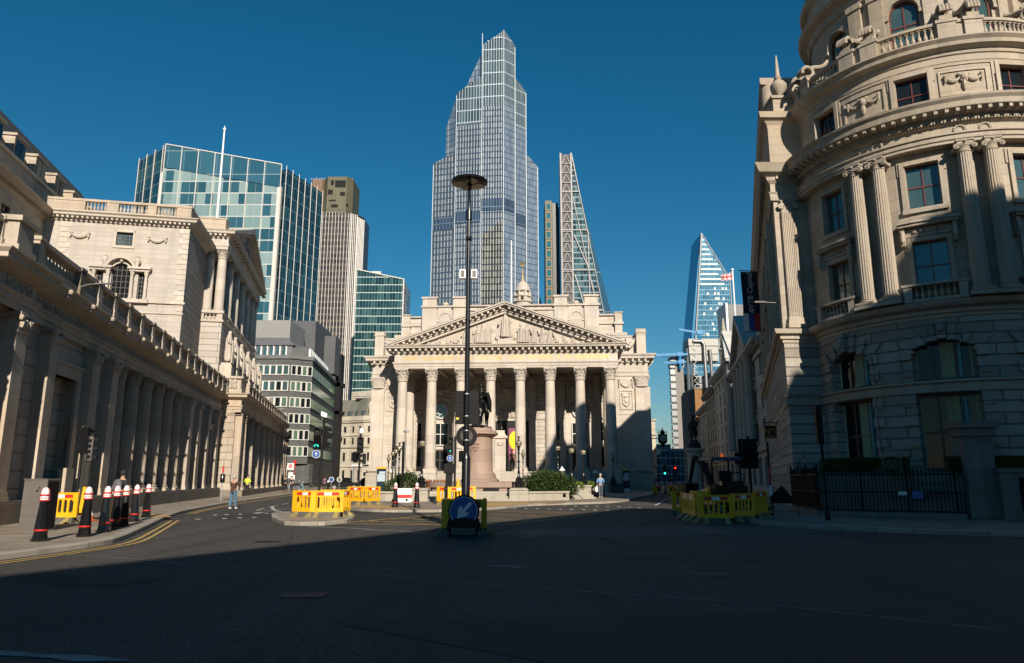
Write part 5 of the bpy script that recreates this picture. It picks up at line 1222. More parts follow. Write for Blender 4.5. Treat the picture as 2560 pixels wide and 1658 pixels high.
    part('plant_floor_band', m, tower_mat('band_glazing', 1.45, 8.0, [(.05, .085, .14), (.07, .11, .17)], (.12, .17, .23), .15, .05, rough=.12, metal=.5), B)
    m = MB()
    for x, y, z in ((-43.4, 9.9, 192), (-29.4, 5.0, 236), (-13.5, 1.6, 277), (-.1, -.3, 278), (6.9, 5.7, 270), (13.8, 11.8, 241.5), (21.1, 17.9, 194)): m.box(x - .2, x + .2, y - .3, y + .3, 0, z - 1)
    part('corner_fins', m, plain('steel_fin', (.40, .45, .50), .4, var=.03), B)
    part('rooftop_dish', MB().ball((-8.5, 3.5, 262), 3.0, 12, sy=.3).bar((-10, 3, 262), (-10, 3, 272), .6), M_WHITE, B)
    # wedge tower with diagonal steel ladder
    B = thing('wedge_tower', 'sloping wedge shaped glass skyscraper with white steel ladder bracing and yellow framed core', 'skyscraper', (33.5, 470, 0))
    mW = tower_mat('wedge_glazing', 2.2, 4.0, [(.012, .035, .045), (.02, .05, .065), (.035, .09, .105), (.09, .17, .18), (.015, .04, .05)], (.06, .10, .12), .06, .25, rough=.1, metal=.4)
    m = MB(); m.xprism([(8.2, 90), (31.5, 90), (8.2, 225)], .5, 40); part('glazing', m, mW, B)
    m = MB(); m.xprism([(31.6, 90), (38.5, 90), (8.4, 225), (8.3, 225)], 6, 40); part('sloping_glass', m, tower_mat('slope_glass', 3, 28, [(.05, .13, .19), (.06, .15, .21)], (.03, .05, .06), .01, .02, rough=.08, metal=.6), B)
    part('ladder_core', MB().box(.2, 8, .6, 12, 60, 224.6), plain('ladder_dark', (.05, .05, .055), .6), B)
    m = MB(); sp = 7.15
    m.box(-.1, 1.1, -.4, .6, 60, 225.2); m.box(7.2, 8.3, -.4, .6, 60, 225.2)
    for i in range(23):
        z = 224.6 - sp * (i + 1); m.box(1.1, 7.2, -.2, .3, z - .25, z + .25); m.bar((1.3, 0, z), (4.15, 0, z + sp - .8), .42); m.bar((7.0, 0, z), (4.15, 0, z + sp - .8), .42)
    for z in (196.5, 168.5, 140, 112):
        xr = 8.3 + (225 - z) * .173; m.box(-.2, xr, -.5, .5, z - .4, z + .4)
    m.bar((8.3, 0, 225), (31.6, 0, 90), .45); m.bar((8.5, 0, 222), (18.3, 0, 168), .5); m.bar((8.5, 0, 193), (18.6, 0, 140), .5); m.bar((8.5, 0, 166), (22.8, 0, 112), .9) if False else None
    m.bar((9, 0, 165), (19, 0, 140), .7); m.bar((18.6, 0, 168), (18.9, 0, 90), .6); m.bar((9, 0, 137), (16, 0, 112), .8); m.bar((19, 0, 137), (29, 0, 90), .8)
    part('steel_ladder', m, MATS['steel_fin'] if False else plain('white_steel', (.26, .25, .25), .5, var=.04), B)
    m = MB().box(-5.6, .0, 14, 34, 40, 190.5).box(-5.2, -1, 10, 34, 40, 192); part('dark_core', m, plain('core_black', (.012, .018, .022), .4, var=.3), B)
    m = MB().box(-10.2, -5.4, 10, 30, 40, 193.9); part('framed_core', m, plain('core_brown_dark', (.05, .045, .02), .5), B)
    m = MB(); g = MB()
    for i in range(22):
        z = 186.3 - i * 6.95
        for a, b, c, d in ((-9.9, -9.2, z, z + 5.8), (-6.5, -5.8, z, z + 5.8), (-9.2, -6.5, z, z + .8), (-9.2, -6.5, z + 5.0, z + 5.8)): m.box(a, b, 9.6, 10, c, d)
        g.box(-9.2, -6.5, 9.85, 9.98, z + .8, z + 5.0)
    part('yellow_frames', m, plain('yellow_steel', (.15, .10, .035), .5), B); part('core_glazing', g, glass('teal_glass', (.03, .17, .20), .1, metal=.4), B)
    # curved dark tower sliver
    B = thing('curved_glass_tower', 'dark rounded glass tower just showing between two taller skyscrapers', 'skyscraper', (10, 600, 0))
    m = MB().lathe([(20, 0), (21.5, 60), (21, 110), (18, 140), (13, 158), (6, 172), (.5, 178)], 0, 0, 28); part('glazing', m, plain('rounded_glazing', (.02, .045, .07), .15, metal=.4), B)
    m = MB()
    for k in range(14):
        pts = []
        for j in range(12):
            z = j * 16; r = (20, 20.6, 21.2, 21.5, 21.5, 21.2, 20.6, 19.6, 18, 14.6, 8.8, .8)[j]; a = k * PI / 7 + j * .35; pts.append((r * math.cos(a), r * math.sin(a), z if j < 11 else 177))
        m.tube(pts, .35, 4)
    part('lattice', m, M_SILVER, B)
    # pointed leaning tower
    B = thing('pointed_tower', 'slender pointed glass tower with white sloping edges behind the right hand street', 'skyscraper', (148.5, 538, 0))
    mP = tower_mat('pointed_glazing', 1.9, 4.0, [(.04, .15, .24), (.06, .19, .28), (.10, .25, .34), (.07, .21, .31)], (.09, .20, .28), .08, .12, rough=.1, metal=.45)
    m = MB(); m.hexa([(-11.5, 0, 40), (19.6, 3, 40), (19.6, 30, 40), (-11.5, 30, 40), (-.2, 0, 190), (.3, 0, 190), (.3, 30, 190), (-.2, 30, 190)]) if False else m.xprism([(-15.5, 40), (19.8, 40), (20.2, 152.5), (0, 190)], 0, 26); part('glazing', m, mP, B)
    m = MB().xprism([(-15.5, 40), (-20.5, 40), (-.3, 189.8), (0, 190)], .8, 30); part('left_glazing', m, plain('left_glass', (.07, .25, .40), .15, metal=.5), B)
    m = MB().bar((0, -.3, 190), (-15.5, -.3, 40), .9).bar((0, -.3, 190), (20.2, -.3, 152.5), .5).bar((20.2, -.3, 152.5), (19.8, -.3, 40), .5); part('white_edge', m, MATS['white_steel'], B)
    m = MB(); r2 = random.Random(3)
    for k in range(20):
        z = 184 - k * 4.0; xl = -(190 - z) * .1033 + 1.2; xr = min(20, (190 - z) * .54) - 1
        if k < 10: 
            if xr > xl + .5: m.box(xl, xr * (.9 - .3 * r2.random()), -.06, -.02, z, z + 1.5)
        else:
            for q in range(3): x = xl + 3 + r2.random() * (xr - xl - 6); m.box(x, x + 1.6, -.06, -.02, z, z + 2.2)
    part('blinds', m, plain('pale_blinds', (.5, .56, .55), .6), B)
    m = MB().box(13, 21, -30, -22, 60, 128); part('dark_reflection', m, M_GLASSD, B) if False else None
    # small modern block right of it
    B = thing('steel_roof_block', 'small grey block with bright white edge behind the flagpole', 'building', (75.8, 240, 0))
    part('wall', MB().box(-2, 8, 0, 12, 0, 60), plain('dark_block', (.05, .055, .06), .4), B); part('white_edge', MB().box(-2.7, -2.05, -.3, 10, 0, 60.5), M_WHITE, B)
    # inside-out tower of steel ducts
    B = thing('ducted_tower', 'grey metal building with outside stair towers, steel ducts and stacked plant boxes', 'building', (93, 420, 0))
    mCon = plain('concrete_column', (.21, .19, .17), .7, var=.12, nscale=.4); mSt = plain('satin_steel', (.26, .255, .25), .32, metal=.65, var=.08); mStB = plain('plant_cladding', (.25, .245, .225), .45, metal=.2, var=.1, nscale=.3)
    m = MB().box(3.3, 8.2, 1, 12, 0, 68.8).box(26, 40, 8, 30, 0, 64); part('concrete_shaft', m, mCon, B)
    m = MB()
    for k in range(17): z = 1 + k * 4.05; m.box(.3, 3.2, .4, 4, z, z + 2.7); m.lathe([(1.0, z + 2.8), (1.0, z + 3.7)], 1.9, 1.2, 8); m.box(.0, 3.4, .2, 4.2, z + 3.72, z + 3.9)
    part('stair_tower', m, mSt, B)
    part('dark_bay', MB().box(8.3, 17, 4, 20, 0, 62), M_BLACKM, B); m = MB()
    for k in range(15): m.box(8.6, 11.2, 3.6, 4, 2 + k * 4.05, 4.9 + k * 4.05); m.box(11.7, 13.6, 3.6, 4, 2 + k * 4.05, 4.9 + k * 4.05)
    part('window_band', m, M_GLASSS, B)
    m = MB()
    for k in range(14): z = 60 - k * 4.6; m.lathe([(2.1, z - 3.6), (2.1, z)], 17.6, 1.6, 14); m.box(15, 20.4, 0, 3.4, z + .1, z + .5)
    part('round_stair', m, mSt, B)
    m = MB().box(12, 28.9, -1, 12, 69.4, 73.2).box(11.6, 29, -1.2, 12, 73.6, 78).box(11.4, 29.1, -1.4, 12, 78.4, 82.6); m.box(1.2, 9, 2, 10, 66, 72.6); part('plant_box', m, mStB, B)
    m = MB().tube([(14, -2, 81), (18.8, -2.4, 81), (20.2, -2.4, 79), (20.4, -2.4, 46), (20.4, -2, 20)], 1.05, 10).tube([(23.4, -2.2, 76), (23.8, -2.2, 72), (24.2, -2.2, 20)], .95, 10).tube([(10.6, 0, 77), (10.8, 0, 50)], .8, 8).tube([(12.6, 0, 76), (12.8, 0, 52)], .6, 8)
    for x in (28, 30.5, 32.8): m.tube([(x, -.5, 64), (x, -.5, 30)], .6, 8)
    part('duct', m, mSt, B)
    m = MB(); 
    for k in range(12): z = 80 - k * 3.2; m.bar((13.5, -1.6, z), (15.5, -1.6, z - 1.6), .25); m.bar((15.5, -1.6, z - 1.6), (13.5, -1.6, z - 3.2), .25)
    m.box(24.5, 34, -1, 0, 66.5, 67.3); m.bar((24.8, -.5, 58), (31, -.5, 66.6), .7); part('bracing', m, mSt, B)
    for i, (x, z, s, d) in enumerate(((18, 84, 1, -1), (6, 71, 1.2, -1), (6, 66.5, .8, 1))):
        c = thing('rooftop_crane', ('blue roof crane on top of the stacked plant boxes', 'blue roof crane reaching left above the stair tower', 'small blue crane parked low beside the stair tower')[i], 'crane', (93 + x, 419, z), 0, 'blue cranes on the ducted tower')
        m = MB().box(-1.6 * s, 1.6 * s, -1, 1, 1.2, 3.4).box(1.6 * s, 4 * s, -.8, .8, 1.6, 2.8).lathe([(.9, -2.2), (.9, 1.2)], 0, 0, 8); part('cab', m, M_CRANEB, c)
        m = MB().bar((-1 * s, 0, 2.4), (-12 * s, 0, 4.2 if i == 0 else 1.6), 1.0 * s, 1.2 * s).bar((-2 * s, 0, 1.2), (-10 * s, 0, 1.2 if i else 4.6), .4, .4); part('jib', m, M_CRANEB, c)
build_towers()

# ------------------------------------------------------------------ the two streets either side of the exchange
def build_streets():
    # grey office block with ribbon windows, beyond the bank
    B = thing('granite_office', 'grey granite office block with rows of white framed windows and a chamfered corner', 'building', (-33.2, 118, 0))
    def corner_pts(o=0): return [(-26, -1.5 - o), (-3.0 + o * .4, -1.5 - o), (.0 + o, .6 - o * .6), (-3.2 + o, 30), (-26, 30)]
    m = MB().prism(corner_pts(), 3.9, 20.8); part('wall', m, M_GRAN, B)
    m = MB().prism([(x * .98, y + .8) for x, y in corner_pts()], 0, 3.9); part('ground_floor', m, M_GRAN, B)
    m = MB()
    for x in (-24, -19, -14, -9, -4.2): m.box(x - .5, x + .5, -1.3, -.4, 0, 3.9)
    m.prism([(-.9, .6), (.2, 1.2), (.5, 2.4), (-.6, 2)], 0, 3.9); part('ground_pillar', m, M_GRAN, B)
    m = MB().box(-23, -19.6, -.72, -.6, .2, 3.5).box(-18.4, -14.6, -.72, -.6, .2, 3.5).box(-13.4, -9.6, -.72, -.6, .2, 3.5).box(-8.4, -4.8, -.72, -.6, .2, 3.5); part('shop_glazing', m, M_GLASSD, B)
    # each window its own frame and pane
    fr = MB(); W, H = 1.02, 1.62
    for a, b, c, d in ((0, .13, 0, H), (W - .13, W, 0, H), (.13, W - .13, 0, .1), (.13, W - .13, H - .1, H)): fr.box(a, b, -.1, .06, c, d)
    frm = fr.mesh('window', M_WFRAME); pm = {}
    for k, g in enumerate((M_GLASSD, M_GLASSG, M_GLASSB, M_GLASSS)): pm[k] = MB().quad((.1, -.04, .08), (W - .1, -.04, .08), (W - .1, -.04, H - .08), (.1, -.04, H - .08)).mesh('pane', g)
    rr = random.Random(5)
    for fl in range(6):
        z = 5.05 + fl * 2.62
        for i in range(9):
            x = -3.15 - (i + 1) * 1.04
            if x < -16: continue
            o = bpy.data.objects.new('window', frm); COL.objects.link(o); o.parent = B; o.location = (x, -1.55, z)
            k = bpy.data.objects.new('pane', pm[rr.choice((0, 0, 1, 1, 2) if fl < 4 else (0, 3, 3))]); COL.objects.link(k); k.parent = o
        a = math.atan2(2.1, 3.0)
        for i in range(4):
            o = bpy.data.objects.new('window', frm); COL.objects.link(o); o.parent = B; t = .04 + i * .245; o.location = (-3.0 + 3.0 * t, -1.5 + 2.1 * t - .05, z); o.rotation_euler = (0, 0, a); o.scale = (.82, 1, 1)
            k = bpy.data.objects.new('pane', pm[rr.choice((0, 1, 1))]); COL.objects.link(k); k.parent = o
    an = math.atan2(29.4, -3.2); wm2 = MB().box(.0, 1.1, -.1, .0, 0, 1.5).mesh('window', M_GLASSG)
    for fl in range(6):
        for i in range(16): o = bpy.data.objects.new('side_window', wm2); COL.objects.link(o); o.parent = B; k = .5 + i * 1.75; o.location = (math.cos(an) * k, .6 + math.sin(an) * k, 5.1 + fl * 2.62); o.rotation_euler = (0, 0, an)
    m = MB()
    for k in range(2): m.prism(corner_pts(.25 + .2 * k), 20.8 + k * 0, 21.4 + k * .1) if not k else None
    m.prism([(-26, -.4), (-3.4, -.4), (-1.2, 1.6), (-4.2, 29), (-26, 29)], 21.4, 23.2); part('roof_storey', m, M_LEAD, B)
    m = MB()
    for i in range(13): m.box(-4.3 - i * 1.04, -4.1 - i * 1.04, -.52, -.4, 21.5, 23.1)
    for i in range(16): t = i / 16; x, y = -1.1 - 3.0 * t, 2.2 + 27 * t; m.box(x - .12, x + .25, y, y + .7, 21.5, 23.1)
    part('roof_fins', m, M_WHITE, B)
    g = MB()
    for i in range(12): g.box(-4.1 - (i + 1) * 1.04 + .25, -4.35 - i * 1.04 + .2, -.44, -.4, 21.6, 23.0)
    part('roof_windows', g, M_GLASSS, B)
    m = MB(); m.hexa([(-26, -.7, 23.2), (-2.8, -.7, 23.2), (-3.2, 12, 23.2), (-26, 12, 23.2), (-26, 1.0, 24.8), (-4.6, 1.0, 24.8), (-4, 12, 24.8), (-26, 12, 24.8)]); part('lead_slope', m, M_LEAD, B)
    part('plant_room', MB().box(-26, -5.5, 5, 14, 24.6, 28.7), M_ROOFG, B); part('plant_room', MB().box(-9, -4.4, 17, 29, 22, 31.2).box(-4.4, -2.2, 24, 28, 22, 29.6), M_ROOFD, B)
    m = MB().box(-3.3, -2.3, 30.1, 33, 0, 27).box(-3.4, -1.9, 30.1, 33.2, 20.2, 21).box(-3.4, -1.9, 30.1, 33.2, 14.5, 15.2); part('dark_stair_tower', m, M_BLACKM, B)
    t = text_mb('', .5) if False else None
    # domed bank seen between: pale curved frontage
    B = thing('mansard_bank', 'pale stone building with grey mansard roof and dormers at the end of the left street', 'building', (-34.5, 160, 0))
    S = stone('bank_end_stone', (.50, .455, .375), 1.1, .42, joint=.3, stain=.3, warm=.3)
    pts = [(-12, 3), (-3.6, 1), (-1.2, 0), (2.2, -2.2), (4.8, -2.4), (12, -2.4), (12, 20), (-12, 20)]
    m = MB().prism(pts, 0, 13.6); part('wall', m, S, B)
    m = MB(); m.sweep(pts[:6], [(0, 13.4), (.3, 13.6), (.35, 13.9), (.5, 14.0), (.5, 14.2), (0, 14.3)]); m.sweep(pts[:6], [(0, 3.9), (.2, 4.0), (.2, 4.3), (0, 4.4)]); m.sweep(pts[:6], [(0, 10.6), (.2, 10.7), (.2, 10.9), (0, 11)]); m.sweep(pts[:6], [(0, 8.0), (.25, 8.1), (.35, 8.35), (0, 8.5)])
    m.sweep(pts[:6], [(.1, 14.3), (.1, 15.0), (.2, 15.1), (-.3, 15.1), (-.3, 14.3)]); part('cornice', m, S, B)
    wm = MB(); wm.box(-.42, .42, -.12, .1, -.12, .0); wm.box(-.42, .42, -.16, .1, 1.5, 1.66); wm.box(-.42, -.3, -.08, .1, 0, 1.5); wm.box(.3, .42, -.08, .1, 0, 1.5); wmm = wm.mesh('window', S)
    gm = MB().box(-.3, .3, -.03, .0, 0, 1.5).mesh('pane', M_GLASSD)
    def along(pts, step, off):
        out = []
        for (x0, y0), (x1, y1) in zip(pts, pts[1:]):
            L = math.hypot(x1 - x0, y1 - y0); n = max(1, int(L / step))
            for i in range(n): t = (i + .5) / n; out.append((x0 + (x1 - x0) * t, y0 + (y1 - y0) * t, math.atan2(y1 - y0, x1 - x0)))
        return out
    for x, y, a in along(pts[:6], 1.35, 0):
        for z, h in ((1.2, 1.4), (5.3, 1.2), (8.9, .9), (11.5, .85)):
            if x > 9 or x < -7: continue
            o = bpy.data.objects.new('window', wmm); COL.objects.link(o); o.parent = B; o.location = (x, y, z); o.rotation_euler = (0, 0, a); o.scale = (1, 1, h)
            k = bpy.data.objects.new('pane', gm); COL.objects.link(k); k.parent = o
    pin = [(x * .92 + .2, y + 1.2) for x, y in pts]; p2 = [(x * .7 + .5, y + 4.2) for x, y in pts[:6]] + [(9, 18), (-9, 18)]
    n = len(pin); m = MB(); m.add([(x, y, 14.2) for x, y in pin] + [(x, y, 19.2) for x, y in p2], [(i, (i + 1) % n, n + (i + 1) % n, n + i) for i in range(n)] + [tuple(range(n, 2 * n))]); part('mansard_roof', m, plain('green_slate', (.15, .145, .115), .7, var=.2), B)
    for x, y, a in along(pin[:6], 1.7, 0)[1:-2]:
        m = MB().box(-.45, .45, -.1, 1.2, 0, 1.3).box(-.55, .55, -.2, 1.3, 1.3, 1.45); dm = part('dormer', m, M_LEAD, B); dm.location = (x, y + .5, 14.9); dm.rotation_euler = (0, 0, a)
        part('pane', MB().box(-.3, .3, -.13, -.1, .2, 1.15), M_GLASSS, dm)
    m = MB(); m.box(3.2, 6.0, -1.9, 2, 14.2, 17.6); arch_ring(m, 4.6, 17.2, .2, 1.5, -2.0, 0); part('gable', m, S, B); part('window', MB().box(4.1, 5.1, -1.95, -1.9, 15, 16.6), M_GLASSS, B)
    part('roof_rail', MB().bar((-2, 4, 19.9), (6, 3, 19.9), .08).bar((-2, 4, 19.5), (6, 3, 19.5), .06).box(-1, 7, 3.5, 8, 19.0, 19.4), M_BLACKM, B)
    B = thing('pale_tower_block', 'plain pale stone block rising behind the mansard roof', 'building', (-33, 185, 0)); part('wall', MB().prism([(-9, 3), (-3, 0), (10, 0), (10, 15), (-9, 15)], 0, 23.8), S, B)
    m = MB(); 
    for i in range(4):
        for j in range(2): m.box(1 + i * 1.3, 2 + i * 1.3, -.06, .02, 20.6 + j * 1.4, 21.8 + j * 1.4)
    part('window_grid', m, M_WHITE, B)
    # left side of the right-hand street, beyond the exchange
    B = thing('turret_corner_building', 'sunlit ornate stone building with green copper turret beside the bracket clock', 'building', (22.5, 128, 0))
    m = MB().prism([(-4, 0), (3.2, 2), (6.0, 40), (-4, 40)], 0, 11.8); part('wall', m, S, B)
    m = MB(); 
    for z in (3.6, 6.3, 9.0, 11.6): m.sweep([(6.0, 40), (3.2, 2), (-4, 0)][::-1], [(0, z), (.25, z + .1), (.35, z + .35), (0, z + .45)])
    part('cornice', m, S, B); part('windows', MB().box(-.4, .3, .95, 1.1, 1.2, 3).box(1.2, 1.9, 1.4, 1.55, 4.4, 5.8).box(-.4, .3, .95, 1.1, 4.4, 5.8).box(1.2, 1.9, 1.4, 1.6, 7.2, 8.6), M_GLASSD, B)
    part('copper_turret', MB().lathe([(.9, 11.8), (.9, 14.0), (1.1, 14.2), (.7, 15), (.2, 16)], 1.4, 4, 8).bar((1.4, 3, 14.6), (4.2, 3, 14.4), .12), M_VERDI, B)
    # glass block closing the street
    B = thing('street_end_block', 'blue glass block closing the far end of the right hand street', 'building', (63, 300, 0))
    part('glazing', MB().box(-9, 8, 0, 20, 0, 13.6), tower_mat('street_end_glazing', 2, 3.2, [(.02, .06, .09), (.04, .10, .14), (.06, .14, .18)], (.15, .2, .22), .08, .12), B); part('roof_plant', MB().box(-3, 3, 3, 10, 13.6, 15.5), M_ROOFD, B)
    # right-hand side of the street, one building after another
    def row(name, label, x0, y0, x1, y1, zc, zt, mat, floors, bays, depth=14, arch=False, ped=None, gap=1.0, cw=1.0):
        L = math.hypot(x1 - x0, y1 - y0); an = math.atan2(y1 - y0, x1 - x0)
        B = thing(name, label, 'building', (x1, y1, 0), an + PI)       # local x runs back towards the camera, -y faces the street
        holes = []; fh = (zc - 4.4) / floors; bw = L / bays
        for f in range(floors):
            for b in range(bays): c = (b + .5) * bw; holes.append((c - cw * .5, c + cw * .5, 4.9 + f * fh, 4.9 + f * fh + fh * .6))
        for b in range(bays): c = (b + .5) * bw; holes.append((c - bw * .3, c + bw * .3, .9, 3.5))
        m = MB(); wall_grid(m, 0, L, 0, zc, 0, holes, .4); m.box(0, L, .42, depth, 0, zc); part('wall', m, mat, B)
        m = MB(); m.box(-.02, L + .02, -.5, .0, zc - .35, zc); m.box(-.02, L + .02, -.9, .3, zc, zc + .35); m.box(0, L, -.3, 0, 4.0, 4.35); m.box(0, L, -.15, 0, zc - 1.0, zc - .6)
        for i in range(int(L / .9)): m.box(i * .9 + .2, i * .9 + .5, -.8, -.5, zc - .3, zc - .01)
        for h in holes[:floors * bays]: m.box(h[0] - .15, h[1] + .15, -.16, 0, h[2] - .2, h[2]); m.box(h[0] - .12, h[1] + .12, -.1, 0, h[3], h[3] + .2)
        m.box(0, L, .1, .5, zc + .35, zc + 1.3); part('cornice', m, mat, B)
        gm2 = MB().box(-.5, .5, 0, .03, 0, 1).mesh('pane', M_GLASSD); fm2 = MB().box(-.5, -.44, -.05, 0, 0, 1).box(.44, .5, -.05, 0, 0, 1).box(-.44, .44, -.05, 0, .47, .53).box(-.03, .03, -.05, 0, 0, 1).mesh('window', M_WFRAME)
        for h in holes[:floors * bays]:
            o = bpy.data.objects.new('window', fm2); COL.objects.link(o); o.parent = B; o.location = ((h[0] + h[1]) / 2, .34, h[2]); o.scale = (h[1] - h[0], 1, h[3] - h[2])
            k = bpy.data.objects.new('pane', gm2); COL.objects.link(k); k.parent = o
        g = MB()
        for h in holes[floors * bays:]: g.box(h[0], h[1], .38, .41, h[2], h[3])
        part('shop_front', g, M_GLASSD, B)
        if zt > zc + .5:
            m = MB(); m.hexa([(0, .8, zc + .3), (L, .8, zc + .3), (L, depth, zc + .3), (0, depth, zc + .3), (1, 2.8, zt), (L - 1, 2.8, zt), (L - 1, depth - 2, zt), (1, depth - 2, zt)]); part('mansard_roof', m, M_LEAD, B)
            for i in range(bays): c = (i + .5) * bw; m = MB().box(c - .6, c + .6, .7, 3, zc + .35, zc + 1.9).box(c - .7, c + .7, .6, 3, zc + 1.9, zc + 2.1); dm = part('dormer', m, mat, B); part('pane', MB().box(c - .35, c + .35, .66, .7, zc + .7, zc + 1.75), M_GLASSD, dm)
        if ped:
            m = MB(); c, w, h = ped; m.xprism([(c - w, zc + .3), (c + w, zc + .3), (c, zc + h)], -.4, 3); part('pediment', m, mat, B)
            m = MB()
            for sg in (-1, 1): m.xprism([(c + sg * (w + .7), zc + .3), (c + sg * (w - .6), zc + .3), (c, zc + h), (c, zc + h + .6)], -1.0, 3)
            part('pediment_cornice', m, mat, B)
            m = MB()
            for i in range(4): x = c - w * .75 + i * w * .5; m.lathe([(.45, 5), (.4, zc - .6), (.55, zc - .4)], x, -.5, 10)
            part('half_column', m, mat, B)
        return B
    row('pedimented_building', 'shaded stone building with half columns and a big triangular pediment beside the corner building', 22.0, 62.2, 27.6, 89.5, 13.6, 13.6, M_STREET, 3, 6, ped=(15, 7.5, 4.4), cw=1.5)
    row('pale_street_block', 'pale stone block with plain rows of windows and a roof gable below the flag', 28.0, 90, 31.6, 112, 16.2, 19.6, stone('street_pale_stone', (.50, .49, .46), 1.3, .45, joint=.15, stain=.3, warm=.05), 5, 5, ped=(20.5, 1.2, 3.6), cw=1.2)
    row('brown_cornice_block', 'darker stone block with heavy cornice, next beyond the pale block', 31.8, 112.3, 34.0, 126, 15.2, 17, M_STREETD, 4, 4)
    row('carved_front_block', 'narrow stone building with dormers beyond the heavy cornice block', 34.2, 126.3, 36.6, 141, 13.8, 16.5, M_STREET, 4, 4)
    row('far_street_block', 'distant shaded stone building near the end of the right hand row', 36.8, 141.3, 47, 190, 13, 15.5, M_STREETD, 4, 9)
    row('last_street_block', 'farthest stone building of the row before the ducted tower', 47.3, 190.3, 62, 250, 12.5, 14, M_STREET, 4, 10)
    B = thing('brick_block', 'sunlit brown brick block with flat parapet above the street roofs', 'building', (52.4, 200, 0)); part('wall', MB().box(-1.5, 12, 0, 14, 0, 26), M_BRICK, B); part('coping', MB().box(-1.7, 12.2, -.2, 14.2, 26, 26.4), M_LEAD, B); part('downpipe', MB().bar((1.6, -.15, 12), (1.6, -.15, 26), .15), M_SILVER, B); part('side_wall', MB().prism([(-2.3, 3), (-1.6, .1), (-1.6, 13), (-2.3, 13)], 0, 25.5), M_SLATE, B)
    B = thing('church_pinnacle', 'tall gothic stone pinnacle rising over the street roofs', 'tower', (57, 190, 0))
    m = MB().lathe([(1.5, 0), (1.5, 35), (1.8, 35.2), (1.2, 36), (1.0, 38), (.5, 41), (.15, 44)], 0, 0, 8, smooth=False)
    for i in range(8):
        a = i * PI / 4; x, y = 1.3 * math.cos(a), 1.3 * math.sin(a); m.bar((x, y, 30), (x, y, 37), .3); m.bar((x, y, 37), (x * .9, y * .9, 38.6), .12)
        for k in range(5): m.ball((x * (.75 - .13 * k), y * (.75 - .13 * k), 37.6 + k * 1.2), .2, 5)
    part('spire', m, S, B)
    # flags
    B = thing('union_flag', 'red, white and blue national flag flying on a white pole above the street roofs', 'flag', (28.1, 88.4, 19.2))
    part('flagpole', MB().lathe([(.12, -3), (.1, 8.3), (.2, 8.4), (.15, 8.6)], 0, 0, 8), M_WHITE, B)
    fl = MB(); W2, H2 = 1.35, .95
    def fp(u, v): return (-.1 - u * W2, .16 * math.sin(u * 7), 8.1 - (1 - v) * H2 - u * .25 + .05 * math.sin(u * 9))
    nx = 26; ny = 16
    for i in range(nx):
        for j in range(ny):
            u, v = (i + .5) / nx, (j + .5) / ny; X, Y = (u - .5) * 2, (v - .5) * 2; k = 0
            if abs(abs(X) - abs(Y)) < .30: k = 1
            if abs(abs(X) - abs(Y)) < .12: k = 2
            if abs(X) < .22 or abs(Y) < .36: k = 1
            if abs(X) < .12 or abs(Y) < .2: k = 2
            fl.quad(fp(i / nx, j / ny), fp((i + 1) / nx, j / ny), fp((i + 1) / nx, (j + 1) / ny), fp(i / nx, (j + 1) / ny), k)
    part('flag_cloth', fl, [M_BLUE, M_WHITE, M_RED], B)
    B = thing('hanging_banner', 'dark blue hanging banner with white lettering and striped foot on a wall pole', 'banner', (15.6, 44.4, 10.6))
    part('banner_pole', MB().tube([(.4, 0, 3.95), (-1.1, 0, 4.05)], .035, 6).tube([(.4, 0, .1), (-1.1, 0, .0)], .03, 6), M_SILVER, B)
    bn = MB(); bs = MB(); K = 12
    for i in range(K):
        for j in range(10):
            def bp(u, v): return (-.98 + u * 1.08, .05 * math.sin(v * 9) - .03 * math.cos(u * 5), .05 + v * 3.9 + (.06 * math.sin(u * 4) if v == 0 else 0))
            k = 0 if j > 2 else (1 if i < 4 else 2 if i < 8 else 3)
            bn.quad(bp(i / K, j / 10), bp((i + 1) / K, j / 10), bp((i + 1) / K, (j + 1) / 10), bp(i / K, (j + 1) / 10), k)
    cl = part('banner_cloth', bn, [M_NAVY, M_WHITE, plain('stripe_blue', (.02, .08, .35), .6), M_RED], B)
    t = text_mb('#VTB Capital', .48, .01); t.v = [(-z, y, x) for x, y, z in t.v]; o = part('banner_lettering', t, M_WHITE, cl); o.location = (-.32, -.1, 2.55)
    B = thing('hanging_sign', 'black hanging sign with gold lettering on an iron wall bracket', 'sign', (14.2, 39.9, 4.1))
    part('sign_board', MB().box(-.36, .36, -.03, .03, -.35, .35), M_BLACK, B)
    part('bracket', MB().tube([(.45, 0, .5), (-.4, 0, .5)], .02, 6).box(-.3, -.27, -.01, .01, .35, .5).box(.27, .3, -.01, .01, .35, .5).tube([(.3, 0, .5), (0, 0, .58), (-.35, 0, .5)], .012, 5), M_BLACKM, B)
    m = text_mb('Nº1', .42, .01); m.v = [(x, y, z - .1) for x, y, z in m.v]; m2 = text_mb('CORNHILL', .125, .01); m2.v = [(x, y, z - .27) for x, y, z in m2.v]; m.merge(m2)
    for a, b, c, d in ((-.34, .34, .32, .335), (-.34, .34, -.335, -.32), (-.34, -.325, -.32, .32), (.325, .34, -.32, .32)): m.box(a, b, -.005, .005, c, d)
    o = part('gold_lettering', m, M_GOLD, B); o.location = (0, -.04, 0)
    # bracket clock on the exchange corner
    B = thing('bracket_clock', 'ornate black and gilt double faced street clock hanging from a bracket', 'clock', (20.0, 96.5, 6.8)); B.scale = (.55, .55, .55)
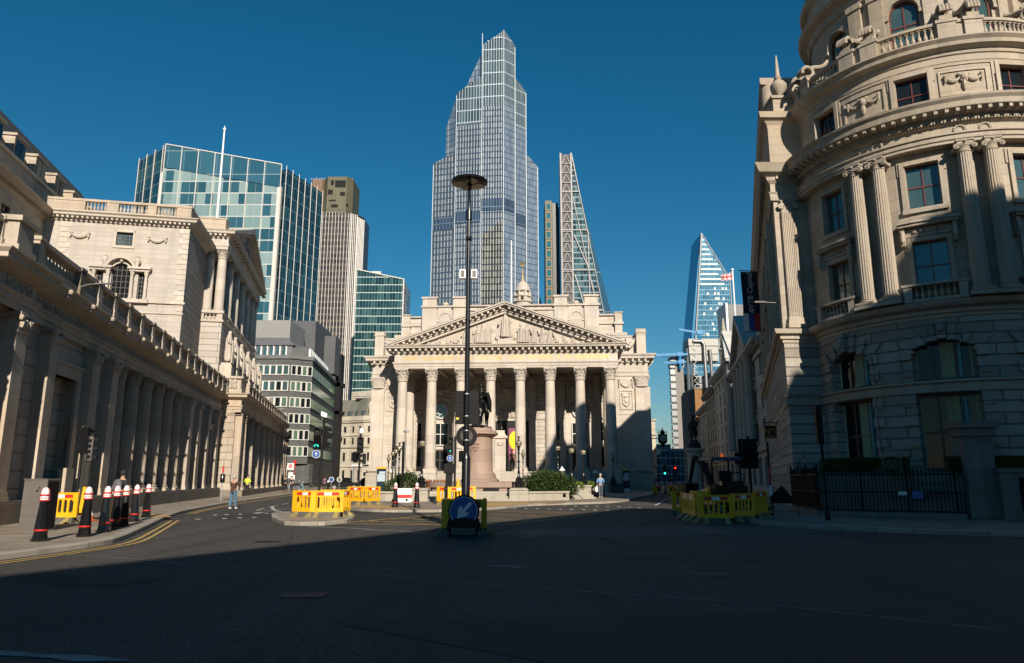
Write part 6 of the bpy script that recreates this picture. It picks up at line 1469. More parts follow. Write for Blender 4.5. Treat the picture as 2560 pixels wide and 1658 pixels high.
    m = MB().lathe([(1.0, -.3), (1.12, -.2), (1.12, .2), (1.0, .3)], 0, 0, 20); m.v = [(x, z, y) for x, y, z in m.v]; m.f = [f[::-1] for f in m.f]; m.box(-1.05, 1.05, -.28, .28, -1.0, 1.0); m.lathe([(.8, -1.3), (.9, -1.0)], 0, 0, 8).lathe([(.05, -2.2), (.5, -1.3)], 0, 0, 8).lathe([(.5, 1.0), (.7, 1.5), (.2, 2.0), (.04, 2.6)], 0, 0, 8)
    for sx in (-1, 1): m.lathe([(.1, 1.0), (.06, 1.9)], sx * .95, 0, 6)
    part('clock_case', m, M_BLACKM, B); f = MB(); f.xprism([(.8 * math.cos(i * PI / 12), .8 * math.sin(i * PI / 12)) for i in range(24)], -.36, -.32); face = part('clock_face', f, plain('clock_dial', (.42, .42, .40), .5), B)
    h = MB().bar((0, -.38, 0), (.3, -.38, -.3), .07).bar((0, -.38, 0), (-.5, -.38, .3), .05)
    for i in range(12): h.bar((.62 * math.cos(i * PI / 6), -.37, .62 * math.sin(i * PI / 6)), (.76 * math.cos(i * PI / 6), -.37, .76 * math.sin(i * PI / 6)), .06)
    part('clock_hands', h, M_BLACK, face); part('bracket', MB().box(-3.4, -1.0, -.06, .06, -.15, .05).bar((-3.3, 0, 2.4), (0, 0, 1.8), .06), M_BLACKM, B)
build_streets()

# ------------------------------------------------------------------ the mansion behind the camera whose shadow lies over the junction
def build_mansion():
    B = thing('mansion_building', 'large stone mansion standing behind the viewpoint, its shadow over the road', 'building', (0, 0, 0))
    P = [(-2.7, -30.0), (15.5, 3.6), (45, 3.6), (45, -60), (-2.7, -60)]
    m = MB().prism(P, 0, 17.4); part('wall', m, M_PORT, B)
    m = MB(); m.sweep([P[0], P[1], P[2]], [(0, 17.0), (.5, 17.4), (.8, 17.8), (0, 17.9)][::-1]) if False else m.prism([(x, y) for x, y in P], 17.4, 18.0); part('parapet', m, M_PORTP, B)
    m = MB(); m.box(24.0, 42, -22, -6, 18, 26.8); m.box(26.4, 33, -9, -6, 26.8, 29.8); part('attic_storey', m, M_PORT, B)
    m = MB()
    for k in range(9):
        t = (k + .5) / 9; x, y = P[0][0] + 18.2 * t, P[0][1] + 33.6 * t; m.lathe([(.6, 3), (.5, 13), (.8, 14)], x - .7, y + .38, 12)
    part('portico_column', m, M_PORT, B)
build_mansion()
# ------------------------------------------------------------------ ground, pavements, kerbs, paint
A = MATS
struct('road', MB().quad((-1500, -600, 0), (1500, -600, 0), (1500, 1500, 0), (-1500, 1500, 0)), A['asphalt'])
def smooth(pts, k=3):
    out = []
    n = len(pts)
    for i in range(n - 1):
        p0, p1, p2, p3 = (Vector(pts[max(0, i - 1)]), Vector(pts[i]), Vector(pts[i + 1]), Vector(pts[min(n - 1, i + 2)]))
        for j in range(k):
            t = j / k; out.append(tuple(.5 * ((2 * p1) + (p2 - p0) * t + (2 * p0 - 5 * p1 + 4 * p2 - p3) * t * t + (3 * p1 - p0 - 3 * p2 + p3) * t ** 3)))
    return out + [tuple(pts[-1])]
def kerb(line, name, side=1, w=.30, h=.125):
    m = MB(); m.sweep(line, [(-.006 * side, 0), (-.006 * side, 0)] if False else [(0, 0), (0.0, h - .02), (-.02 * side, h), (-w * side, h), (-w * side, 0)]); struct(name, m, A['granite_kerb'])
def paint(name, line, w, mat, z=.008, gaps=None):
    m = MB()
    for i in range(len(line) - 1):
        if gaps and i % gaps[0] >= gaps[1]: continue
        a, b = Vector(line[i]), Vector(line[i + 1]); d = (b - a).normalized(); n = Vector((-d.y, d.x)) * w / 2
        pa = Vector(line[i - 1]) if i else a - d; pn = Vector(line[i + 2]) if i + 2 < len(line) else b + d
        n1 = ((a - pa).normalized() + d).normalized(); n1 = Vector((-n1.y, n1.x)) * w / 2; n2 = ((pn - b).normalized() + d).normalized(); n2 = Vector((-n2.y, n2.x)) * w / 2
        m.quad((a.x + n1.x, a.y + n1.y, z), (a.x - n1.x, a.y - n1.y, z), (b.x - n2.x, b.y - n2.y, z), (b.x + n2.x, b.y + n2.y, z))
    struct(name, m, mat)
LK = smooth([(-13.5, -20), (-10.9, 6), (-10.45, 13), (-10.1, 16.0), (-9.95, 18.2), (-10.3, 19.8), (-11.1, 22.1), (-12.1, 24.9), (-13.4, 28.5), (-14.5, 31.8), (-15.6, 35.5), (-17.3, 43.4), (-18.1, 48), (-19.1, 55), (-20.5, 63), (-22.0, 74), (-23.8, 86), (-26, 100.2), (-28, 112), (-33, 150)])
def paving(name, poly, mat, z=.12): struct(name, MB().add([(x, y, z) for x, y in poly], [tuple(range(len(poly)))]), mat)
paving('left_pavement', [(x - .28, y) for x, y in LK] + [(-140, 150), (-140, -20)], A['york_paving']); kerb(LK, 'left_kerb', 1)
RK = smooth([(-34, 150), (-24, 108), (-16.6, 76), (-12.2, 54.5), (-10.0, 44.0), (-9.45, 41.4), (-8.6, 38.9), (-6.6, 36.15), (-5.0, 35.85), (-3.3, 36.2), (-.9, 39.4), (.6, 43.2), (3.0, 45.9), (5.6, 47.8), (7.6, 51.5), (8.7, 55.6), (10.9, 63.0), (15.9, 79.5), (21.5, 98), (35, 150)])
paving('exchange_pavement', RK, A['york_paving']); kerb(RK, 'exchange_kerb', -1)
SK = smooth([(42, 150), (28, 103), (22.5, 81), (17.5, 62), (13.6, 48), (11.2, 38), (9.9, 31.5), (9.1, 28.2), (9.0, 26.2), (9.9, 24.1), (11.5, 22.8), (12.6, 21.8), (15, 20.9), (22, 19.6), (40, 17)])
paving('right_pavement', SK + [(70, 17), (70, 150)], A['dark_paving']); kerb(SK, 'right_kerb', -1)
ISL = [(-10.4, 32.1), (-9.3, 28.9), (-7.9, 25.9), (-7.3, 25.6), (-6.5, 25.75), (-6.05, 27.1), (-6.25, 29.3), (-7.0, 31.2), (-8.9, 33.4), (-10.3, 33.3)]
paving('traffic_island', ISL, A['york_paving'], .12); m = MB(); m.sweep(ISL, [(-0.25, .115), (-.02, .135), (0.02, .11), (.02, 0)], closed=True); struct('island_kerb', m, A['granite_kerb'])
tac = [(x, y, .128) for x, y in ((-.7, 39.9), (.8, 43.3), (3.4, 45.8), (-1, 46.0), (-3.0, 44.2), (-3.1, 37.4))]; struct('tactile_paving', MB().add(tac, [tuple(range(6))]).add([(-9.1, 40.4, .128), (-8.0, 38.3, .128), (-6.6, 36.7, .128), (-5.0, 36.5, .128), (-5.0, 38.6, .128), (-7.6, 41.6, .128)], [(0, 1, 2, 3, 4, 5)]), M_TILEY)
struct('tactile_paving', MB().add([(-14.3, 30.6, .128), (-13.2, 28.9, .128), (-14.8, 28.9, .128), (-16.1, 31.8, .128)], [(0, 1, 2, 3)]), M_TILEY)
# resurfaced strips and patches
struct('road_patch', MB().add([(x, y, .004) for x, y in ((-.86, 19.99), (.37, 20.3), (2.9, 20.75), (6.48, 22.0), (7.81, 22.9), (9.3, 22.5), (12, 21.6), (11.4, 22.9), (9.6, 24.2), (8.8, 25.6), (6.62, 25.2), (3.54, 25.1), (1.2, 24.5), (-.54, 22.0))], [tuple(range(14))]), A['asphalt_pale'])
struct('road_patch', MB().add([(x, y, .006) for x, y in smooth([(-2.3, 21.1), (-1.8, 19.7), (-.6, 19.5), (.2, 20.2), (-.1, 21.4), (-1.6, 21.9), (-2.3, 21.1)])], [tuple(range(19))]), A['asphalt_dark'])
struct('road_patch', MB().add([(x, y, .004) for x, y in ((-13, 33.9), (-11.8, 29.0), (-5.6, 35.3), (-10.2, 40.4))], [(0, 1, 2, 3)]), A['asphalt_dark'])
struct('road_patch', MB().add([(x, y, .004) for x, y in ((1.1, 6.2), (5.6, 5.6), (5.8, 9.2), (3.9, 9.4), (-2, 8.6))], [(0, 1, 2, 3, 4)]), A['asphalt_dark'])
for x, y in ((-2.9, 10.6), (3.4, 12.8), (-6.3, 19.2)): struct('manhole_cover', MB().box(x - .3, x + .3, y - .22, y + .22, .001, .007), M_BLACKM)
for P in (((-8.5, 12), (-5.9, 11.4), (-5.6, 12.2), (-8.2, 12.9)), ((2.2, 15.2), (6.6, 14.1), (6.8, 14.8), (2.3, 16.0)), ((-4, 17.2), (-1.9, 16.9), (-1.8, 18.5), (-3.9, 18.7))): struct('road_patch', MB().add([(x, y, .004) for x, y in P], [(0, 1, 2, 3)]), A['asphalt_dark'])
struct('manhole_cover', MB().add([(.5, 21.9, .009), (1.4, 21.95, .009), (1.3, 22.8, .009), (.45, 22.75, .009)], [(0, 1, 2, 3)]), M_BLACKM)
paint('faint_line', smooth([(-9.7, 16.05), (-8.31, 15.49), (-6.85, 14.7), (-5.82, 13.95), (-4.96, 13.7), (-4.07, 13.2), (-3.19, 13.0), (-1.96, 12.47), (-.83, 11.84), (.54, 11.15), (2.89, 10.01), (4.03, 9.19), (5.29, 8.2)]), .035, M_CHALK)
paint('faint_line', smooth([(-2.35, 13.52), (-1.37, 13.75), (-.58, 14.0), (.1, 13.98), (.63, 13.89)]), .04, M_CHALK); struct('faint_line', MB().add([(-.58, 13.98, .009), (.1, 13.68, .009), (.35, 13.75, .009), (0, 13.92, .009)], [(0, 1, 2, 3)]), M_CHALK)
struct('worn_arrow_mark', MB().add([(x, y, .008) for x, y in ((-5.3, 7.3), (-4.8, 7.26), (-4.31, 7.12), (-3.88, 7.08), (-3.31, 6.87), (-3.9, 6.85), (-4.2, 6.98), (-4.9, 7.12))], [tuple(range(8))]), M_CHALK)
def off(line, d):
    o = []
    for i in range(len(line)):
        a, b = Vector(line[max(0, i - 1)]), Vector(line[min(len(line) - 1, i + 1)]); t = (b - a).normalized(); o.append((line[i][0] + t.y * d, line[i][1] - t.x * d))
    return o
k0, k1 = [i for i, p in enumerate(LK) if 4 < p[1] < 29.5], [i for i, p in enumerate(LK) if p[1] > 33]
for seg in (k0, k1):
    L = [LK[i] for i in seg]
    for d in (.32, .56): paint('double_yellow_line', off(L, d), .09, M_RYMARK)
for poly, z in (([(-6.47, 26.64), (-5.29, 28.93), (-4.32, 31.06), (-3.11, 33.54), (-.9, 37.2), (1.04, 36.4), (4.05, 34.4), (-.3, 25.9), (-3.4, 26.2), (-6.3, 26.7)], 0),): paint('box_junction_edge', poly, .16, M_RYMARK)
for a, b in (((-5.8, 27.9), (1.2, 28.5)), ((-5.0, 29.6), (2.6, 31.4)), ((-4.2, 31.4), (3.4, 33.2)), ((-3.2, 33.3), (2.6, 35.3)), ((-5.6, 28.5), (-2.8, 26.2)), ((-4.6, 30.4), (-.6, 26.1)), ((-3.5, 32.8), (.9, 28.3)), ((-2.2, 35), (2.3, 30.9)), ((-.8, 36.9), (3.4, 33.0))): paint('box_junction_line', [a, b], .1, M_RYMARK)
paint('white_edge_line', smooth([(-6.92, 25.1), (-5.12, 24.24), (-4.3, 23.4), (-3.42, 23.0), (-2.9, 22.42), (-2.5, 22.0)]), .07, M_RWMARK)
paint('white_edge_line', smooth([(8.9, 25.6), (9.9, 23.55), (11.5, 22.2), (13.3, 21.2)]), .07, M_CHALK)
paint('curved_white_mark', smooth([(-14.21, 44.88), (-13.85, 42.91), (-13.16, 40.68), (-12.28, 38.29), (-11.51, 36.51), (-10.98, 35.84)]), .16, M_RWMARK)
for a, b in (((-14.68, 48.5), (-14.31, 45.93)), ((-14.21, 44.88), (-13.8, 41.99)), ((-12.96, 37.56), (-13.48, 40.26)), ((-15.5, 56), (-15.0, 51)), ((-16.6, 64), (-16.0, 59)), ((-12.6, 36.9), (-10.9, 36.3)), ((-12.9, 38.2), (-11.6, 37.9)), ((-13.0, 39.6), (-10.6, 39.0))): paint('white_dash', [a, b], .1, M_RWMARK)
for x, y in ((-12.78, 33.26), (-12.28, 33.54), (-11.44, 34.58), (-11.63, 30.08), (-11.19, 30.55), (-10.71, 30.91), (-11.12, 35.52), (-12.5, 29.6), (-13.2, 33.0), (-9.6, 36.6), (-8.5, 35.4), (-7.5, 34.6),
             (.15, 40.09), (.74, 39.83), (1.37, 39.66), (1.96, 39.33), (2.54, 39.0), (3.12, 38.84), (3.72, 38.52), (4.28, 38.06), (4.85, 37.6), (3.18, 44.34), (3.73, 43.52), (4.32, 43.12), (4.91, 42.83), (5.52, 42.73), (6.1, 42.34), (6.64, 41.87), (7.09, 41.23)): struct('crossing_stud', MB().box(x - .09, x + .09, y - .06, y + .06, .004, .012), M_RWMARK)
struct('white_mark', MB().box(-12.05, -11.75, 34.5, 35.2, .004, .010), M_RWMARK)
for a, b in (((8.6, 44.5), (10.9, 53)), ((11.3, 55), (13, 61)), ((13.4, 63), (15.2, 70)), ((7.6, 46.2), (9.1, 46.6)), ((8, 50.0), (14, 50.6)), ((8.6, 51.5), (14, 52.0))): paint('white_dash', [a, b], .13, M_RWMARK)
# forecourt: steps, plinths, planters
def forecourt():
    F = thing('forecourt_steps', 'low stone steps and pink granite plinth wall in front of the equestrian statue', 'steps', (-2.3, 49, .12))
    m = MB()
    for i in range(4): m.box(-3.7, 2.6, -.6 + i * .32, 6, 0, .155 * (i + 1))
    part('steps', m, M_GRANL, F)
    m = MB(); m.lathe([(4.6, .5), (4.6, .85), (4.75, .87), (4.78, 1.2), (4.7, 1.24)], 0, 5.6, 40); part('round_plinth', m, M_PINK2, F)
    m = MB()
    for a in (-52, -31, -10, 11, 32, 53): 
        c = R(a); mm = MB().box(-.55, .55, -4.64, -4.58, .52, .83); m.merge(mm, Matrix.Translation((0, 5.6, 0)) @ Matrix.Rotation(c, 4, 'Z'))
    part('grille', m, M_BLACKM, F)
    for nm, x, y, lab in (('lamp_pedestal', .45, 49.0, 'square granite pedestal carrying the globe lamp left of the big planter'), ('lamp_pedestal', -6.1, 48.6, 'round fronted granite pedestal carrying the globe lamp right of the small shrub')):
        t = thing(nm, lab, 'pedestal', (x, y, .12), 0); m = MB().box(-.62, .62, -.62, .62, 0, .72); m.hexa([(-.68, -.68, .72), (.68, -.68, .72), (.68, .68, .72), (-.68, .68, .72), (-.5, -.5, .86), (.5, -.5, .86), (.5, .5, .86), (-.5, .5, .86)]); part('block', m, M_GRANL, t)
    P = thing('stone_planter', 'long low stone planter wall in front of the large evergreen shrub', 'planter', (1.1, 48.9, .12), math.atan2(1.8, 2.7))
    part('wall', MB().box(0, 3.4, 0, .3, 0, .5).box(-.02, 3.42, -.06, .36, .5, .62).box(3.1, 3.4, .3, 5, 0, .5).box(0, .3, .3, 5, 0, .5).box(0, 3.4, -.03, 0, .0, .12), M_GRANL, P); part('soil', MB().box(.3, 3.1, .3, 5, 0, .42), plain('soil', (.04, .028, .018), .9), P); part('notice', MB().box(2.85, 3.1, -.035, -.005, .22, .46), M_BLACKM, P)
    P = thing('round_planter', 'small stone planter holding the left hand evergreen shrub', 'planter', (-8.0, 50.4, .12), 0); part('wall', MB().lathe([(1.6, 0), (1.6, .5), (1.68, .52), (1.68, .62), (1.4, .62)], 0, 0, 24), M_GRANL, P)
    # stairwell balustrades right of the planter
    for i, (x, y, lab) in enumerate(((4.5, 55.8, 'first stone pier of the subway stair, under the brass globe lamp'), (5.65, 58.2, 'second stone pier of the subway stair, with the smaller lamp'), (7.1, 61.4, 'last plain stone pier of the subway stair beside the walking man'))):
        t = thing('stair_pier', lab, 'pier', (x, y, .12), R(-8), 'subway stair piers'); part('pier', MB().box(-.6, .6, -.5, .5, 0, .82).box(-.66, .66, -.56, .56, .82, .96).box(-.6, .6, -.5, 2.6, 0, .5).box(-.45, .45, -.53, -.5, .12, .72), M_GRANL, t)
    t = thing('stair_balustrade', 'short stone stair flights with curved parapet right of the big planter', 'balustrade', (3.55, 52.8, .12), R(25)); m = MB()
    for i in range(4): m.box(.2, 1.4, -.4 + i * .3, 3, 0, .14 * (i + 1))
    m.tube([(0, -.5, .95), (.1, 0, .75), (.35, .2, .5), (.5, .3, .4)], .1, 6); m.box(-.12, .12, -.6, 2.5, 0, .92)
    for i in range(4): m.box(1.9, 3.0, .3 + i * .3, 3, 0, .14 * (i + 1))
    part('stair', m, M_GRANL, t)
    t = thing('lamp_pedestal', 'dark square pedestal of the lamp near the right end of the portico', 'pedestal', (10.8, 76.5, .12)); part('block', MB().box(-.75, .75, -.75, .75, 0, .85).box(-.8, .8, -.8, .8, .85, .97), M_GRAN, t)
    for i in range(6):
        x, y = -8.9 - i * .55, 54 + i * 3.4; t = thing('boundary_pier', 'stone piers with dark railings along the left side of the forecourt', 'pier', (x, y, .12), R(10), 'stone piers left of the forecourt'); part('pier', MB().box(-.35, .35, -.4, .4, 0, 1.05).box(-.42, .42, -.47, .47, 1.05, 1.18), M_GRANL, t)
        part('railing', MB().box(-.05, .05, .4, 3.0, .1, .16).box(-.05, .05, .4, 3.0, .85, .9), M_BLACKM, t)
forecourt()
# ------------------------------------------------------------------ bollards
def star(cx, cz, r):
    return [(cx + (r if k % 2 == 0 else r * .42) * math.sin(k * PI / 5), cz + (r if k % 2 == 0 else r * .42) * math.cos(k * PI / 5)) for k in range(10)]
def make_bollard():
    t = thing('bollard', 'tall black bollard with white domed cap and red bands, nearest of the kerb row', 'bollard', (-11.35, 17.95, .12), 0, 'black and white city bollards')
    m = MB().lathe([(.20, 0), (.20, .06), (.165, .07), (.15, .16), (.148, .24)], n=8, smooth=False, a0=PI / 8).lathe([(.148, .28), (.092, .94)], n=8, smooth=False, a0=PI / 8); part('post', m, M_BLACK, t)
    part('red_band', MB().lathe([(.15, .24), (.153, .255), (.15, .28)], n=16), M_RED, t)
    part('collar', MB().lathe([(.115, .94), (.12, .96), (.115, .97)], n=16).lathe([(.11, 1.06), (.118, 1.07), (.118, 1.09), (.11, 1.1)], n=16), M_RED, t)
    hd = part('cap', MB().lathe([(.100, .97), (.100, 1.06)], n=16).lathe([(.088, 1.1), (.09, 1.14), (.076, 1.2), (.05, 1.245), (.015, 1.265)], n=16), M_WHITE, t)
    s = MB()
    for k in range(9):
        a = k * 2 * PI / 9; mm = MB().xprism(star(0, 1.015, .026), -.105, -.099); s.merge(mm, Matrix.Rotation(a, 4, 'Z'))
    for k in range(4): mm = MB().tube([(0, -.09, 1.11), (0, -.092, 1.15), (0, -.078, 1.2), (0, -.05, 1.25)], .006, 4); s.merge(mm, Matrix.Rotation(k * PI / 2 + .4, 4, 'Z'))
    part('star_band', s, M_RED, hd)
    return t
b0 = make_bollard()
for i, (x, y, lab) in enumerate(((-11.1, 19.35, 'tall black bollard with white cap, second from the left on the kerb'), (-11.45, 20.9, 'tall black bollard with white cap, third on the left kerb'), (-11.87, 22.2, 'black bollard in the close pair on the left kerb, the nearer one'), (-12.2, 23.35, 'black bollard in the close pair on the left kerb, the farther one'), (-13.17, 25.9, 'sixth black bollard, last but one of the left kerb row'), (-14.17, 28.75, 'farthest black bollard of the left kerb row, beside the buff paving'), (-6.06, 38.4, 'black bollard with white cap left of the red and white block'), (-4.9, 38.0, 'black bollard with white cap just right of the red and white block'))):
    dup(b0, (x, y, .12), rnd.random(), lab)

# ------------------------------------------------------------------ yellow barriers
def make_barrier():
    t = thing('barrier', 'yellow plastic barrier with red and white strip, facing the road behind the bollards', 'barrier', (0, 0, 0), 0, 'yellow works barriers'); W = 1.22; m = MB()
    def rr(x0, x1, z0, z1): m.box(x0, x1, -.022, .022, z0, z1)
    rr(-W / 2, W / 2, .78, 1.0); rr(-W / 2, W / 2, .20, .34); rr(-W / 2, -W / 2 + .17, .34, .78); rr(W / 2 - .12, W / 2, .34, .78)
    x0, x1 = -W / 2 + .17, W / 2 - .12; n = 5; p = (x1 - x0) / n
    for i in range(1, n): rr(x0 + i * p - .035, x0 + i * p + .035, .34, .78)
    for i in range(n):      # rounded slot ends
        c = x0 + (i + .5) * p; r = p / 2 - .03
        for zz, sg in ((.78, 1), (.34, -1)):
            for sx in (-1, 1): m.xprism([(c + sx * r * 1.0, zz), (c + sx * (r + .0), zz - sg * .07), (c + sx * r * .72, zz - sg * .03), (c + sx * r * .25, zz)], -.022, .022)
    m.box(-W / 2 - .02, -W / 2 + .03, -.035, .035, .2, 1.02); m.box(W / 2 - .03, W / 2 + .02, -.035, .035, .2, 1.02); m.box(-W / 2, W / 2, -.032, .032, .98, 1.01); m.box(-W / 2 + .04, -W / 2 + .07, -.028, .028, .40, .62)
    part('panel', m, M_YEL, t)
    s = MB(); a = -W / 2 + .2; w = (W - .36) / 3
    s.box(a, a + w, -.03, -.022, .83, .945); s.box(a + 2 * w, a + 3 * w, -.03, -.022, .83, .945); s.box(a, a + w, .022, .03, .83, .945); s.box(a + 2 * w, a + 3 * w, .022, .03, .83, .945); part('red_strip', s, M_REDREF, t)
    part('white_strip', MB().box(a + w, a + 2 * w, -.03, -.022, .83, .945).box(a + w, a + 2 * w, .022, .03, .83, .945), M_WHTREF, t)
    for x in (-.38, .38): f = MB().hexa([(x - .1, -.32, 0), (x + .1, -.32, 0), (x + .1, .32, 0), (x - .1, .32, 0), (x - .07, -.05, .2), (x + .07, -.05, .2), (x + .07, .05, .2), (x - .07, .05, .2)]); part('foot', f, M_YELD, t)
    part('ballast', MB().box(-W / 2 + .03, W / 2 - .1, -.07, .07, .0, .12).box(-W / 2 + .03, W / 2 - .1, -.045, .045, .12, .2), M_RUBBER, t)
    return t
br0 = make_barrier()
BL = [(-15.22, 24.9, .12, -3, None), (-15.2, 26.6, .12, -62, 'yellow barrier turned sideways behind the second and third bollards'),
      (-7.18, 28.75, .12, 4, 'yellow barrier facing the road on the traffic island'), (-8.12, 29.0, .12, -28, 'yellow barrier on the island, angled, with slats seen edge on'), (-6.75, 29.7, .12, 80, 'yellow barrier closing the right side of the island'), (-7.5, 31.2, .12, 5, 'yellow barrier at the back of the traffic island'), (-8.6, 30.2, .12, 95, 'yellow barrier closing the left side of the island'),
      (-8.95, 42.2, .12, -35, 'yellow barrier at an angle round the far signal pole left'), (-8.0, 42.4, .12, 60, 'yellow barrier turned edge on right of the far signal pole'), (-8.9, 43.3, .12, 10, 'yellow barrier behind the far signal pole'),
      (-1.37, 21.35, 0, 0, 'yellow barrier directly behind the blue keep left disc'), (-1.95, 21.95, 0, 86, 'yellow barrier left side of the lamp column enclosure'), (-.8, 21.95, 0, 94, 'yellow barrier right side of the lamp column enclosure'),
      (-3.75, 42.0, .12, -30, 'yellow barrier with slats left of the central signal pole'), (-2.75, 43.2, .12, 5, 'yellow barrier right of the central signal pole by the steps'), (-3.0, 41.4, .12, 20, 'yellow barrier at the front of the central signal pole'),
      (7.35, 26.75, 0, -5, 'yellow barrier facing the camera before the small digger'), (8.5, 27.25, .04, 32, 'yellow barrier right front of the digger, swung back'), (9.45, 28.1, .1, 52, 'yellow barrier rightmost of the digger enclosure'), (7.02, 27.5, 0, 83, 'yellow barrier first along the left side of the digger'), (7.0, 28.8, 0, 88, 'yellow barrier second along the left side of the digger'), (7.1, 30.1, 0, 95, 'yellow barrier third along the left side of the digger'),
      (7.8, 33.2, 0, 3, 'yellow barrier at the back left of the digger enclosure'), (9.3, 33.4, .1, -4, 'yellow barrier at the back right of the digger enclosure'), (10.1, 31.9, .12, 80, 'yellow barrier at the right back corner of the digger enclosure'), (14.6, 66, 0, 12, 'yellow barrier far down the right hand street'), (13.2, 68, 0, 60, 'yellow barrier turned sideways far down the right hand street')]
for i, (x, y, z, a, lab) in enumerate(BL):
    if i == 0: br0.location = (x, y, z); br0.rotation_euler = (0, 0, R(a))
    else: dup(br0, (x, y, z), R(a), lab)

# ------------------------------------------------------------------ central lamp column with signs seen from behind
t = thing('lamp_column', 'tall black lamp column with round disc head and backs of two signs', 'street lamp', (-1.43, 22.75, 0), 0)
part('column_base', MB().lathe([(.17, 0), (.135, .15), (.13, 2.2), (.115, 2.26), (.085, 2.36)], n=20), M_BLACK, t)
part('column', MB().lathe([(.082, 2.3), (.078, 6.0), (.06, 9.2), (.06, 10.0), (.1, 10.02), (.1, 10.35), (.06, 10.38), (.055, 11.2), (.12, 11.3)], n=20).lathe([(.085, 9.3), (.1, 9.32), (.1, 9.42), (.08, 9.44)], n=16), M_BLACK, t)
h = part('disc_head', MB().lathe([(.12, 11.28), (.52, 11.30), (.60, 11.33), (.615, 11.37), (.60, 11.41), (.3, 11.47), (.05, 11.49)], n=40), M_BLACK, t)
m = MB()
for k in range(4): a = k * PI / 2 + .3; m.lathe([(.19, 11.275), (.17, 11.29)], .33 * math.cos(a), .33 * math.sin(a), 20)
part('lamp_lens', m, M_LENS, h)
m = MB()
for z in (2.75, 3.05, 3.5, 4.2): m.lathe([(.088, z), (.092, z + .01), (.088, z + .03)], n=12)
part('clamp', m, M_SILVER, t)
m = MB().box(-.37, .37, .10, .13, 3.27, 4.33)
for z in (3.6, 3.95): m.box(-.37, .37, .085, .10, z, z + .02)
sg = part('sign_back', m, M_BLACKM, t); part('sticker', MB().box(-.34, -.25, .094, .1, 3.42, 3.48), plain('yellow_sticker', (.7, .6, .02), .5), sg)
m = MB().xprism([(.33 * math.cos(i * PI / 16), 2.9 + .33 * math.sin(i * PI / 16)) for i in range(32)], .1, .17); rs = part('round_sign_back', m, M_BLACKM, t)
m = MB().xprism([(.2 * math.cos(i * PI / 12), 2.9 + .2 * math.sin(i * PI / 12)) for i in range(24)], .085, .1)
for sx in (-1, 1):
    for z in (2.78, 3.02): m.ball((sx * .13, .08, z), .018, 6)
m.box(-.16, .16, .08, .1, 2.98, 3.01); m.box(-.16, .16, .08, .1, 2.79, 2.82); part('sign_hub', m, M_BRONZEF, rs)
m = MB()
for x in (-.19, .19): m.box(x - .1, x + .1, -.02, .16, 8.02, 8.32)
bx = part('equipment_box', m, M_SILVER, t); part('box_face', MB().box(-.25, -.13, -.03, -.02, 8.06, 8.28).box(.13, .25, -.03, -.02, 8.06, 8.28), M_GREYMET, bx)
part('signal_back', MB().box(-.34, -.1, .1, .3, 2.3, 2.9).box(-.42, -.34, .15, .25, 2.4, 2.5), M_BLACKM, t) if False else None
# keep-left unit
t = thing('keep_left_sign', 'blue round sign with white arrow pointing down left on a black base', 'road sign', (-1.36, 20.9, 0))
m = MB().hexa([(-.52, -.12, 0), (.52, -.12, 0), (.52, .2, 0), (-.52, .2, 0), (-.42, -.06, .5), (.42, -.06, .5), (.42, .12, .5), (-.42, .12, .5)]).xprism([(.44 * math.cos(i * PI / 20), .70 + .44 * math.sin(i * PI / 20)) for i in range(40)], -.02, .1); part('housing', m, M_BLACKM, t)
part('rubber_foot', MB().box(-.72, -.40, -.2, .35, 0, .16).box(.40, .68, -.2, .35, 0, .16).box(-.34, .34, -.17, -.1, .06, .24), M_RUBBER, t)
fc = part('sign_face', MB().xprism([(.375 * math.cos(i * PI / 24), .70 + .375 * math.sin(i * PI / 24)) for i in range(48)], -.06, -.02), M_BLUE, t)
m = MB(); arch_ring(m, 0, .70, .372, .392, -.066, -.02, a1=2 * PI, K=40)
def rot(p, a): return (p[0] * math.cos(a) - p[1] * math.sin(a), p[0] * math.sin(a) + p[1] * math.cos(a))
ar = [(-.045, .30), (.045, .30), (.045, -.02), (.175, -.02), (0, -.28), (-.175, -.02), (-.045, -.02)]
ar = [(-.048, .31), (.048, .31), (.048, -.0), (.15, .08), (.15, -.06), (0, -.27), (-.15, -.06), (-.15, .08), (-.048, -.0)]
pts = [rot(p, -R(42)) for p in ar]; m.xprism([(x, .70 + z) for x, z in pts[:3] + pts[8:]], -.068, -.06)
m.xprism([(x, .70 + z) for x, z in [pts[2], pts[3], pts[4], pts[5]]], -.068, -.06); m.xprism([(x, .70 + z) for x, z in [pts[5], pts[6], pts[7], pts[8]]], -.068, -.06); m.xprism([(x, .70 + z) for x, z in [pts[2], pts[5], pts[8]]], -.0675, -.06)
part('arrow', m, M_WHTREF, fc)

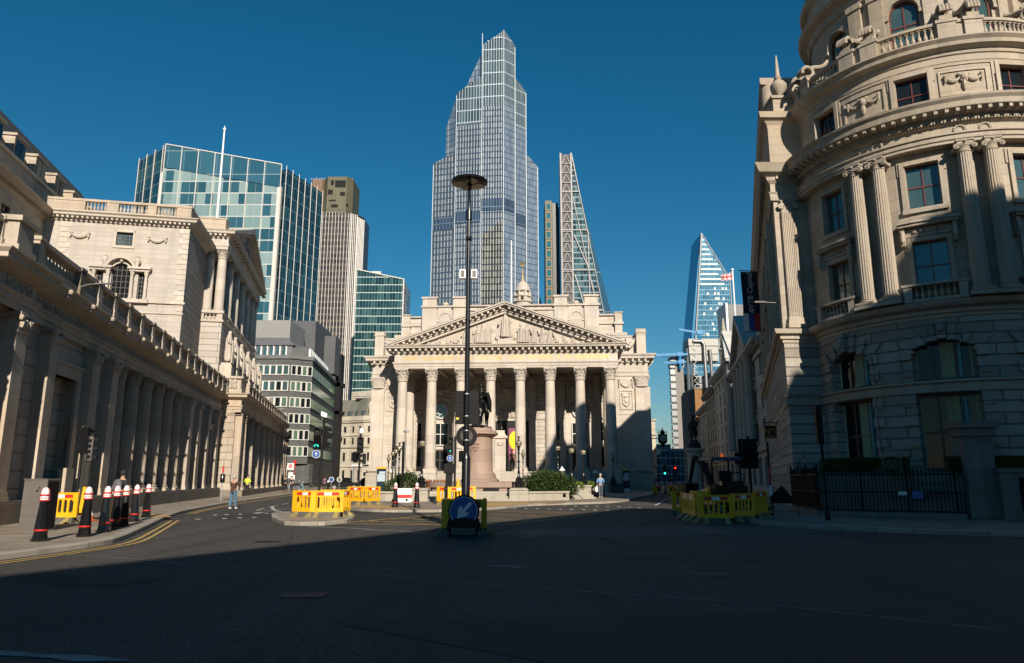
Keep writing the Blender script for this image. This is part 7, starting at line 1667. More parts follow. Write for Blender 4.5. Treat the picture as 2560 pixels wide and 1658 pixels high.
# ------------------------------------------------------------------ traffic signals
def arrow_mb(r, y=-.03):
    return MB().xprism([(-.09 * r, -.62 * r), (.09 * r, -.62 * r), (.09 * r, .1 * r), (-.09 * r, .1 * r)], y, y + .006).xprism([(-.42 * r, .02 * r), (0, .62 * r), (0, .34 * r), (-.3 * r, -.1 * r)], y, y + .006).xprism([(.42 * r, .02 * r), (.3 * r, -.1 * r), (0, .34 * r), (0, .62 * r)], y, y + .006)
def head(parent, x, y, z, a=0, n=3, lit=None, vis=True, w=.29, name='signal_head'):
    H = .31 * n; m = MB().box(-w / 2, w / 2, 0, .16, 0, H)
    for i in range(n):
        zc = H - .155 - i * .31
        for k in range(7):
            t0, t1 = R(-20 + k * 31.5), R(-20 + (k + 1) * 31.5); r = .115
            m.quad((r * math.cos(t0), 0, zc + r * math.sin(t0)), (r * math.cos(t1), 0, zc + r * math.sin(t1)), (r * math.cos(t1), -.17, zc + r * math.sin(t1)), (r * math.cos(t0), -.17, zc + r * math.sin(t0)))
    o = part(name, m, M_BLACKM, parent); o.location = (x, y, z); o.rotation_euler = (0, 0, a)
    for i in range(n):
        zc = H - .155 - i * .31; mm = MB().xprism([(.1 * math.cos(q * PI / 8), zc + .1 * math.sin(q * PI / 8)) for q in range(16)], -.012, 0)
        part('lens', mm, M_DARK if lit != i else M_BLACKM, o)
        if lit == i: g = arrow_mb(.09, -.02); g.v = [(vx, vy, vz + zc) for vx, vy, vz in g.v]; part('lit_arrow', g, M_GREEN, o)
    return o
def blue_arrow(parent, x, y, z, r=.15, a=0):
    o = part('arrow_sign', MB().xprism([(r * math.cos(q * PI / 12), r * math.sin(q * PI / 12)) for q in range(24)], -.012, .012), M_BLUE, parent); o.location = (x, y, z); o.rotation_euler = (0, 0, a)
    m = MB(); arch_ring(m, 0, 0, r * .94, r * 1.04, -.018, .0, a1=2 * PI, K=24); g = arrow_mb(r * .9, -.02); m.merge(g); part('white_arrow', m, M_WHTREF, o); return o
def pole(parent, h, r=.05, mat=None): return part('pole', MB().lathe([(r * 1.7, 0), (r * 1.6, .5), (r, .55), (r, h)], n=12), mat or M_BLACKM, parent)
t = thing('traffic_signal', 'grey backed traffic signal on a pole before the colonnade, beside the bollards', 'traffic light', (-15.45, 26.2, .12)); pole(t, 3.35)
head(t, .12, .02, 2.35, PI * .95, 3); o = head(t, .34, .05, 2.05, PI * .62, 3, w=.24); part('back_panel', MB().box(.2, .42, -.10, -.06, 2.1, 2.95), M_GREYMET, t)
for k in range(4): part('louvre', MB().box(.24, .38, -.115, -.1, 2.17 + k * .19, 2.29 + k * .19), M_BLACKM, t)
part('cable_loop', MB().tube([(-.05, 0, 2.6), (-.2, 0, 2.8), (-.22, 0, 3.0), (-.1, 0, 3.2)], .015, 5), M_BLACKM, t)
t = thing('traffic_signal', 'traffic signal on the island with louvred lenses and blue ahead arrow sign', 'traffic light', (-8.0, 30.5, .12)); p_ = pole(t, 4.1); p_.rotation_euler = (0, R(1.2), 0)
o = head(t, -.15, -.1, 2.65, .1, 3); part('lit_cycle', MB().tube([(-.09, -.12, -.0), (-.03, -.12, .05), (.05, -.12, .0), (.09, -.12, .05)], .012, 4).ball((-.07, -.12, -.02), .025, 6).ball((.07, -.12, -.02), .025, 6), M_GREEN, o).location = (0, 0, .16)
m = MB(); 
for k in range(12): m.box(-.14, .14, -.14, -.02, .03 + k * .05, .045 + k * .05)
part('louvre', m, M_BLACKM, o)
blue_arrow(t, -.15, -.12, 2.47, .16, .1); head(t, .2, .1, 2.7, PI * .7, 3, w=.24)
part('camera', MB().hexa([(-.02, -.16, 4.05), (.2, -.1, 3.98), (.2, .12, 3.98), (-.02, .06, 4.05), (-.02, -.16, 4.25), (.2, -.1, 4.16), (.2, .12, 4.16), (-.02, .06, 4.25)]), M_WHITE, t)
part('camera_arm', MB().tube([(.02, 0, 3.9), (-.05, 0, 4.05), (.1, 0, 4.05)], .02, 5), M_SILVER, t)
t = thing('traffic_signal', 'dark cluster of signal heads on the far pole left of the exchange', 'traffic light', (-9.05, 43.4, .12)); pole(t, 4.1, .06); head(t, .02, -.12, 2.95, 0, 3, w=.36); head(t, -.18, .0, 2.4, 1.2, 2); head(t, .2, .0, 2.3, -1.2, 2)
part('camera_dome', MB().box(-.05, .2, -.08, .08, 4.15, 4.4), M_WHITE, t); part('yellow_tape', MB().lathe([(.108, .5), (.11, 1.0)], n=10), M_YEL, t)
t = thing('traffic_signal', 'central traffic signal showing a green arrow above a blue ahead arrow sign', 'traffic light', (-3.25, 41.7, .12)); pole(t, 3.85, .065); head(t, -.28, -.05, 2.85, .05, 3, lit=2, w=.36); blue_arrow(t, -.28, -.12, 2.6, .17); head(t, .42, .1, 2.4, PI * .85, 2, w=.32)
part('mounting_arm', MB().bar((-.28, 0, 3.6), (0, 0, 3.6), .04).bar((0, 0, 3.2), (.4, .1, 3.1), .04).bar((-.28, 0, 2.6), (0, 0, 2.6), .04), M_BLACKM, t); part('yellow_cover', MB().lathe([(.2, .3), (.16, .9), (.04, 1.5)], .18, .2, 8), M_YEL, t)
part('bulky_housing', MB().hexa([(-.55, -.1, .3), (-.2, -.1, .3), (-.2, .2, .3), (-.55, .2, .3), (-.5, -.05, 2.1), (-.1, -.05, 2.1), (-.1, .15, 2.1), (-.5, .15, 2.1)]).box(-.62, -.05, -.12, .2, 1.75, 2.3), M_BLACKM, t)
t = thing('traffic_signal', 'shadowed cluster of signal heads by the right hand corner building', 'traffic light', (10.45, 32.2, .12)); pole(t, 3.3, .06); head(t, -.12, -.1, 2.2, .1, 3, w=.36); head(t, .22, 0, 2.0, 1.4, 3); head(t, -.4, .1, 2.0, -1.3, 2); part('backing_board', MB().box(-.42, .42, .1, .13, 1.9, 3.2), M_BLACKM, t)
t = thing('traffic_signal', 'thin black pole with narrow sign box standing before the railings', 'traffic light', (11.35, 26.7, .12)); pole(t, 4.15, .05); part('sign_box', MB().box(-.16, .06, -.12, .06, 2.7, 4.1), M_BLACKM, t); part('white_clip', MB().box(-.05, .0, -.135, -.12, 3.8, 3.82).box(-.05, .0, -.135, -.12, 3.4, 3.42).box(-.05, .0, -.135, -.12, 3.0, 3.02), M_SILVER, t)
for i, (x, y, c, lab) in enumerate(((16.6, 62.5, M_GREEN, 'small signal showing green right of the bronze man statue'), (15.6, 75, M_GREEN, 'small signal showing green far down the right street by the clock'), (17.8, 80, M_REDL, 'small signal showing red at the far end of the right street'))):
    t = thing('traffic_signal', lab, 'traffic light', (x, y, 0)); pole(t, 2.9, .05); part('signal_head', MB().box(-.15, .15, -.12, .08, 1.9, 2.9), M_BLACKM, t); part('lit_lens', MB().ball((0, -.13, 2.1 if c is M_GREEN else 2.7), .1, 8, sy=.4), c, t)
t = thing('marker_post', 'thin post with small red and white marker by the right hand kerb', 'post', (10.95, 31.2, .12)); part('pole', MB().lathe([(.04, 0), (.04, 3.0)], n=8), M_BLACKM, t); part('red_marker', MB().lathe([(.055, 1.3), (.055, 1.95)], n=8), M_RED, t); part('white_marker', MB().lathe([(.056, .75), (.056, 1.2)], n=8), M_WHITE, t)
t = thing('crossing_box', 'thin pole with black push button box standing on the left pavement', 'signal box', (-19.3, 49.0, .12)); part('pole', MB().lathe([(.04, 0), (.04, 2.9)], n=8), M_SILVER, t); part('button_box', MB().lathe([(.1, 1.2), (.16, 1.25), (.16, 1.7), (.1, 1.78)], n=10), M_BLACK, t); part('red_marker', MB().lathe([(.06, 1.85), (.06, 2.3)], n=8), M_RED, t)

# ------------------------------------------------------------------ globe lamps of the forecourt
def lamp_parts(t, h):
    s = h / 3.0
    part('post', MB().lathe([(.3, 0), (.32, .06), (.2, .14), (.24, .3), (.13, .42), (.17, .6), (.09, .75), (.075, 1.0), (.12, 1.03), (.06, 1.1), (.05, 1.7 * s), (.1, 1.72 * s), (.1, 1.78 * s), (.05, 1.84 * s), (.045, 2.3 * s), (.11, 2.34 * s), (.05, 2.42 * s), (.09, h - .3), (.13, h - .2)], n=12), M_BLACK, t)
    g = part('globe', MB().ball((0, 0, h), .225, 16), M_GLOBE, t); part('globe_band', MB().lathe([(.228, h - .015), (.234, h), (.228, h + .015)], n=20).tube([(.0, -.23, h), (0, -.16, h + .16), (0, 0, h + .23)], .012, 4).tube([(.23, 0, h), (.16, 0, h + .16), (0, 0, h + .23)], .012, 4).tube([(-.23, 0, h), (-.16, 0, h + .16), (0, 0, h + .23)], .012, 4), M_BRONZE, g)
    m = MB().lathe([(.12, h + .19), (.05, h + .24), (.06, h + .28)], n=8).tube([(0, 0, h + .27), (-.02, 0, h + .36), (.0, 0, h + .44), (.07, 0, h + .48)], [.04, .05, .03, .015], 6)
    for sx in (-1, 1): m.tube([(0, 0, h + .36), (sx * .08, .02, h + .42), (sx * .1, .03, h + .52)], [.03, .03, .01], 5)
    part('finial', m, M_BRONZE, t)
    m = MB()
    for k in range(4):
        a = k * PI / 2 + PI / 4; c, q = math.cos(a), math.sin(a); m.tube([(c * .3, q * .3, .1), (c * .36, q * .36, .3), (c * .22, q * .22, .5), (c * .26, q * .26, .62)], [.06, .05, .04, .05], 5)
    part('dolphin_base', m, M_BRONZE, t)
for i, (x, y, zb, zg, lab) in enumerate(((.45, 49, .98, 3.89, 'black globe lamp on the square pedestal left of the big shrub'), (-6.0, 48.8, .98, 3.87, 'black globe lamp beside the small shrub, left of centre'), (1.2, 80, .12, 4.18, 'small distant lamp just right of the pedestal globe lamp'), (3.9, 62, .12, 4.09, 'globe lamp rising behind the right end of the big shrub'), (4.6, 56.4, 1.08, 3.69, 'brass toned globe lamp on the first stair pier'), (5.75, 59, 1.08, 3.64, 'globe lamp on the second stair pier'), (10.4, 75.5, 1.1, 3.63, 'dark lantern on the pedestal near the right end of the portico'), (-13.5, 80, .12, 3.69, 'leftmost small lamp of the row beside the left wing'), (-10.75, 66, .12, 3.78, 'second globe lamp of the row beside the left wing'), (-9.85, 62, .12, 3.82, 'third globe lamp of the row beside the left wing'), (-8.95, 58, .12, 3.93, 'globe lamp of the left row partly behind the black camera pole'))):
    lamp_parts(thing('globe_lamp', lab, 'street lamp', (x, y, zb), 0, 'globe lamps round the forecourt'), zg - zb)
for i, (x, y, z, lab) in enumerate(((4.1, 60, 1.7, 'small white topped lantern over the flower tubs, left one'), (8.2, 72, 1.6, 'small white topped lantern left of the walking man in blue'), (-12.8, 78, 1.7, 'small white topped lantern by the left wing'))):
    t = thing('small_lantern', lab, 'lantern', (x, y, .12), 0, 'small lanterns round the forecourt'); part('post', MB().lathe([(.05, 0), (.05, z)], n=8), M_BLACKM, t); part('lantern', MB().lathe([(.08, z), (.2, z + .35), (.22, z + .4)], n=8), M_GLOBE, t); part('lantern_roof', MB().lathe([(.28, z + .4), (.06, z + .66), (.02, z + .75)], n=8), M_WHITE, t)
t = thing('camera_pole', 'black pole and thin mast with small camera standing behind the red and white block', 'pole', (-7.0, 47, .12)); part('pole', MB().lathe([(.09, 0), (.085, 3.8)], n=10), M_BLACK, t); part('mast', MB().tube([(.08, 0, 2.6), (.14, 0, 2.7), (.14, 0, 4.35)], .03, 6), M_SILVER, t); part('camera', MB().ball((.1, 0, 4.45), .14, 8, sz=.6).box(.1, .34, -.06, .06, 4.38, 4.56), M_SILVER, t)
t = thing('concrete_block', 'red and white painted concrete block between the two far bollards', 'block', (-6.95, 47.0, .12), R(8)); part('block', MB().box(-.55, .55, -.4, .4, 0, .25).box(-.55, .55, -.4, .4, .47, .86), M_WHITE, t); part('red_stripe', MB().box(-.553, .553, -.403, .403, .25, .47), M_RED, t); part('hole', MB().xprism([(.25 + .08 * math.cos(q * PI / 6), .14 + .08 * math.sin(q * PI / 6)) for q in range(12)], -.41, -.4), M_DARK, t)
for x, y, lab in ((-12.0, 67.5, 'navy blue map totem with yellow top, left of the shrub'), (13.35, 86, 'shaded navy map totem with yellow top at the right wing')):
    t = thing('map_totem', lab, 'map sign', (x, y, .12), 0, 'map totems'); part('panel', MB().box(-.42, .42, -.1, .1, .3, 2.35), M_NAVY, t); part('yellow_top', MB().box(-.43, .43, -.11, .11, 2.35, 2.5), M_YEL, t); part('base', MB().box(-.42, .42, -.12, .12, 0, .3), M_WHITE, t)
    f = part('map', MB().box(-.36, .36, -.115, -.1, 1.2, 1.85), plain('map_paper', (.42, .50, .55), .5, var=.5, nscale=9) if 'map_paper' not in MATS else MATS['map_paper'], t); part('map', MB().box(-.2, .36, -.115, -.1, 1.88, 2.1), MATS['map_paper'], t)
# grey cabinet and black bin on the left pavement
t = thing('steel_cabinet', 'tall plain grey brown steel cabinet at the left edge of the pavement', 'cabinet', (-13.75, 21.25, .12), R(-6)); part('cabinet', MB().box(-.36, .36, 0, .5, 0, 1.44).box(-.38, .38, -.02, .52, 1.44, 1.47), M_GREYMET, t); part('door_seam', MB().box(-.36, .36, -.004, .0, .42, .425).box(.06, .1, -.02, 0, 1.1, 1.16).box(.12, .14, -.02, 0, 1.18, 1.24), M_BLACKM, t); part('side_door', MB().box(.36, .366, .03, .47, .05, 1.4), M_BLACKM, t)
t = thing('utility_post', 'squat plain black post beside the nearest bollard and the grey cabinet', 'post', (-14.2, 22.6, .12)); part('post', MB().lathe([(.12, 0), (.12, .92), (.10, .94)], n=12), M_BLACKM, t)
t = thing('traffic_cone', 'small orange and white cone lying by the second yellow barrier', 'cone', (-14.85, 26.1, .12)); part('cone', MB().lathe([(.14, .04), (.03, .45)], n=12), M_ORANGE, t); part('base', MB().box(-.2, .2, -.2, .2, 0, .04), M_ORANGE, t); part('white_sleeve', MB().lathe([(.103, .2), (.073, .32)], n=12), M_WHITE, t)
t = thing('sign_hood', 'yellow plastic hood poking up behind the barrier by the left traffic signal', 'signal cover', (-15.35, 26.5, .12)); part('hood', MB().hexa([(-.1, -.1, .2), (.1, -.1, .2), (.1, .1, .2), (-.1, .1, .2), (-.05, -.05, 1.18), (.05, -.05, 1.18), (.05, .05, 1.18), (-.05, .05, 1.18)]), M_YEL, t)
for i, (x, y, lab) in enumerate(((-7.45, 29.6, 'red and white cone inside the island barriers, left'), (-7.2, 29.8, 'red and white cone inside the island barriers, middle'), (-6.98, 29.6, 'red and white cone inside the island barriers, right'))):
    t = thing('traffic_cone', lab, 'cone', (x, y, .12), 0, 'cones inside the island barriers'); part('cone', MB().lathe([(.12, .04), (.03, .42)], n=12), M_REDREF, t); part('base', MB().box(-.17, .17, -.17, .17, 0, .04), M_BLACKM, t); part('white_sleeve', MB().lathe([(.093, .16), (.065, .28)], n=12), M_WHITE, t)
t = thing('stacked_chairs', 'stack of reddish wooden cafe chairs left of the pink granite plinth', 'chairs', (-5.3, 51.5, .3)); m = MB()
for k in range(4):
    for x in (-.7, -.2, .3): 
        z = .35 + k * .12; m.box(x, x + .4, -.2, .2, z, z + .03); m.box(x, x + .04, -.2, -.16, 0, z + .5); m.box(x + .36, x + .4, -.2, -.16, 0, z + .5); m.box(x, x + .04, .16, .2, 0, z); m.box(x + .36, x + .4, .16, .2, 0, z); m.box(x, x + .4, -.2, -.17, z + .3, z + .5)
part('chair_frames', m, M_WOOD, t)

# ------------------------------------------------------------------ shrubs and hedges
def leaves(name, blobs, n, size, mat, seed=1, parent=None):
    r = random.Random(seed); m = MB(); w = [b[3] * b[4] * b[5] for b in blobs]; tot = sum(w)
    for b, ww in zip(blobs, w):
        for _ in range(int(n * ww / tot)):
            while True:
                x, y, z = r.uniform(-1, 1), r.uniform(-1, 1), r.uniform(-1, 1); q = x * x + y * y + z * z
                if .25 < q < 1.12: break
            px, py, pz = b[0] + x * b[3], b[1] + y * b[4], max(.02, b[2] + z * b[5])
            a, e, s = r.uniform(0, 6.28), r.uniform(-.9, 1.2), size * r.uniform(.6, 1.5)
            u = Vector((math.cos(a) * math.cos(e), math.sin(a) * math.cos(e), math.sin(e))) * s; v = Vector((-math.sin(a), math.cos(a), r.uniform(-.5, .5))) * s * .45; c = Vector((px, py, pz))
            m.add([tuple(c - v * .6), tuple(c + u * .6 - v), tuple(c + u * 1.3), tuple(c + u * .6 + v), tuple(c + v * .6)], [(0, 1, 2, 3, 4)])
    return part(name, m, mat, parent)
t = thing('evergreen_shrub', 'large dark green evergreen shrub filling the long stone planter', 'shrub', (2.3, 51.6, .5)); bl = [(x, y, z, a, b, c) for x, y, z, a, b, c in ((-1.2, -.6, .55, .8, 1, .75), (-.3, -.5, .75, .9, 1.1, .85), (.7, -.2, .7, .9, 1.1, .8), (1.5, .2, .55, .75, 1, .7), (-1.75, -.5, .4, .5, .7, .6), (2.0, .3, .35, .4, .8, .5), (.2, .8, .9, 1, 1, .8), (-.9, -.8, 1.15, .4, .5, .4), (1.1, -.2, 1.2, .45, .5, .35), (.1, -.6, 1.35, .35, .4, .3))]
leaves('foliage', bl, 11000, .085, M_LEAF, 2, t); m = MB()
for k in range(14): a = rnd.uniform(0, 6.28); m.tube([(rnd.uniform(-1.3, 1.3), rnd.uniform(-.5, .5), 0), (rnd.uniform(-1.6, 1.6), rnd.uniform(-.6, .6), .9)], [.03, .012], 5)
part('stems', m, M_BRONZEF, t)
t = thing('evergreen_shrub', 'smaller evergreen shrub between the camera pole and the left globe lamp', 'shrub', (-7.2, 50.3, .5)); leaves('foliage', [(-.9, 0, .4, .7, .9, .65), (0, -.1, .65, .85, .9, .8), (.8, 0, .5, .6, .8, .65), (.3, -.3, 1.15, .45, .5, .4), (-.5, -.2, 1.05, .4, .5, .4)], 6500, .08, M_LEAF, 3, t)
part('stems', MB().tube([(0, 0, 0), (.1, 0, .9)], [.05, .02], 6).tube([(-.5, 0, 0), (-.7, 0, .7)], [.04, .02], 6).tube([(.5, 0, 0), (.7, 0, .7)], [.04, .02], 6), M_BRONZEF, t)
for i, (x, y, lab) in enumerate(((3.95, 56.8, 'clump of pale spring flowers left of the first stair pier'), (5.15, 57.6, 'clump of bright green flowers between the two stair piers'), (6.4, 60.5, 'green flowers right of the second stair pier'))):
    t = thing('flower_tub', lab, 'plants', (x, y, .7), 0, 'flower tubs by the stair'); leaves('foliage', [(0, 0, .3, .5, .4, .35)], 900, .08, M_FLOWER, 5 + i, t); part('tub', MB().lathe([(.3, -.5), (.42, .05), (.45, .12), (.38, .12)], n=12), M_GRANL, t)
for i, (x0, y0, x1, y1, lab) in enumerate(((12.95, 30.9, 15.4, 28.5, 'clipped dark box hedge behind the railings under the left window'), (16.6, 27.9, 19.6, 26.9, 'clipped dark box hedge behind the railings under the right window'))):
    L = math.hypot(x1 - x0, y1 - y0); t = thing('box_hedge', lab, 'hedge', (x0, y0, 1.75), math.atan2(y1 - y0, x1 - x0), 'box hedges behind the railings')
    part('trough', MB().box(0, L, .0, .5, -1.75, .1), M_PLINTH, t)
    r = random.Random(i); m = MB()
    for _ in range(4200):
        px, pz = r.uniform(0, L), r.uniform(0, .66); py = r.choice((r.uniform(-.03, .06), r.uniform(0, .5))); 
        if py > .06: pz = r.uniform(.5, .68)
        a, e, s = r.uniform(0, 6.28), r.uniform(-1, 1), .04 * r.uniform(.7, 1.5); u = Vector((math.cos(a) * math.cos(e), math.sin(a) * math.cos(e), math.sin(e))) * s; v = Vector((-math.sin(a), math.cos(a), r.uniform(-.5, .5))) * s * .6; c = Vector((px, py, pz)); m.quad(tuple(c - v), tuple(c + u), tuple(c + v), tuple(c - u))
    part('foliage', m, M_LEAFH, t); part('inner_growth', MB().box(.03, L - .03, .05, .45, .05, .58), M_LEAFH, t)

# ------------------------------------------------------------------ railings and gate pier of the corner building
def railing(name, pts, label, h=1.85):
    t = thing(name, label, 'railings', (0, 0, .12)); m = MB(); rl = MB(); pl = MB()
    for (x0, y0), (x1, y1) in zip(pts, pts[1:]):
        L = math.hypot(x1 - x0, y1 - y0); n = int(L / .13); rl.bar((x0, y0, .95), (x1, y1, .95), .04, .05); rl.bar((x0, y0, h - .22), (x1, y1, h - .22), .04, .05); rl.bar((x0, y0, .25), (x1, y1, .25), .04, .05); pl.bar((x0, y0, .1), (x1, y1, .1), .3, .2)
        for i in range(n + 1):
            x, y = x0 + (x1 - x0) * i / n, y0 + (y1 - y0) * i / n
            if i % 12 == 0: m.lathe([(.04, 0), (.04, h - .2), (.06, h - .15), (.03, h - .05), (.05, h + .05), (.005, h + .25)], x, y, 6)
            else: m.bar((x, y, .2), (x, y, h - .15), .022); m.lathe([(.012, h - .15), (.035, h - .08), (.002, h + .06)], x, y, 4)
    part('bars', m, M_BLACKM, t); part('rails', rl, M_BLACKM, t); part('kerb_stone', pl, M_PLINTH, t)
    part('backing', MB().bar((pts[0][0] + .25, pts[0][1] + .15, .35), (pts[1][0] + .2, pts[1][1] + .2, .35), .06, .6).bar((pts[1][0] + .2, pts[1][1] + .2, .35), (pts[2][0], pts[2][1] + .3, .35), .06, .6), M_PLINTH, t)
    return t
rl = railing('iron_railings', [(13.3, 35.0), (12.45, 29.95), (16.75, 27.3)], 'black spiked iron railings curving before the corner building')
part('notice', MB().hexa([(14.85, 28.36, .85), (15.10, 28.21, .85), (15.11, 28.22, .85), (14.86, 28.37, .85), (14.85, 28.36, .98), (15.10, 28.21, .98), (15.11, 28.22, .98), (14.86, 28.37, .98)]), M_WHITE, rl); part('notice', MB().hexa([(15.25, 28.12, .72), (15.55, 27.93, .72), (15.56, 27.94, .72), (15.26, 28.13, .72), (15.25, 28.12, 1.0), (15.55, 27.93, 1.0), (15.56, 27.94, 1.0), (15.26, 28.13, 1.0)]), M_BLUE, rl)
rl2 = railing('iron_railings', [(18.2, 27.2), (20.2, 26.6), (24, 25.6)], 'black iron railings right of the square gate pier')
for x, y, z, s, lab in ((13.0, 32.6, 1.75, .85, 'smaller ornate iron crest on the railings, left one'), (14.85, 28.6, 1.75, 1.15, 'larger ornate iron crest on the railings before the corner building')):
    t = thing('iron_crest', lab, 'crest', (x, y, z), -.5 if s > 1 else -.9, 'ornate crests on the railings'); m = MB(); 
    for sx in (-1, 1):
        m.bar((sx * .28 * s, 0, 0), (sx * .28 * s, 0, .62 * s), .03); m.bar((sx * .22 * s, 0, 0), (sx * .22 * s, 0, .62 * s), .02)
        m.tube([(sx * .4 * s, 0, 0), (sx * .52 * s, 0, .12 * s), (sx * .44 * s, 0, .26 * s), (sx * .34 * s, 0, .18 * s), (sx * .4 * s, 0, .1 * s)], .018, 5)
        m.tube([(sx * .2 * s, 0, .05), (sx * .05 * s, 0, .25 * s), (sx * .15 * s, 0, .45 * s)], .015, 5)
    arch_ring(m, 0, .55 * s, .26 * s, .31 * s, -.02, .02); m.tube([(-.12 * s, 0, .12 * s), (.12 * s, 0, .5 * s)], .015, 5); m.tube([(.12 * s, 0, .12 * s), (-.12 * s, 0, .5 * s)], .015, 5); arch_ring(m, 0, .33 * s, .15 * s, .17 * s, -.015, .015, a1=2 * PI, K=16)
    m.ball((0, 0, .92 * s), .05 * s, 6); m.lathe([(.06 * s, .95 * s), (.03 * s, 1.0 * s), (.045 * s, 1.05 * s), (.002, 1.3 * s)], n=8); part('scrollwork', m, plain('aged_iron', (.16, .15, .14), .5) if 'aged_iron' not in MATS else MATS['aged_iron'], t)
t = thing('gate_pier', 'tall square dark stone pier with heavy cap beside the railings', 'pier', (17.55, 27.75, .12), R(-8)); part('pier', MB().box(-.5, .5, -.45, .45, 0, 3.05).box(-.56, .56, -.5, .5, 0, .9).box(-.38, .38, -.47, -.45, 1.1, 2.9), M_PLINTH, t); part('cap', MB().box(-.62, .62, -.56, .56, 3.05, 3.35).box(-.72, .72, -.66, .66, 3.35, 3.6), M_PLINTH, t)
t = thing('stairwell_wall', 'low dark stone subway wall with metal doors at the right edge', 'wall', (18.3, 27.0, .12), R(-12)); part('wall', MB().box(-.4, 8, -.2, .2, 0, 1.7).box(-.45, 8, -.25, .25, 1.7, 1.85), M_PLINTH, t); part('panel', MB().box(.2, 2.4, -.22, -.2, .2, 1.5), M_BLACKM, t)
t = thing('arched_doorway', 'dark arched louvred doorway just entering the right edge', 'doorway', (21.0, 28.4, .12)); m = MB().box(-.8, .8, -.1, .3, 0, 3.0); arch_ring(m, 0, 3.0, .0, .8, -.1, .3); part('surround', m, M_PLINTH, t); part('louvre', MB().box(-.55, .55, -.14, -.1, .2, 2.9), M_BLACKM, t)
# ------------------------------------------------------------------ people
def hand(mb_ch, x, y, z, dx=0, dz=-1):
    """palm with five bent fingers, each its own short chain"""
    for k, (o, l) in enumerate(((-.03, .07), (-.01, .085), (.01, .08), (.03, .065))):
        mb_ch.append(chain((x, y + o, z, .012), (x + dx * l * .5, y + o, z + dz * l * .5, .0095), (x + dx * l * .6 - .02, y + o, z + dz * l, .008)))
    mb_ch.append(chain((x, y - .02, z + .03, .012), (x - .01, y - .055, z + .0, .01), (x - .02, y - .06, z - .03, .008)))
def person(label, loc, rz, h=1.72, legs=(0.0, 0.0), arms=('down', 'down'), top=None, bottom=None, hair=None, shoe=None, coat=0.0, hood=False, group=None, lean=0.0):
    """faces -y at rz=0; legs = forward swing of left/right foot in metres"""
    t = thing('person', label, 'person', loc, rz, group); s = h / 1.75
    hipz, shz, nz = .92, 1.42, 1.50; L = lean
    ch = []; V = [(0, 0, .98, .11), (0, -L * .5, 1.2, .12), (0, -L, 1.42, .10), (0, -L - .01, 1.52, .052), (0, -L - .02, 1.62, .085), (0, -L - .02, 1.70, .082)]
    E = [(0, 1), (1, 2), (2, 3), (3, 4), (4, 5)]; feet = []
    for sx, sw in ((-1, legs[0]), (1, legs[1])):
        b = len(V); V += [(sx * .095, 0, .9, .088), (sx * .10, -sw * .55 - .02, .5, .058), (sx * .10, -sw + .02, .09, .042), (sx * .11, -sw - .12, .04, .036)]
        E += [(0, b), (b, b + 1), (b + 1, b + 2), (b + 2, b + 3)]; feet.append((sx * .105, -sw - .04))
    sl = []
    for sx, mode in ((-1, arms[0]), (1, arms[1])):
        b = len(V)
        if mode == 'down': P = [(sx * .20, -L, 1.38), (sx * .25, -L + .02, 1.12), (sx * .25, -L - .06, .87)]
        elif mode == 'fold': P = [(sx * .20, -L, 1.38), (sx * .26, -L + .0, 1.14), (sx * .06, -L - .2, 1.12)]
        elif mode == 'up': P = [(sx * .19, -L, 1.38), (sx * .22, -L - .16, 1.2), (sx * .1, -L - .32, 1.42)]
        else: P = [(sx * .20, -L, 1.38), (sx * .27, -L + .1, 1.15), (sx * .24, -L - .12, 1.0)]
        V += [(*P[0], .058), (*P[1], .042), (*P[2], .028)]; E += [(2, b), (b, b + 1), (b + 1, b + 2)]; sl.append(P)
    ch.append((V, E))
    for P in sl: hand(ch, P[2][0], P[2][1] - .03, P[2][2] - .04, 0, -1)
    ch.append(chain((0, -L - .10, 1.655, .012), (0, -L - .122, 1.635, .016)))                      # nose
    for sx in (-1, 1): ch.append(chain((sx * .082, -L - .02, 1.68, .014), (sx * .084, -L - .01, 1.64, .012)))
    m = skin_mb(ch, 1); m.v = [tuple(c * s for c in v) for v in m.v]
    body = part('body', m, M_SKIN, t)
    def cloth(name, chs, mat):
        mm = skin_mb(chs, 1); mm.v = [tuple(c * s for c in v) for v in mm.v]; return part(name, mm, mat, t)
    lg = []; 
    tv = [(0, 0, .99, .125)]; te = []
    for sx, sw in ((-1, legs[0]), (1, legs[1])):
        b = len(tv); tv += [(sx * .1, 0, .88, .108), (sx * .10, -sw * .55 - .02, .5, .078), (sx * .10, -sw + .02, .10, .066)]; te += [(0, b), (b, b + 1), (b + 1, b + 2)]
    cloth('trousers', [(tv, te)], bottom)
    jv = [(0, 0, .93 - coat, .15 + coat * .12), (0, -L * .4, 1.15, .155), (0, -L, 1.38, .14), (0, -L, 1.47, .075)]; je = [(0, 1), (1, 2), (2, 3)]
    for P in sl:
        b = len(jv); jv += [(*P[0], .08), (*P[1], .062), (P[2][0], P[2][1], P[2][2] + .03, .05)]; je += [(2, b), (b, b + 1), (b + 1, b + 2)]
    cloth('jacket', [(jv, je)], top)
    hm = MB().ball((0, -L + .005, 1.715), .098, 12, sz=1.05, sy=1.05).ball((0, -L + .03, 1.66), .09, 10) if not hood else MB().ball((0, -L + .0, 1.70), .118, 12, sz=1.1)
    hm.v = [tuple(c * s for c in v) for v in hm.v]; part('hair' if not hood else 'hat', hm, hair or M_HAIRD, t)
    e = MB()
    for sx in (-1, 1): e.ball((sx * .033 * s, (-L - .098) * s, 1.665 * s), .012 * s, 6)
    e.box(-.025 * s, .025 * s, (-L - .106) * s, (-L - .098) * s, 1.60 * s, 1.608 * s); part('face_features', e, M_HAIRD, t)
    f = MB()
    for x, y in feet: f.ball((x * s, (y - .02) * s, .05 * s), .055 * s, 8, sy=2.2, sz=.8)
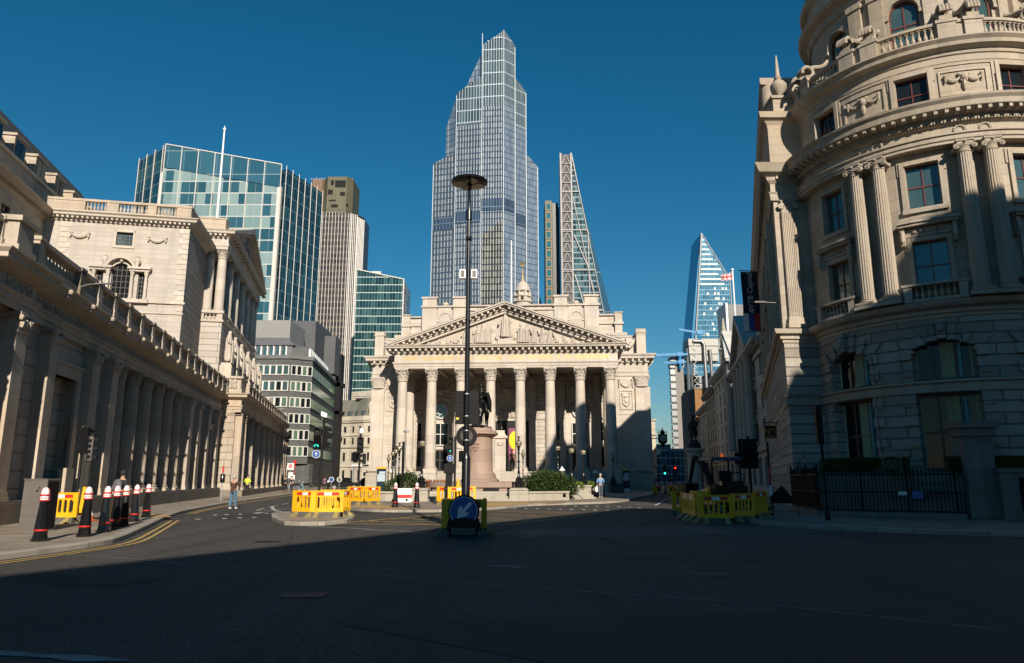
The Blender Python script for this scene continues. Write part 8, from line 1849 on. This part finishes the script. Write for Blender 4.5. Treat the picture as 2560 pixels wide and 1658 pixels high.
    part('shoes', f, shoe or M_DARKCL, t)
    return t
person('person in brown coat and blue jeans standing in the road with a raised camera', (-14.84, 39.3, 0), R(158), 1.74, (.12, -.1), ('up', 'up'), M_BROWN, M_JEANS, M_HAIRG, M_WHITE, .16)
person('officer in bright yellow jacket and dark trousers standing by the colonnade', (-23.6, 65.6, .12), R(15), 1.76, (0, .02), ('fold', 'fold'), M_YELHV, M_DARKCL, M_DARKCL, None, .02, True)
p = person('person in black with a grey rucksack walking behind the bollards', (-15.3, 28.8, .12), R(165), 1.74, (.3, -.25), ('bend', 'bend'), M_DARKCL, M_DARKCL, M_DARKCL, None, .05, True, lean=.05)
part('rucksack', MB().ball((0, .17, 1.22), .2, 12, sy=.6, sz=1.2).box(-.12, .12, .25, .32, 1.05, 1.22), plain('rucksack_cloth', (.10, .10, .11), .8), p)
for i, (x, y, a, lab) in enumerate(((-25.0, 81.2, 150, 'left one of two people in dark clothes by the far bank wall'), (-24.5, 81.8, 200, 'right one of two people in dark clothes by the far bank wall'), (18.0, 91, 10, 'pedestrian in dark clothes left of the road works on the far right pavement'), (20.0, 92, 0, 'pedestrian in dark clothes further right near the far kerb of the right street'))): person(lab, (x, y, .12), R(a), 1.72, (.12, -.12), ('down', 'down'), M_DARKCL, M_DARKCL, M_HAIRD)
p = person('man in light blue shirt and grey trousers walking away with a white plastic bag', (7.0, 58.2, .12), R(178), 1.80, (.2, -.18), ('bend', 'bend'), M_BLUECL, M_GREYCL, M_HAIRG, M_WHITE, .04)
part('carrier_bag', MB().ball((.32, -.05, .62), .14, 10, sz=1.7, sy=.6).tube([(.26, -.08, .98), (.3, -.05, .82)], .02, 5), M_WHITE, p)
person('cyclist in shorts walking near the parked motorcycles below the granite office', (-26.5, 104, 0), R(190), 1.75, (.15, -.15), ('bend', 'bend'), plain('purple_cloth', (.12, .05, .12), .8), M_DARKCL, M_HAIRD)

# ------------------------------------------------------------------ statues and monuments
def equestrian():
    t = thing('equestrian_statue', 'dark bronze rider in a cloak on a horse, on a pink granite pedestal', 'statue', (-2.4, 55, .12), R(-14))
    part('pedestal', MB().lathe([(1.4, 1.1), (1.4, 1.35), (1.2, 1.5), (1.12, 1.8), (.98, 1.95), (.94, 2.05), (.90, 4.4), (.94, 4.5), (1.15, 4.62), (1.32, 4.72), (1.32, 4.86), (1.02, 4.95), (.9, 5.15), (.6, 5.3)], n=36, sy=1.35), M_PINK, t)
    m = text_mb('ERECTED', .15, .01); 
    for k, tx in enumerate(('JUNE 18', '1844')): q = text_mb(tx, .15, .01); q.v = [(x, y, z - .24 * (k + 1)) for x, y, z in q.v]; m.merge(q)
    o = part('inscription', m, M_REDWOOD, t); o.location = (-.0, -1.265, 3.9)
    Z = 5.3
    def c(*p): return chain(*[(x, y, z + Z, r) for x, y, z, r in p])
    hv = [(0, .75, 1.55, .34), (0, .1, 1.5, .33), (0, -.55, 1.6, .33), (0, -.9, 2.0, .2), (-.05, -1.15, 2.45, .15), (-.1, -1.35, 2.5, .12), (-.14, -1.58, 2.2, .075)]; he = [(i, i + 1) for i in range(6)]
    for (bx, by, b, pts) in ((-.2, .85, 0, [(-.22, .95, 1.1, .15), (-.22, 1.08, .62, .07), (-.22, .98, .1, .055)]), (.2, .85, 0, [(.22, .85, 1.1, .15), (.22, .9, .62, .07), (.22, .8, .1, .055)]), (-.18, -.6, 2, [(-.2, -.65, 1.05, .12), (-.2, -.65, .6, .06), (-.2, -.65, .1, .05)]), (.18, -.6, 2, [(.2, -.72, 1.1, .12), (.2, -.9, .75, .06), (.2, -.75, .35, .05)])):
        k = len(hv); hv += pts; he += [(b, k), (k, k + 1), (k + 1, k + 2)]
    m = skin_mb([([(x, y, z + Z, r) for x, y, z, r in hv], he)] + [c((0, 1.0, 1.75, .08), (0, 1.25, 1.4, .1), (0, 1.3, .7, .07), (0, 1.28, .3, .03))] + [c((s * .07 - .08, -1.25, 2.58, .035), (s * .09 - .08, -1.25, 2.72, .012)) for s in (-1, 1)], 1)
    ho = part('horse', m, M_BRONZE, t); ho.scale = (1.25, 1.1, 1)
    m = skin_mb([([(x, y, z + Z, r) for x, y, z, r in ((0, .1, 1.95, .2), (0, .05, 2.4, .21), (0, 0, 2.78, .19), (0, -.02, 2.95, .08), (.02, -.04, 3.14, .12), (.02, -.04, 3.26, .11), (.34, -.1, 1.75, .11), (.42, -.3, 1.25, .08), (.42, -.2, .85, .06), (-.34, -.1, 1.75, .11), (-.42, -.3, 1.25, .08), (-.42, -.2, .85, .06), (.26, -.05, 2.65, .09), (.34, -.25, 2.3, .07), (.1, -.5, 2.25, .05), (-.26, -.05, 2.65, .09), (-.36, -.2, 2.3, .07), (-.2, -.5, 2.3, .05))], [(0, 1), (1, 2), (2, 3), (3, 4), (4, 5), (0, 6), (6, 7), (7, 8), (0, 9), (9, 10), (10, 11), (2, 12), (12, 13), (13, 14), (2, 15), (15, 16), (16, 17)])], 1)
    ro = part('rider', m, M_BRONZE, t); ro.scale = (1.3, 1.15, 1)
    m = MB(); K = 9     # cloak falling from the shoulders
    for i in range(K):
        for j in range(8):
            def cp(u, v): a = R(-60 + 300 * u); rr = .24 + .30 * v + .05 * math.sin(u * 26) * v; return (.04 + rr * math.cos(a) * 1.15, .08 + rr * math.sin(a), Z + 2.86 - 1.55 * v)
            if .33 < i / K < 2: m.add([cp(i / K, j / 8), cp((i + 1) / K, j / 8), cp((i + 1) / K, (j + 1) / 8), cp(i / K, (j + 1) / 8)], [(0, 1, 2, 3)], 0, True)
    m.tube([(.44, -.1, Z + 2.6), (.56, .0, Z + 1.9), (.6, .1, Z + 1.1)], [.1, .14, .07], 6); ck = part('cloak', m, M_BRONZE, t); ck.scale = (1.25, 1.15, 1)
    part('bronze_plinth', MB().box(-.55, .55, -1.15, 1.25, Z - .06, Z + .06), M_BRONZE, t)
equestrian()
def soldier(t, x, y, z, a):
    m = skin_mb([([(0, 0, .9, .12), (0, 0, 1.15, .14), (0, 0, 1.4, .12), (0, 0, 1.5, .05), (0, -.01, 1.62, .08), (0, -.01, 1.69, .075), (-.1, 0, .85, .09), (-.12, 0, .5, .06), (-.13, 0, .08, .045), (-.14, -.14, .03, .035), (.1, 0, .85, .09), (.14, -.05, .5, .06), (.16, 0, .08, .045), (.18, -.14, .03, .035), (-.2, 0, 1.38, .06), (-.27, -.02, 1.12, .045), (-.22, -.14, .95, .035), (.2, 0, 1.38, .06), (.26, 0, 1.12, .045), (.2, -.16, .98, .035)], [(0, 1), (1, 2), (2, 3), (3, 4), (4, 5), (0, 6), (6, 7), (7, 8), (8, 9), (0, 10), (10, 11), (11, 12), (12, 13), (2, 14), (14, 15), (15, 16), (2, 17), (17, 18), (18, 19)])], 1)
    m.lathe([(.11, 1.70), (.14, 1.74), (.13, 1.78), (.05, 1.80)], 0, -.01, 10); m.tube([(-.22, -.2, 1.0), (-.27, -.22, .02)], .02, 5); m.box(-.16, .16, -.13, .13, .7, .95)
    o = part('bronze_soldier', m, M_BRONZE, t); o.location = (x, y, z); o.rotation_euler = (0, 0, a); return o
t = thing('war_memorial', 'pale stone pillar memorial with lion on top and two bronze soldiers', 'memorial', (-.95, 60, .12), 0)
part('pillar', MB().box(-.44, .44, -.4, .4, 1.2, 4.9).box(-.5, .5, -.46, .46, 1.2, 1.9).box(-.58, .58, -.54, .54, 4.7, 4.9).frust(0, 0, 4.9, 5.15, .46, .42, .34, .32).box(-.34, .34, -.3, .3, 5.15, 5.35).box(-1.45, 1.45, -.55, .55, .9, 1.25).box(-1.4, -.5, -.45, .45, 1.25, 2.0).box(.5, 1.4, -.45, .45, 1.25, 2.0), M_PORTP, t)
m = MB(); swag(m, .4, .15, .05, y=-.42, z=4.3); m.ball((0, -.42, 4.2), .14, 8, sy=.4); part('carved_arms', m, M_PORTP, t)
soldier(t, -.95, -.05, 2.0, .5); soldier(t, .95, -.05, 2.0, -.4)
part('bronze_lion', skin_mb([([(0, .1, 5.45, .16), (0, .05, 5.75, .17), (0, -.05, 6.0, .14), (0, -.12, 6.2, .13), (0, -.25, 6.18, .07), (-.1, -.15, 5.6, .07), (-.1, -.18, 5.4, .05), (.1, -.15, 5.6, .07), (.1, -.18, 5.4, .05)], [(0, 1), (1, 2), (2, 3), (3, 4), (1, 5), (5, 6), (1, 7), (7, 8)])], 1), M_BRONZE, t)
t = thing('standing_statue', 'dark bronze man in hat and long coat on a tall round stone pedestal', 'statue', (16.0, 64, 0), R(-10))
part('pedestal', MB().lathe([(1.0, 0), (1.0, .5), (.72, .6), (.66, .9), (.62, 3.5), (.66, 3.6), (.66, 3.8), (.85, 3.9), (.9, 4.1), (.6, 4.2)], n=24), M_PORTP, t); part('bronze_base', MB().lathe([(.6, 4.2), (.55, 4.6), (.4, 4.75), (.38, 4.9)], n=16), M_BRONZE2, t)
m = skin_mb([([(0, 0, 5.75, .17), (0, 0, 6.15, .21), (0, -.02, 6.5, .2), (0, -.03, 6.68, .08), (.02, -.08, 6.86, .12), (.02, -.08, 6.96, .11), (-.14, 0, 5.6, .13), (-.15, .05, 5.3, .1), (-.16, .0, 4.95, .07), (.14, 0, 5.6, .13), (.16, -.12, 5.3, .09), (.17, -.05, 4.95, .07), (-.28, 0, 6.45, .1), (-.38, -.05, 6.05, .08), (-.2, -.3, 5.95, .06), (.28, 0, 6.45, .1), (.36, -.1, 6.1, .08), (.15, -.32, 6.05, .06)], [(0, 1), (1, 2), (2, 3), (3, 4), (4, 5), (0, 6), (6, 7), (7, 8), (0, 9), (9, 10), (10, 11), (2, 12), (12, 13), (13, 14), (2, 15), (15, 16), (16, 17)])], 1)
m.lathe([(.22, 6.93), (.24, 6.96), (.13, 6.98), (.12, 7.12), (.05, 7.14)], .02, -.08, 14); m.lathe([(.42, 5.25), (.36, 5.6), (.27, 6.0)], 0, .02, 14); m.ball((-.32, .12, 5.9), .18, 8, sz=1.6); m.box(-.28, .28, -.42, -.28, 5.95, 6.0); part('bronze_figure', m, M_BRONZE2, t)

# ------------------------------------------------------------------ digger, vehicles and street bits
t = thing('mini_digger', 'small dark excavator with canopy parked inside the right hand barriers', 'excavator', (8.6, 30.0, 0), R(6)); t.scale = (1.15, 1.15, 1.15)
m = MB()
for x in (-.48, .48): m.tube([(x, -.85, .22), (x, -.7, .42), (x, .7, .42), (x, .85, .22), (x, .7, .04), (x, -.7, .04), (x, -.85, .22)], .13, 6)
part('tracks', m, M_RUBBER, t)
part('body', MB().hexa([(-.6, -.75, .5), (.62, -.75, .5), (.62, .7, .5), (-.6, .7, .5), (-.6, -.7, 1.15), (.62, -.7, 1.15), (.62, .5, 1.0), (-.6, .5, 1.0)]).box(-.35, .45, -.78, -.55, .6, 1.3), M_BLACK, t)
part('canopy', MB().box(-.62, .5, -.6, .6, 2.02, 2.12), plain('canopy_blue', (.03, .06, .12), .4), t)
part('canopy_posts', MB().tube([(-.55, -.5, 1.1), (-.58, -.5, 1.9), (-.5, -.45, 2.05)], .03, 6).tube([(.42, -.5, 1.1), (.45, -.5, 2.05)], .03, 6).tube([(-.55, .5, 1.0), (-.55, .5, 2.05)], .03, 6).tube([(.42, .5, 1.0), (.45, .5, 2.05)], .03, 6).tube([(.55, -.3, 1.2), (.68, -.3, 1.5), (.5, -.3, 1.6), (.2, -.3, 1.55)], .02, 5), M_BLACKM, t)
part('seat', MB().box(-.25, .2, -.3, .1, 1.05, 1.2).box(-.25, .2, -.35, -.25, 1.15, 1.65), M_BLACKM, t)
bm_ = part('boom', MB().tube([(0, .75, .9), (-.1, 1.5, 1.9), (-.2, 2.2, 2.2)], [.12, .14, .09], 6).tube([(-.2, 2.2, 2.2), (-.25, 2.7, 1.2)], [.09, .07], 6), M_BLACKM, t); part('bucket', MB().hexa([(-.5, 2.5, .75), (0, 2.5, .75), (0, 2.9, .9), (-.5, 2.9, .9), (-.5, 2.4, 1.2), (0, 2.4, 1.2), (0, 2.8, 1.25), (-.5, 2.8, 1.25)]), M_BLACKM, bm_)
part('dozer_blade', MB().box(-1.05, -.62, -.3, .5, .7, .95).hexa([(-.8, -.4, .7), (-.62, -.4, .7), (-.62, -.3, .7), (-.8, -.3, .7), (-.7, -.4, 1.12), (-.62, -.4, 1.12), (-.62, -.3, 1.12), (-.7, -.3, 1.12)]), M_YEL, t)
part('beacon', MB().lathe([(.05, 2.12), (.06, 2.22), (.02, 2.26)], -.1, -.3, 8), M_AMBL, t)
t = thing('works_sign', 'black backed works sign on an easel right of the digger barriers', 'sign', (10.45, 29.6, .12), R(-12)); part('board', MB().xprism([(-.1, .5), (.85, .5), (.85, .56), (.38, 1.22), (-.1, .75)], -.02, .02), M_BLACKM, t); part('easel', MB().bar((-.05, 0, 0), (0, 0, .6), .03).bar((.95, 0, 0), (.9, 0, .6), .03).bar((0, 0, .2), (.9, 0, .2), .02).bar((-.05, .5, 0), (0, .1, .6), .03), M_BLACKM, t)
t = thing('sandbag_pile', 'yellowish sacks heaped under the works sign by the kerb', 'sandbags', (10.3, 29.9, .12)); part('sack', MB().ball((0, 0, .12), .3, 10, sz=.45), M_YELD, t); part('sack', MB().ball((.1, .1, .34), .26, 10, sz=.45), M_YELD, t)
for x, y, lab in ((16.3, 83, 'red and white triangular works sign on the left pavement of the right street'), (18.2, 84, 'second triangular works sign beside the dark pedestrian')):
    t = thing('triangle_sign', lab, 'road sign', (x, y, .1), 0, 'triangular works signs'); part('face', MB().xprism([(-.55, .45), (.55, .45), (0, 1.4)], -.02, .02), M_RED, t); part('white_centre', MB().xprism([(-.32, .58), (.32, .58), (0, 1.12)], -.03, -.02), M_WHTREF, t); part('stand', MB().box(-.4, .4, -.1, .1, 0, .45), M_BLACKM, t)
t = thing('parking_sign', 'small white sign with blue disc standing before the bronze man pedestal', 'sign', (13.6, 55, 0)); part('plate', MB().box(-.28, .28, -.02, .02, .55, 1.15), M_WHTREF, t); part('post', MB().box(-.03, .03, .02, .06, 0, 1.1), M_BLACKM, t); part('blue_disc', MB().xprism([(.19 * math.cos(q * PI / 10), .85 + .19 * math.sin(q * PI / 10)) for q in range(20)], -.03, -.02), M_BLUE, t)
def car(label, loc, rz, mat, L=4.5, H=1.75):
    t = thing('parked_car', label, 'car', loc, rz); w = .88
    m = MB(); P = [(-L / 2, .35), (-L / 2, .85), (-L * .36, .98), (-L * .27, 1.02), (-L * .17, H - .06), (L * .22, H - .02), (L * .38, 1.05), (L / 2 - .05, .98), (L / 2, .35)]
    m.xprism(P, -w, w); part('body', m, mat, t); g = MB().xprism([(-L * .235, 1.05), (-L * .155, H - .14), (L * .205, H - .12), (L * .34, 1.08)], -w - .01, w + .01); part('window', g, M_GLASSD, t)
    for x in (-L * .31, L * .31):
        for y in (-w, w): wh = MB().lathe([(.2, -.1), (.33, -.1), (.33, .1), (.2, .1)], n=18); o = part('wheel', wh, M_RUBBER, t); o.location = (x, y, .33); o.rotation_euler = (PI / 2, 0, 0); part('rim', MB().lathe([(.19, -.11), (.19, .11)], n=12), M_SILVER, o)
    for y in (-.6, .6): part('headlight', MB().ball((-L / 2, y, .72), .11, 8, sx=.3), M_WHTREF, t)
    part('grille', MB().box(-L / 2 - .02, -L / 2, -.35, .35, .5, .8), M_SILVER, t); return t
car('black rounded taxi waiting at the end of the left street', (-24.4, 106.5, 0), R(-160), M_BLACK)
car('second dark taxi farther right behind the first one', (-22.0, 114, 0), R(-165), M_BLACK)
for i, (x, y, lab) in enumerate(((-28.3, 96.5, 'leftmost parked motorcycle with pale blue wheel by the bus stop'), (-27.3, 98.0, 'dark parked motorcycle right of the blue wheeled one'))):
    t = thing('motorcycle', lab, 'motorcycle', (x, y, .12), R(15 + 20 * i)); 
    for xx in (-.65, .65): wv = [(xx + .3 * math.cos(q * PI / 6), 0, .31 + .3 * math.sin(q * PI / 6)) for q in range(13)]; part('wheel', MB().tube(wv, .045, 6), M_RUBBER if i else plain('pale_blue', (.15, .4, .5), .5) if 'pale_blue' not in MATS else MATS['pale_blue'], t)
    part('frame', MB().tube([(-.65, 0, .31), (-.3, 0, .65), (.3, 0, .7), (.65, 0, .31)], [.05, .14, .12, .05], 6).tube([(.6, 0, .35), (.4, 0, .95), (.3, .25, 1.05)], .03, 5).box(-.6, .1, -.12, .12, .72, .84), M_BLACK, t)
    part('windscreen', MB().box(.35, .4, -.18, .18, .95, 1.3), M_SILVER, t); part('top_box', MB().box(-.85, -.5, -.2, .2, .8, 1.1), M_SILVER, t)
t = thing('bus_stop', 'bus stop pole with red ring roundel flag and timetable panels', 'bus stop', (-27.2, 90, .12)); part('pole', MB().lathe([(.05, 0), (.05, 3.3)], n=8), M_SILVER, t); part('timetable', MB().box(-.2, .35, -.03, .03, 1.5, 2.2), M_WHITE, t)
fl_ = part('flag', MB().box(-.4, .4, -.03, .03, 2.5, 3.3), M_WHITE, t); m = MB(); arch_ring(m, 0, 2.95, .14, .24, -.05, -.03, a1=2 * PI, K=20); m.box(-.3, .3, -.055, -.03, 2.92, 2.99); part('roundel', m, M_RED, fl_)
t = thing('timetable_post', 'slim timetable post just right of the bus stop', 'post', (-26.2, 88, .12)); part('post', MB().box(-.04, .04, -.03, .03, 0, 1.9), M_SILVER, t); part('panel', MB().box(-.18, .18, -.04, -.03, .9, 1.85), M_WHITE, t); part('red_disc', MB().xprism([(.2 * math.cos(q * PI / 8) + .1, 3.4 + .2 * math.sin(q * PI / 8)) for q in range(16)], -.03, .03).box(.07, .13, -.02, .02, 1.9, 3.3), M_RED, t)
for i, x in enumerate((-19.6, -18.6)):
    t = thing('round_post_sign', ('small round blue sign on a low post before the taxi, left', 'small round sign seen from behind on a low post before the taxi')[i], 'sign', (x - 3, 92, 0)); part('post', MB().box(-.03, .03, -.03, .03, 0, 1.2), M_SILVER, t); part('disc', MB().xprism([(.32 * math.cos(q * PI / 10), 1.45 + .32 * math.sin(q * PI / 10)) for q in range(20)], -.03, .03), M_WHTREF, t); part('disc_centre', MB().xprism([(.25 * math.cos(q * PI / 10), 1.45 + .25 * math.sin(q * PI / 10)) for q in range(20)], -.04, -.03), M_BLUE if i == 0 else M_LENS, t)
t = thing('glass_shelter', 'steel and glass canopy before the granite office ground floor', 'shelter', (-22.9, 112, 0)); part('roof', MB().box(-1.2, 5, -2, 1, 3.4, 3.6), M_WHITE, t); part('post', MB().box(-1.1, -.9, -1.8, -1.6, 0, 3.4), M_SILVER, t); part('post', MB().box(4.6, 4.8, -1.8, -1.6, 0, 3.4), M_SILVER, t); part('name_plate', MB().box(.6, 2.2, -2.05, -2, 1.9, 2.5), M_WHTREF, t)
t = thing('far_bollard_post', 'small black and white bollard by the motorcycles', 'bollard', (-24.0, 96, .12)); part('post', MB().lathe([(.14, 0), (.09, .95)], n=8), M_BLACK, t); part('cap', MB().lathe([(.1, .95), (.1, 1.1), (.03, 1.22)], n=10), M_WHITE, t)
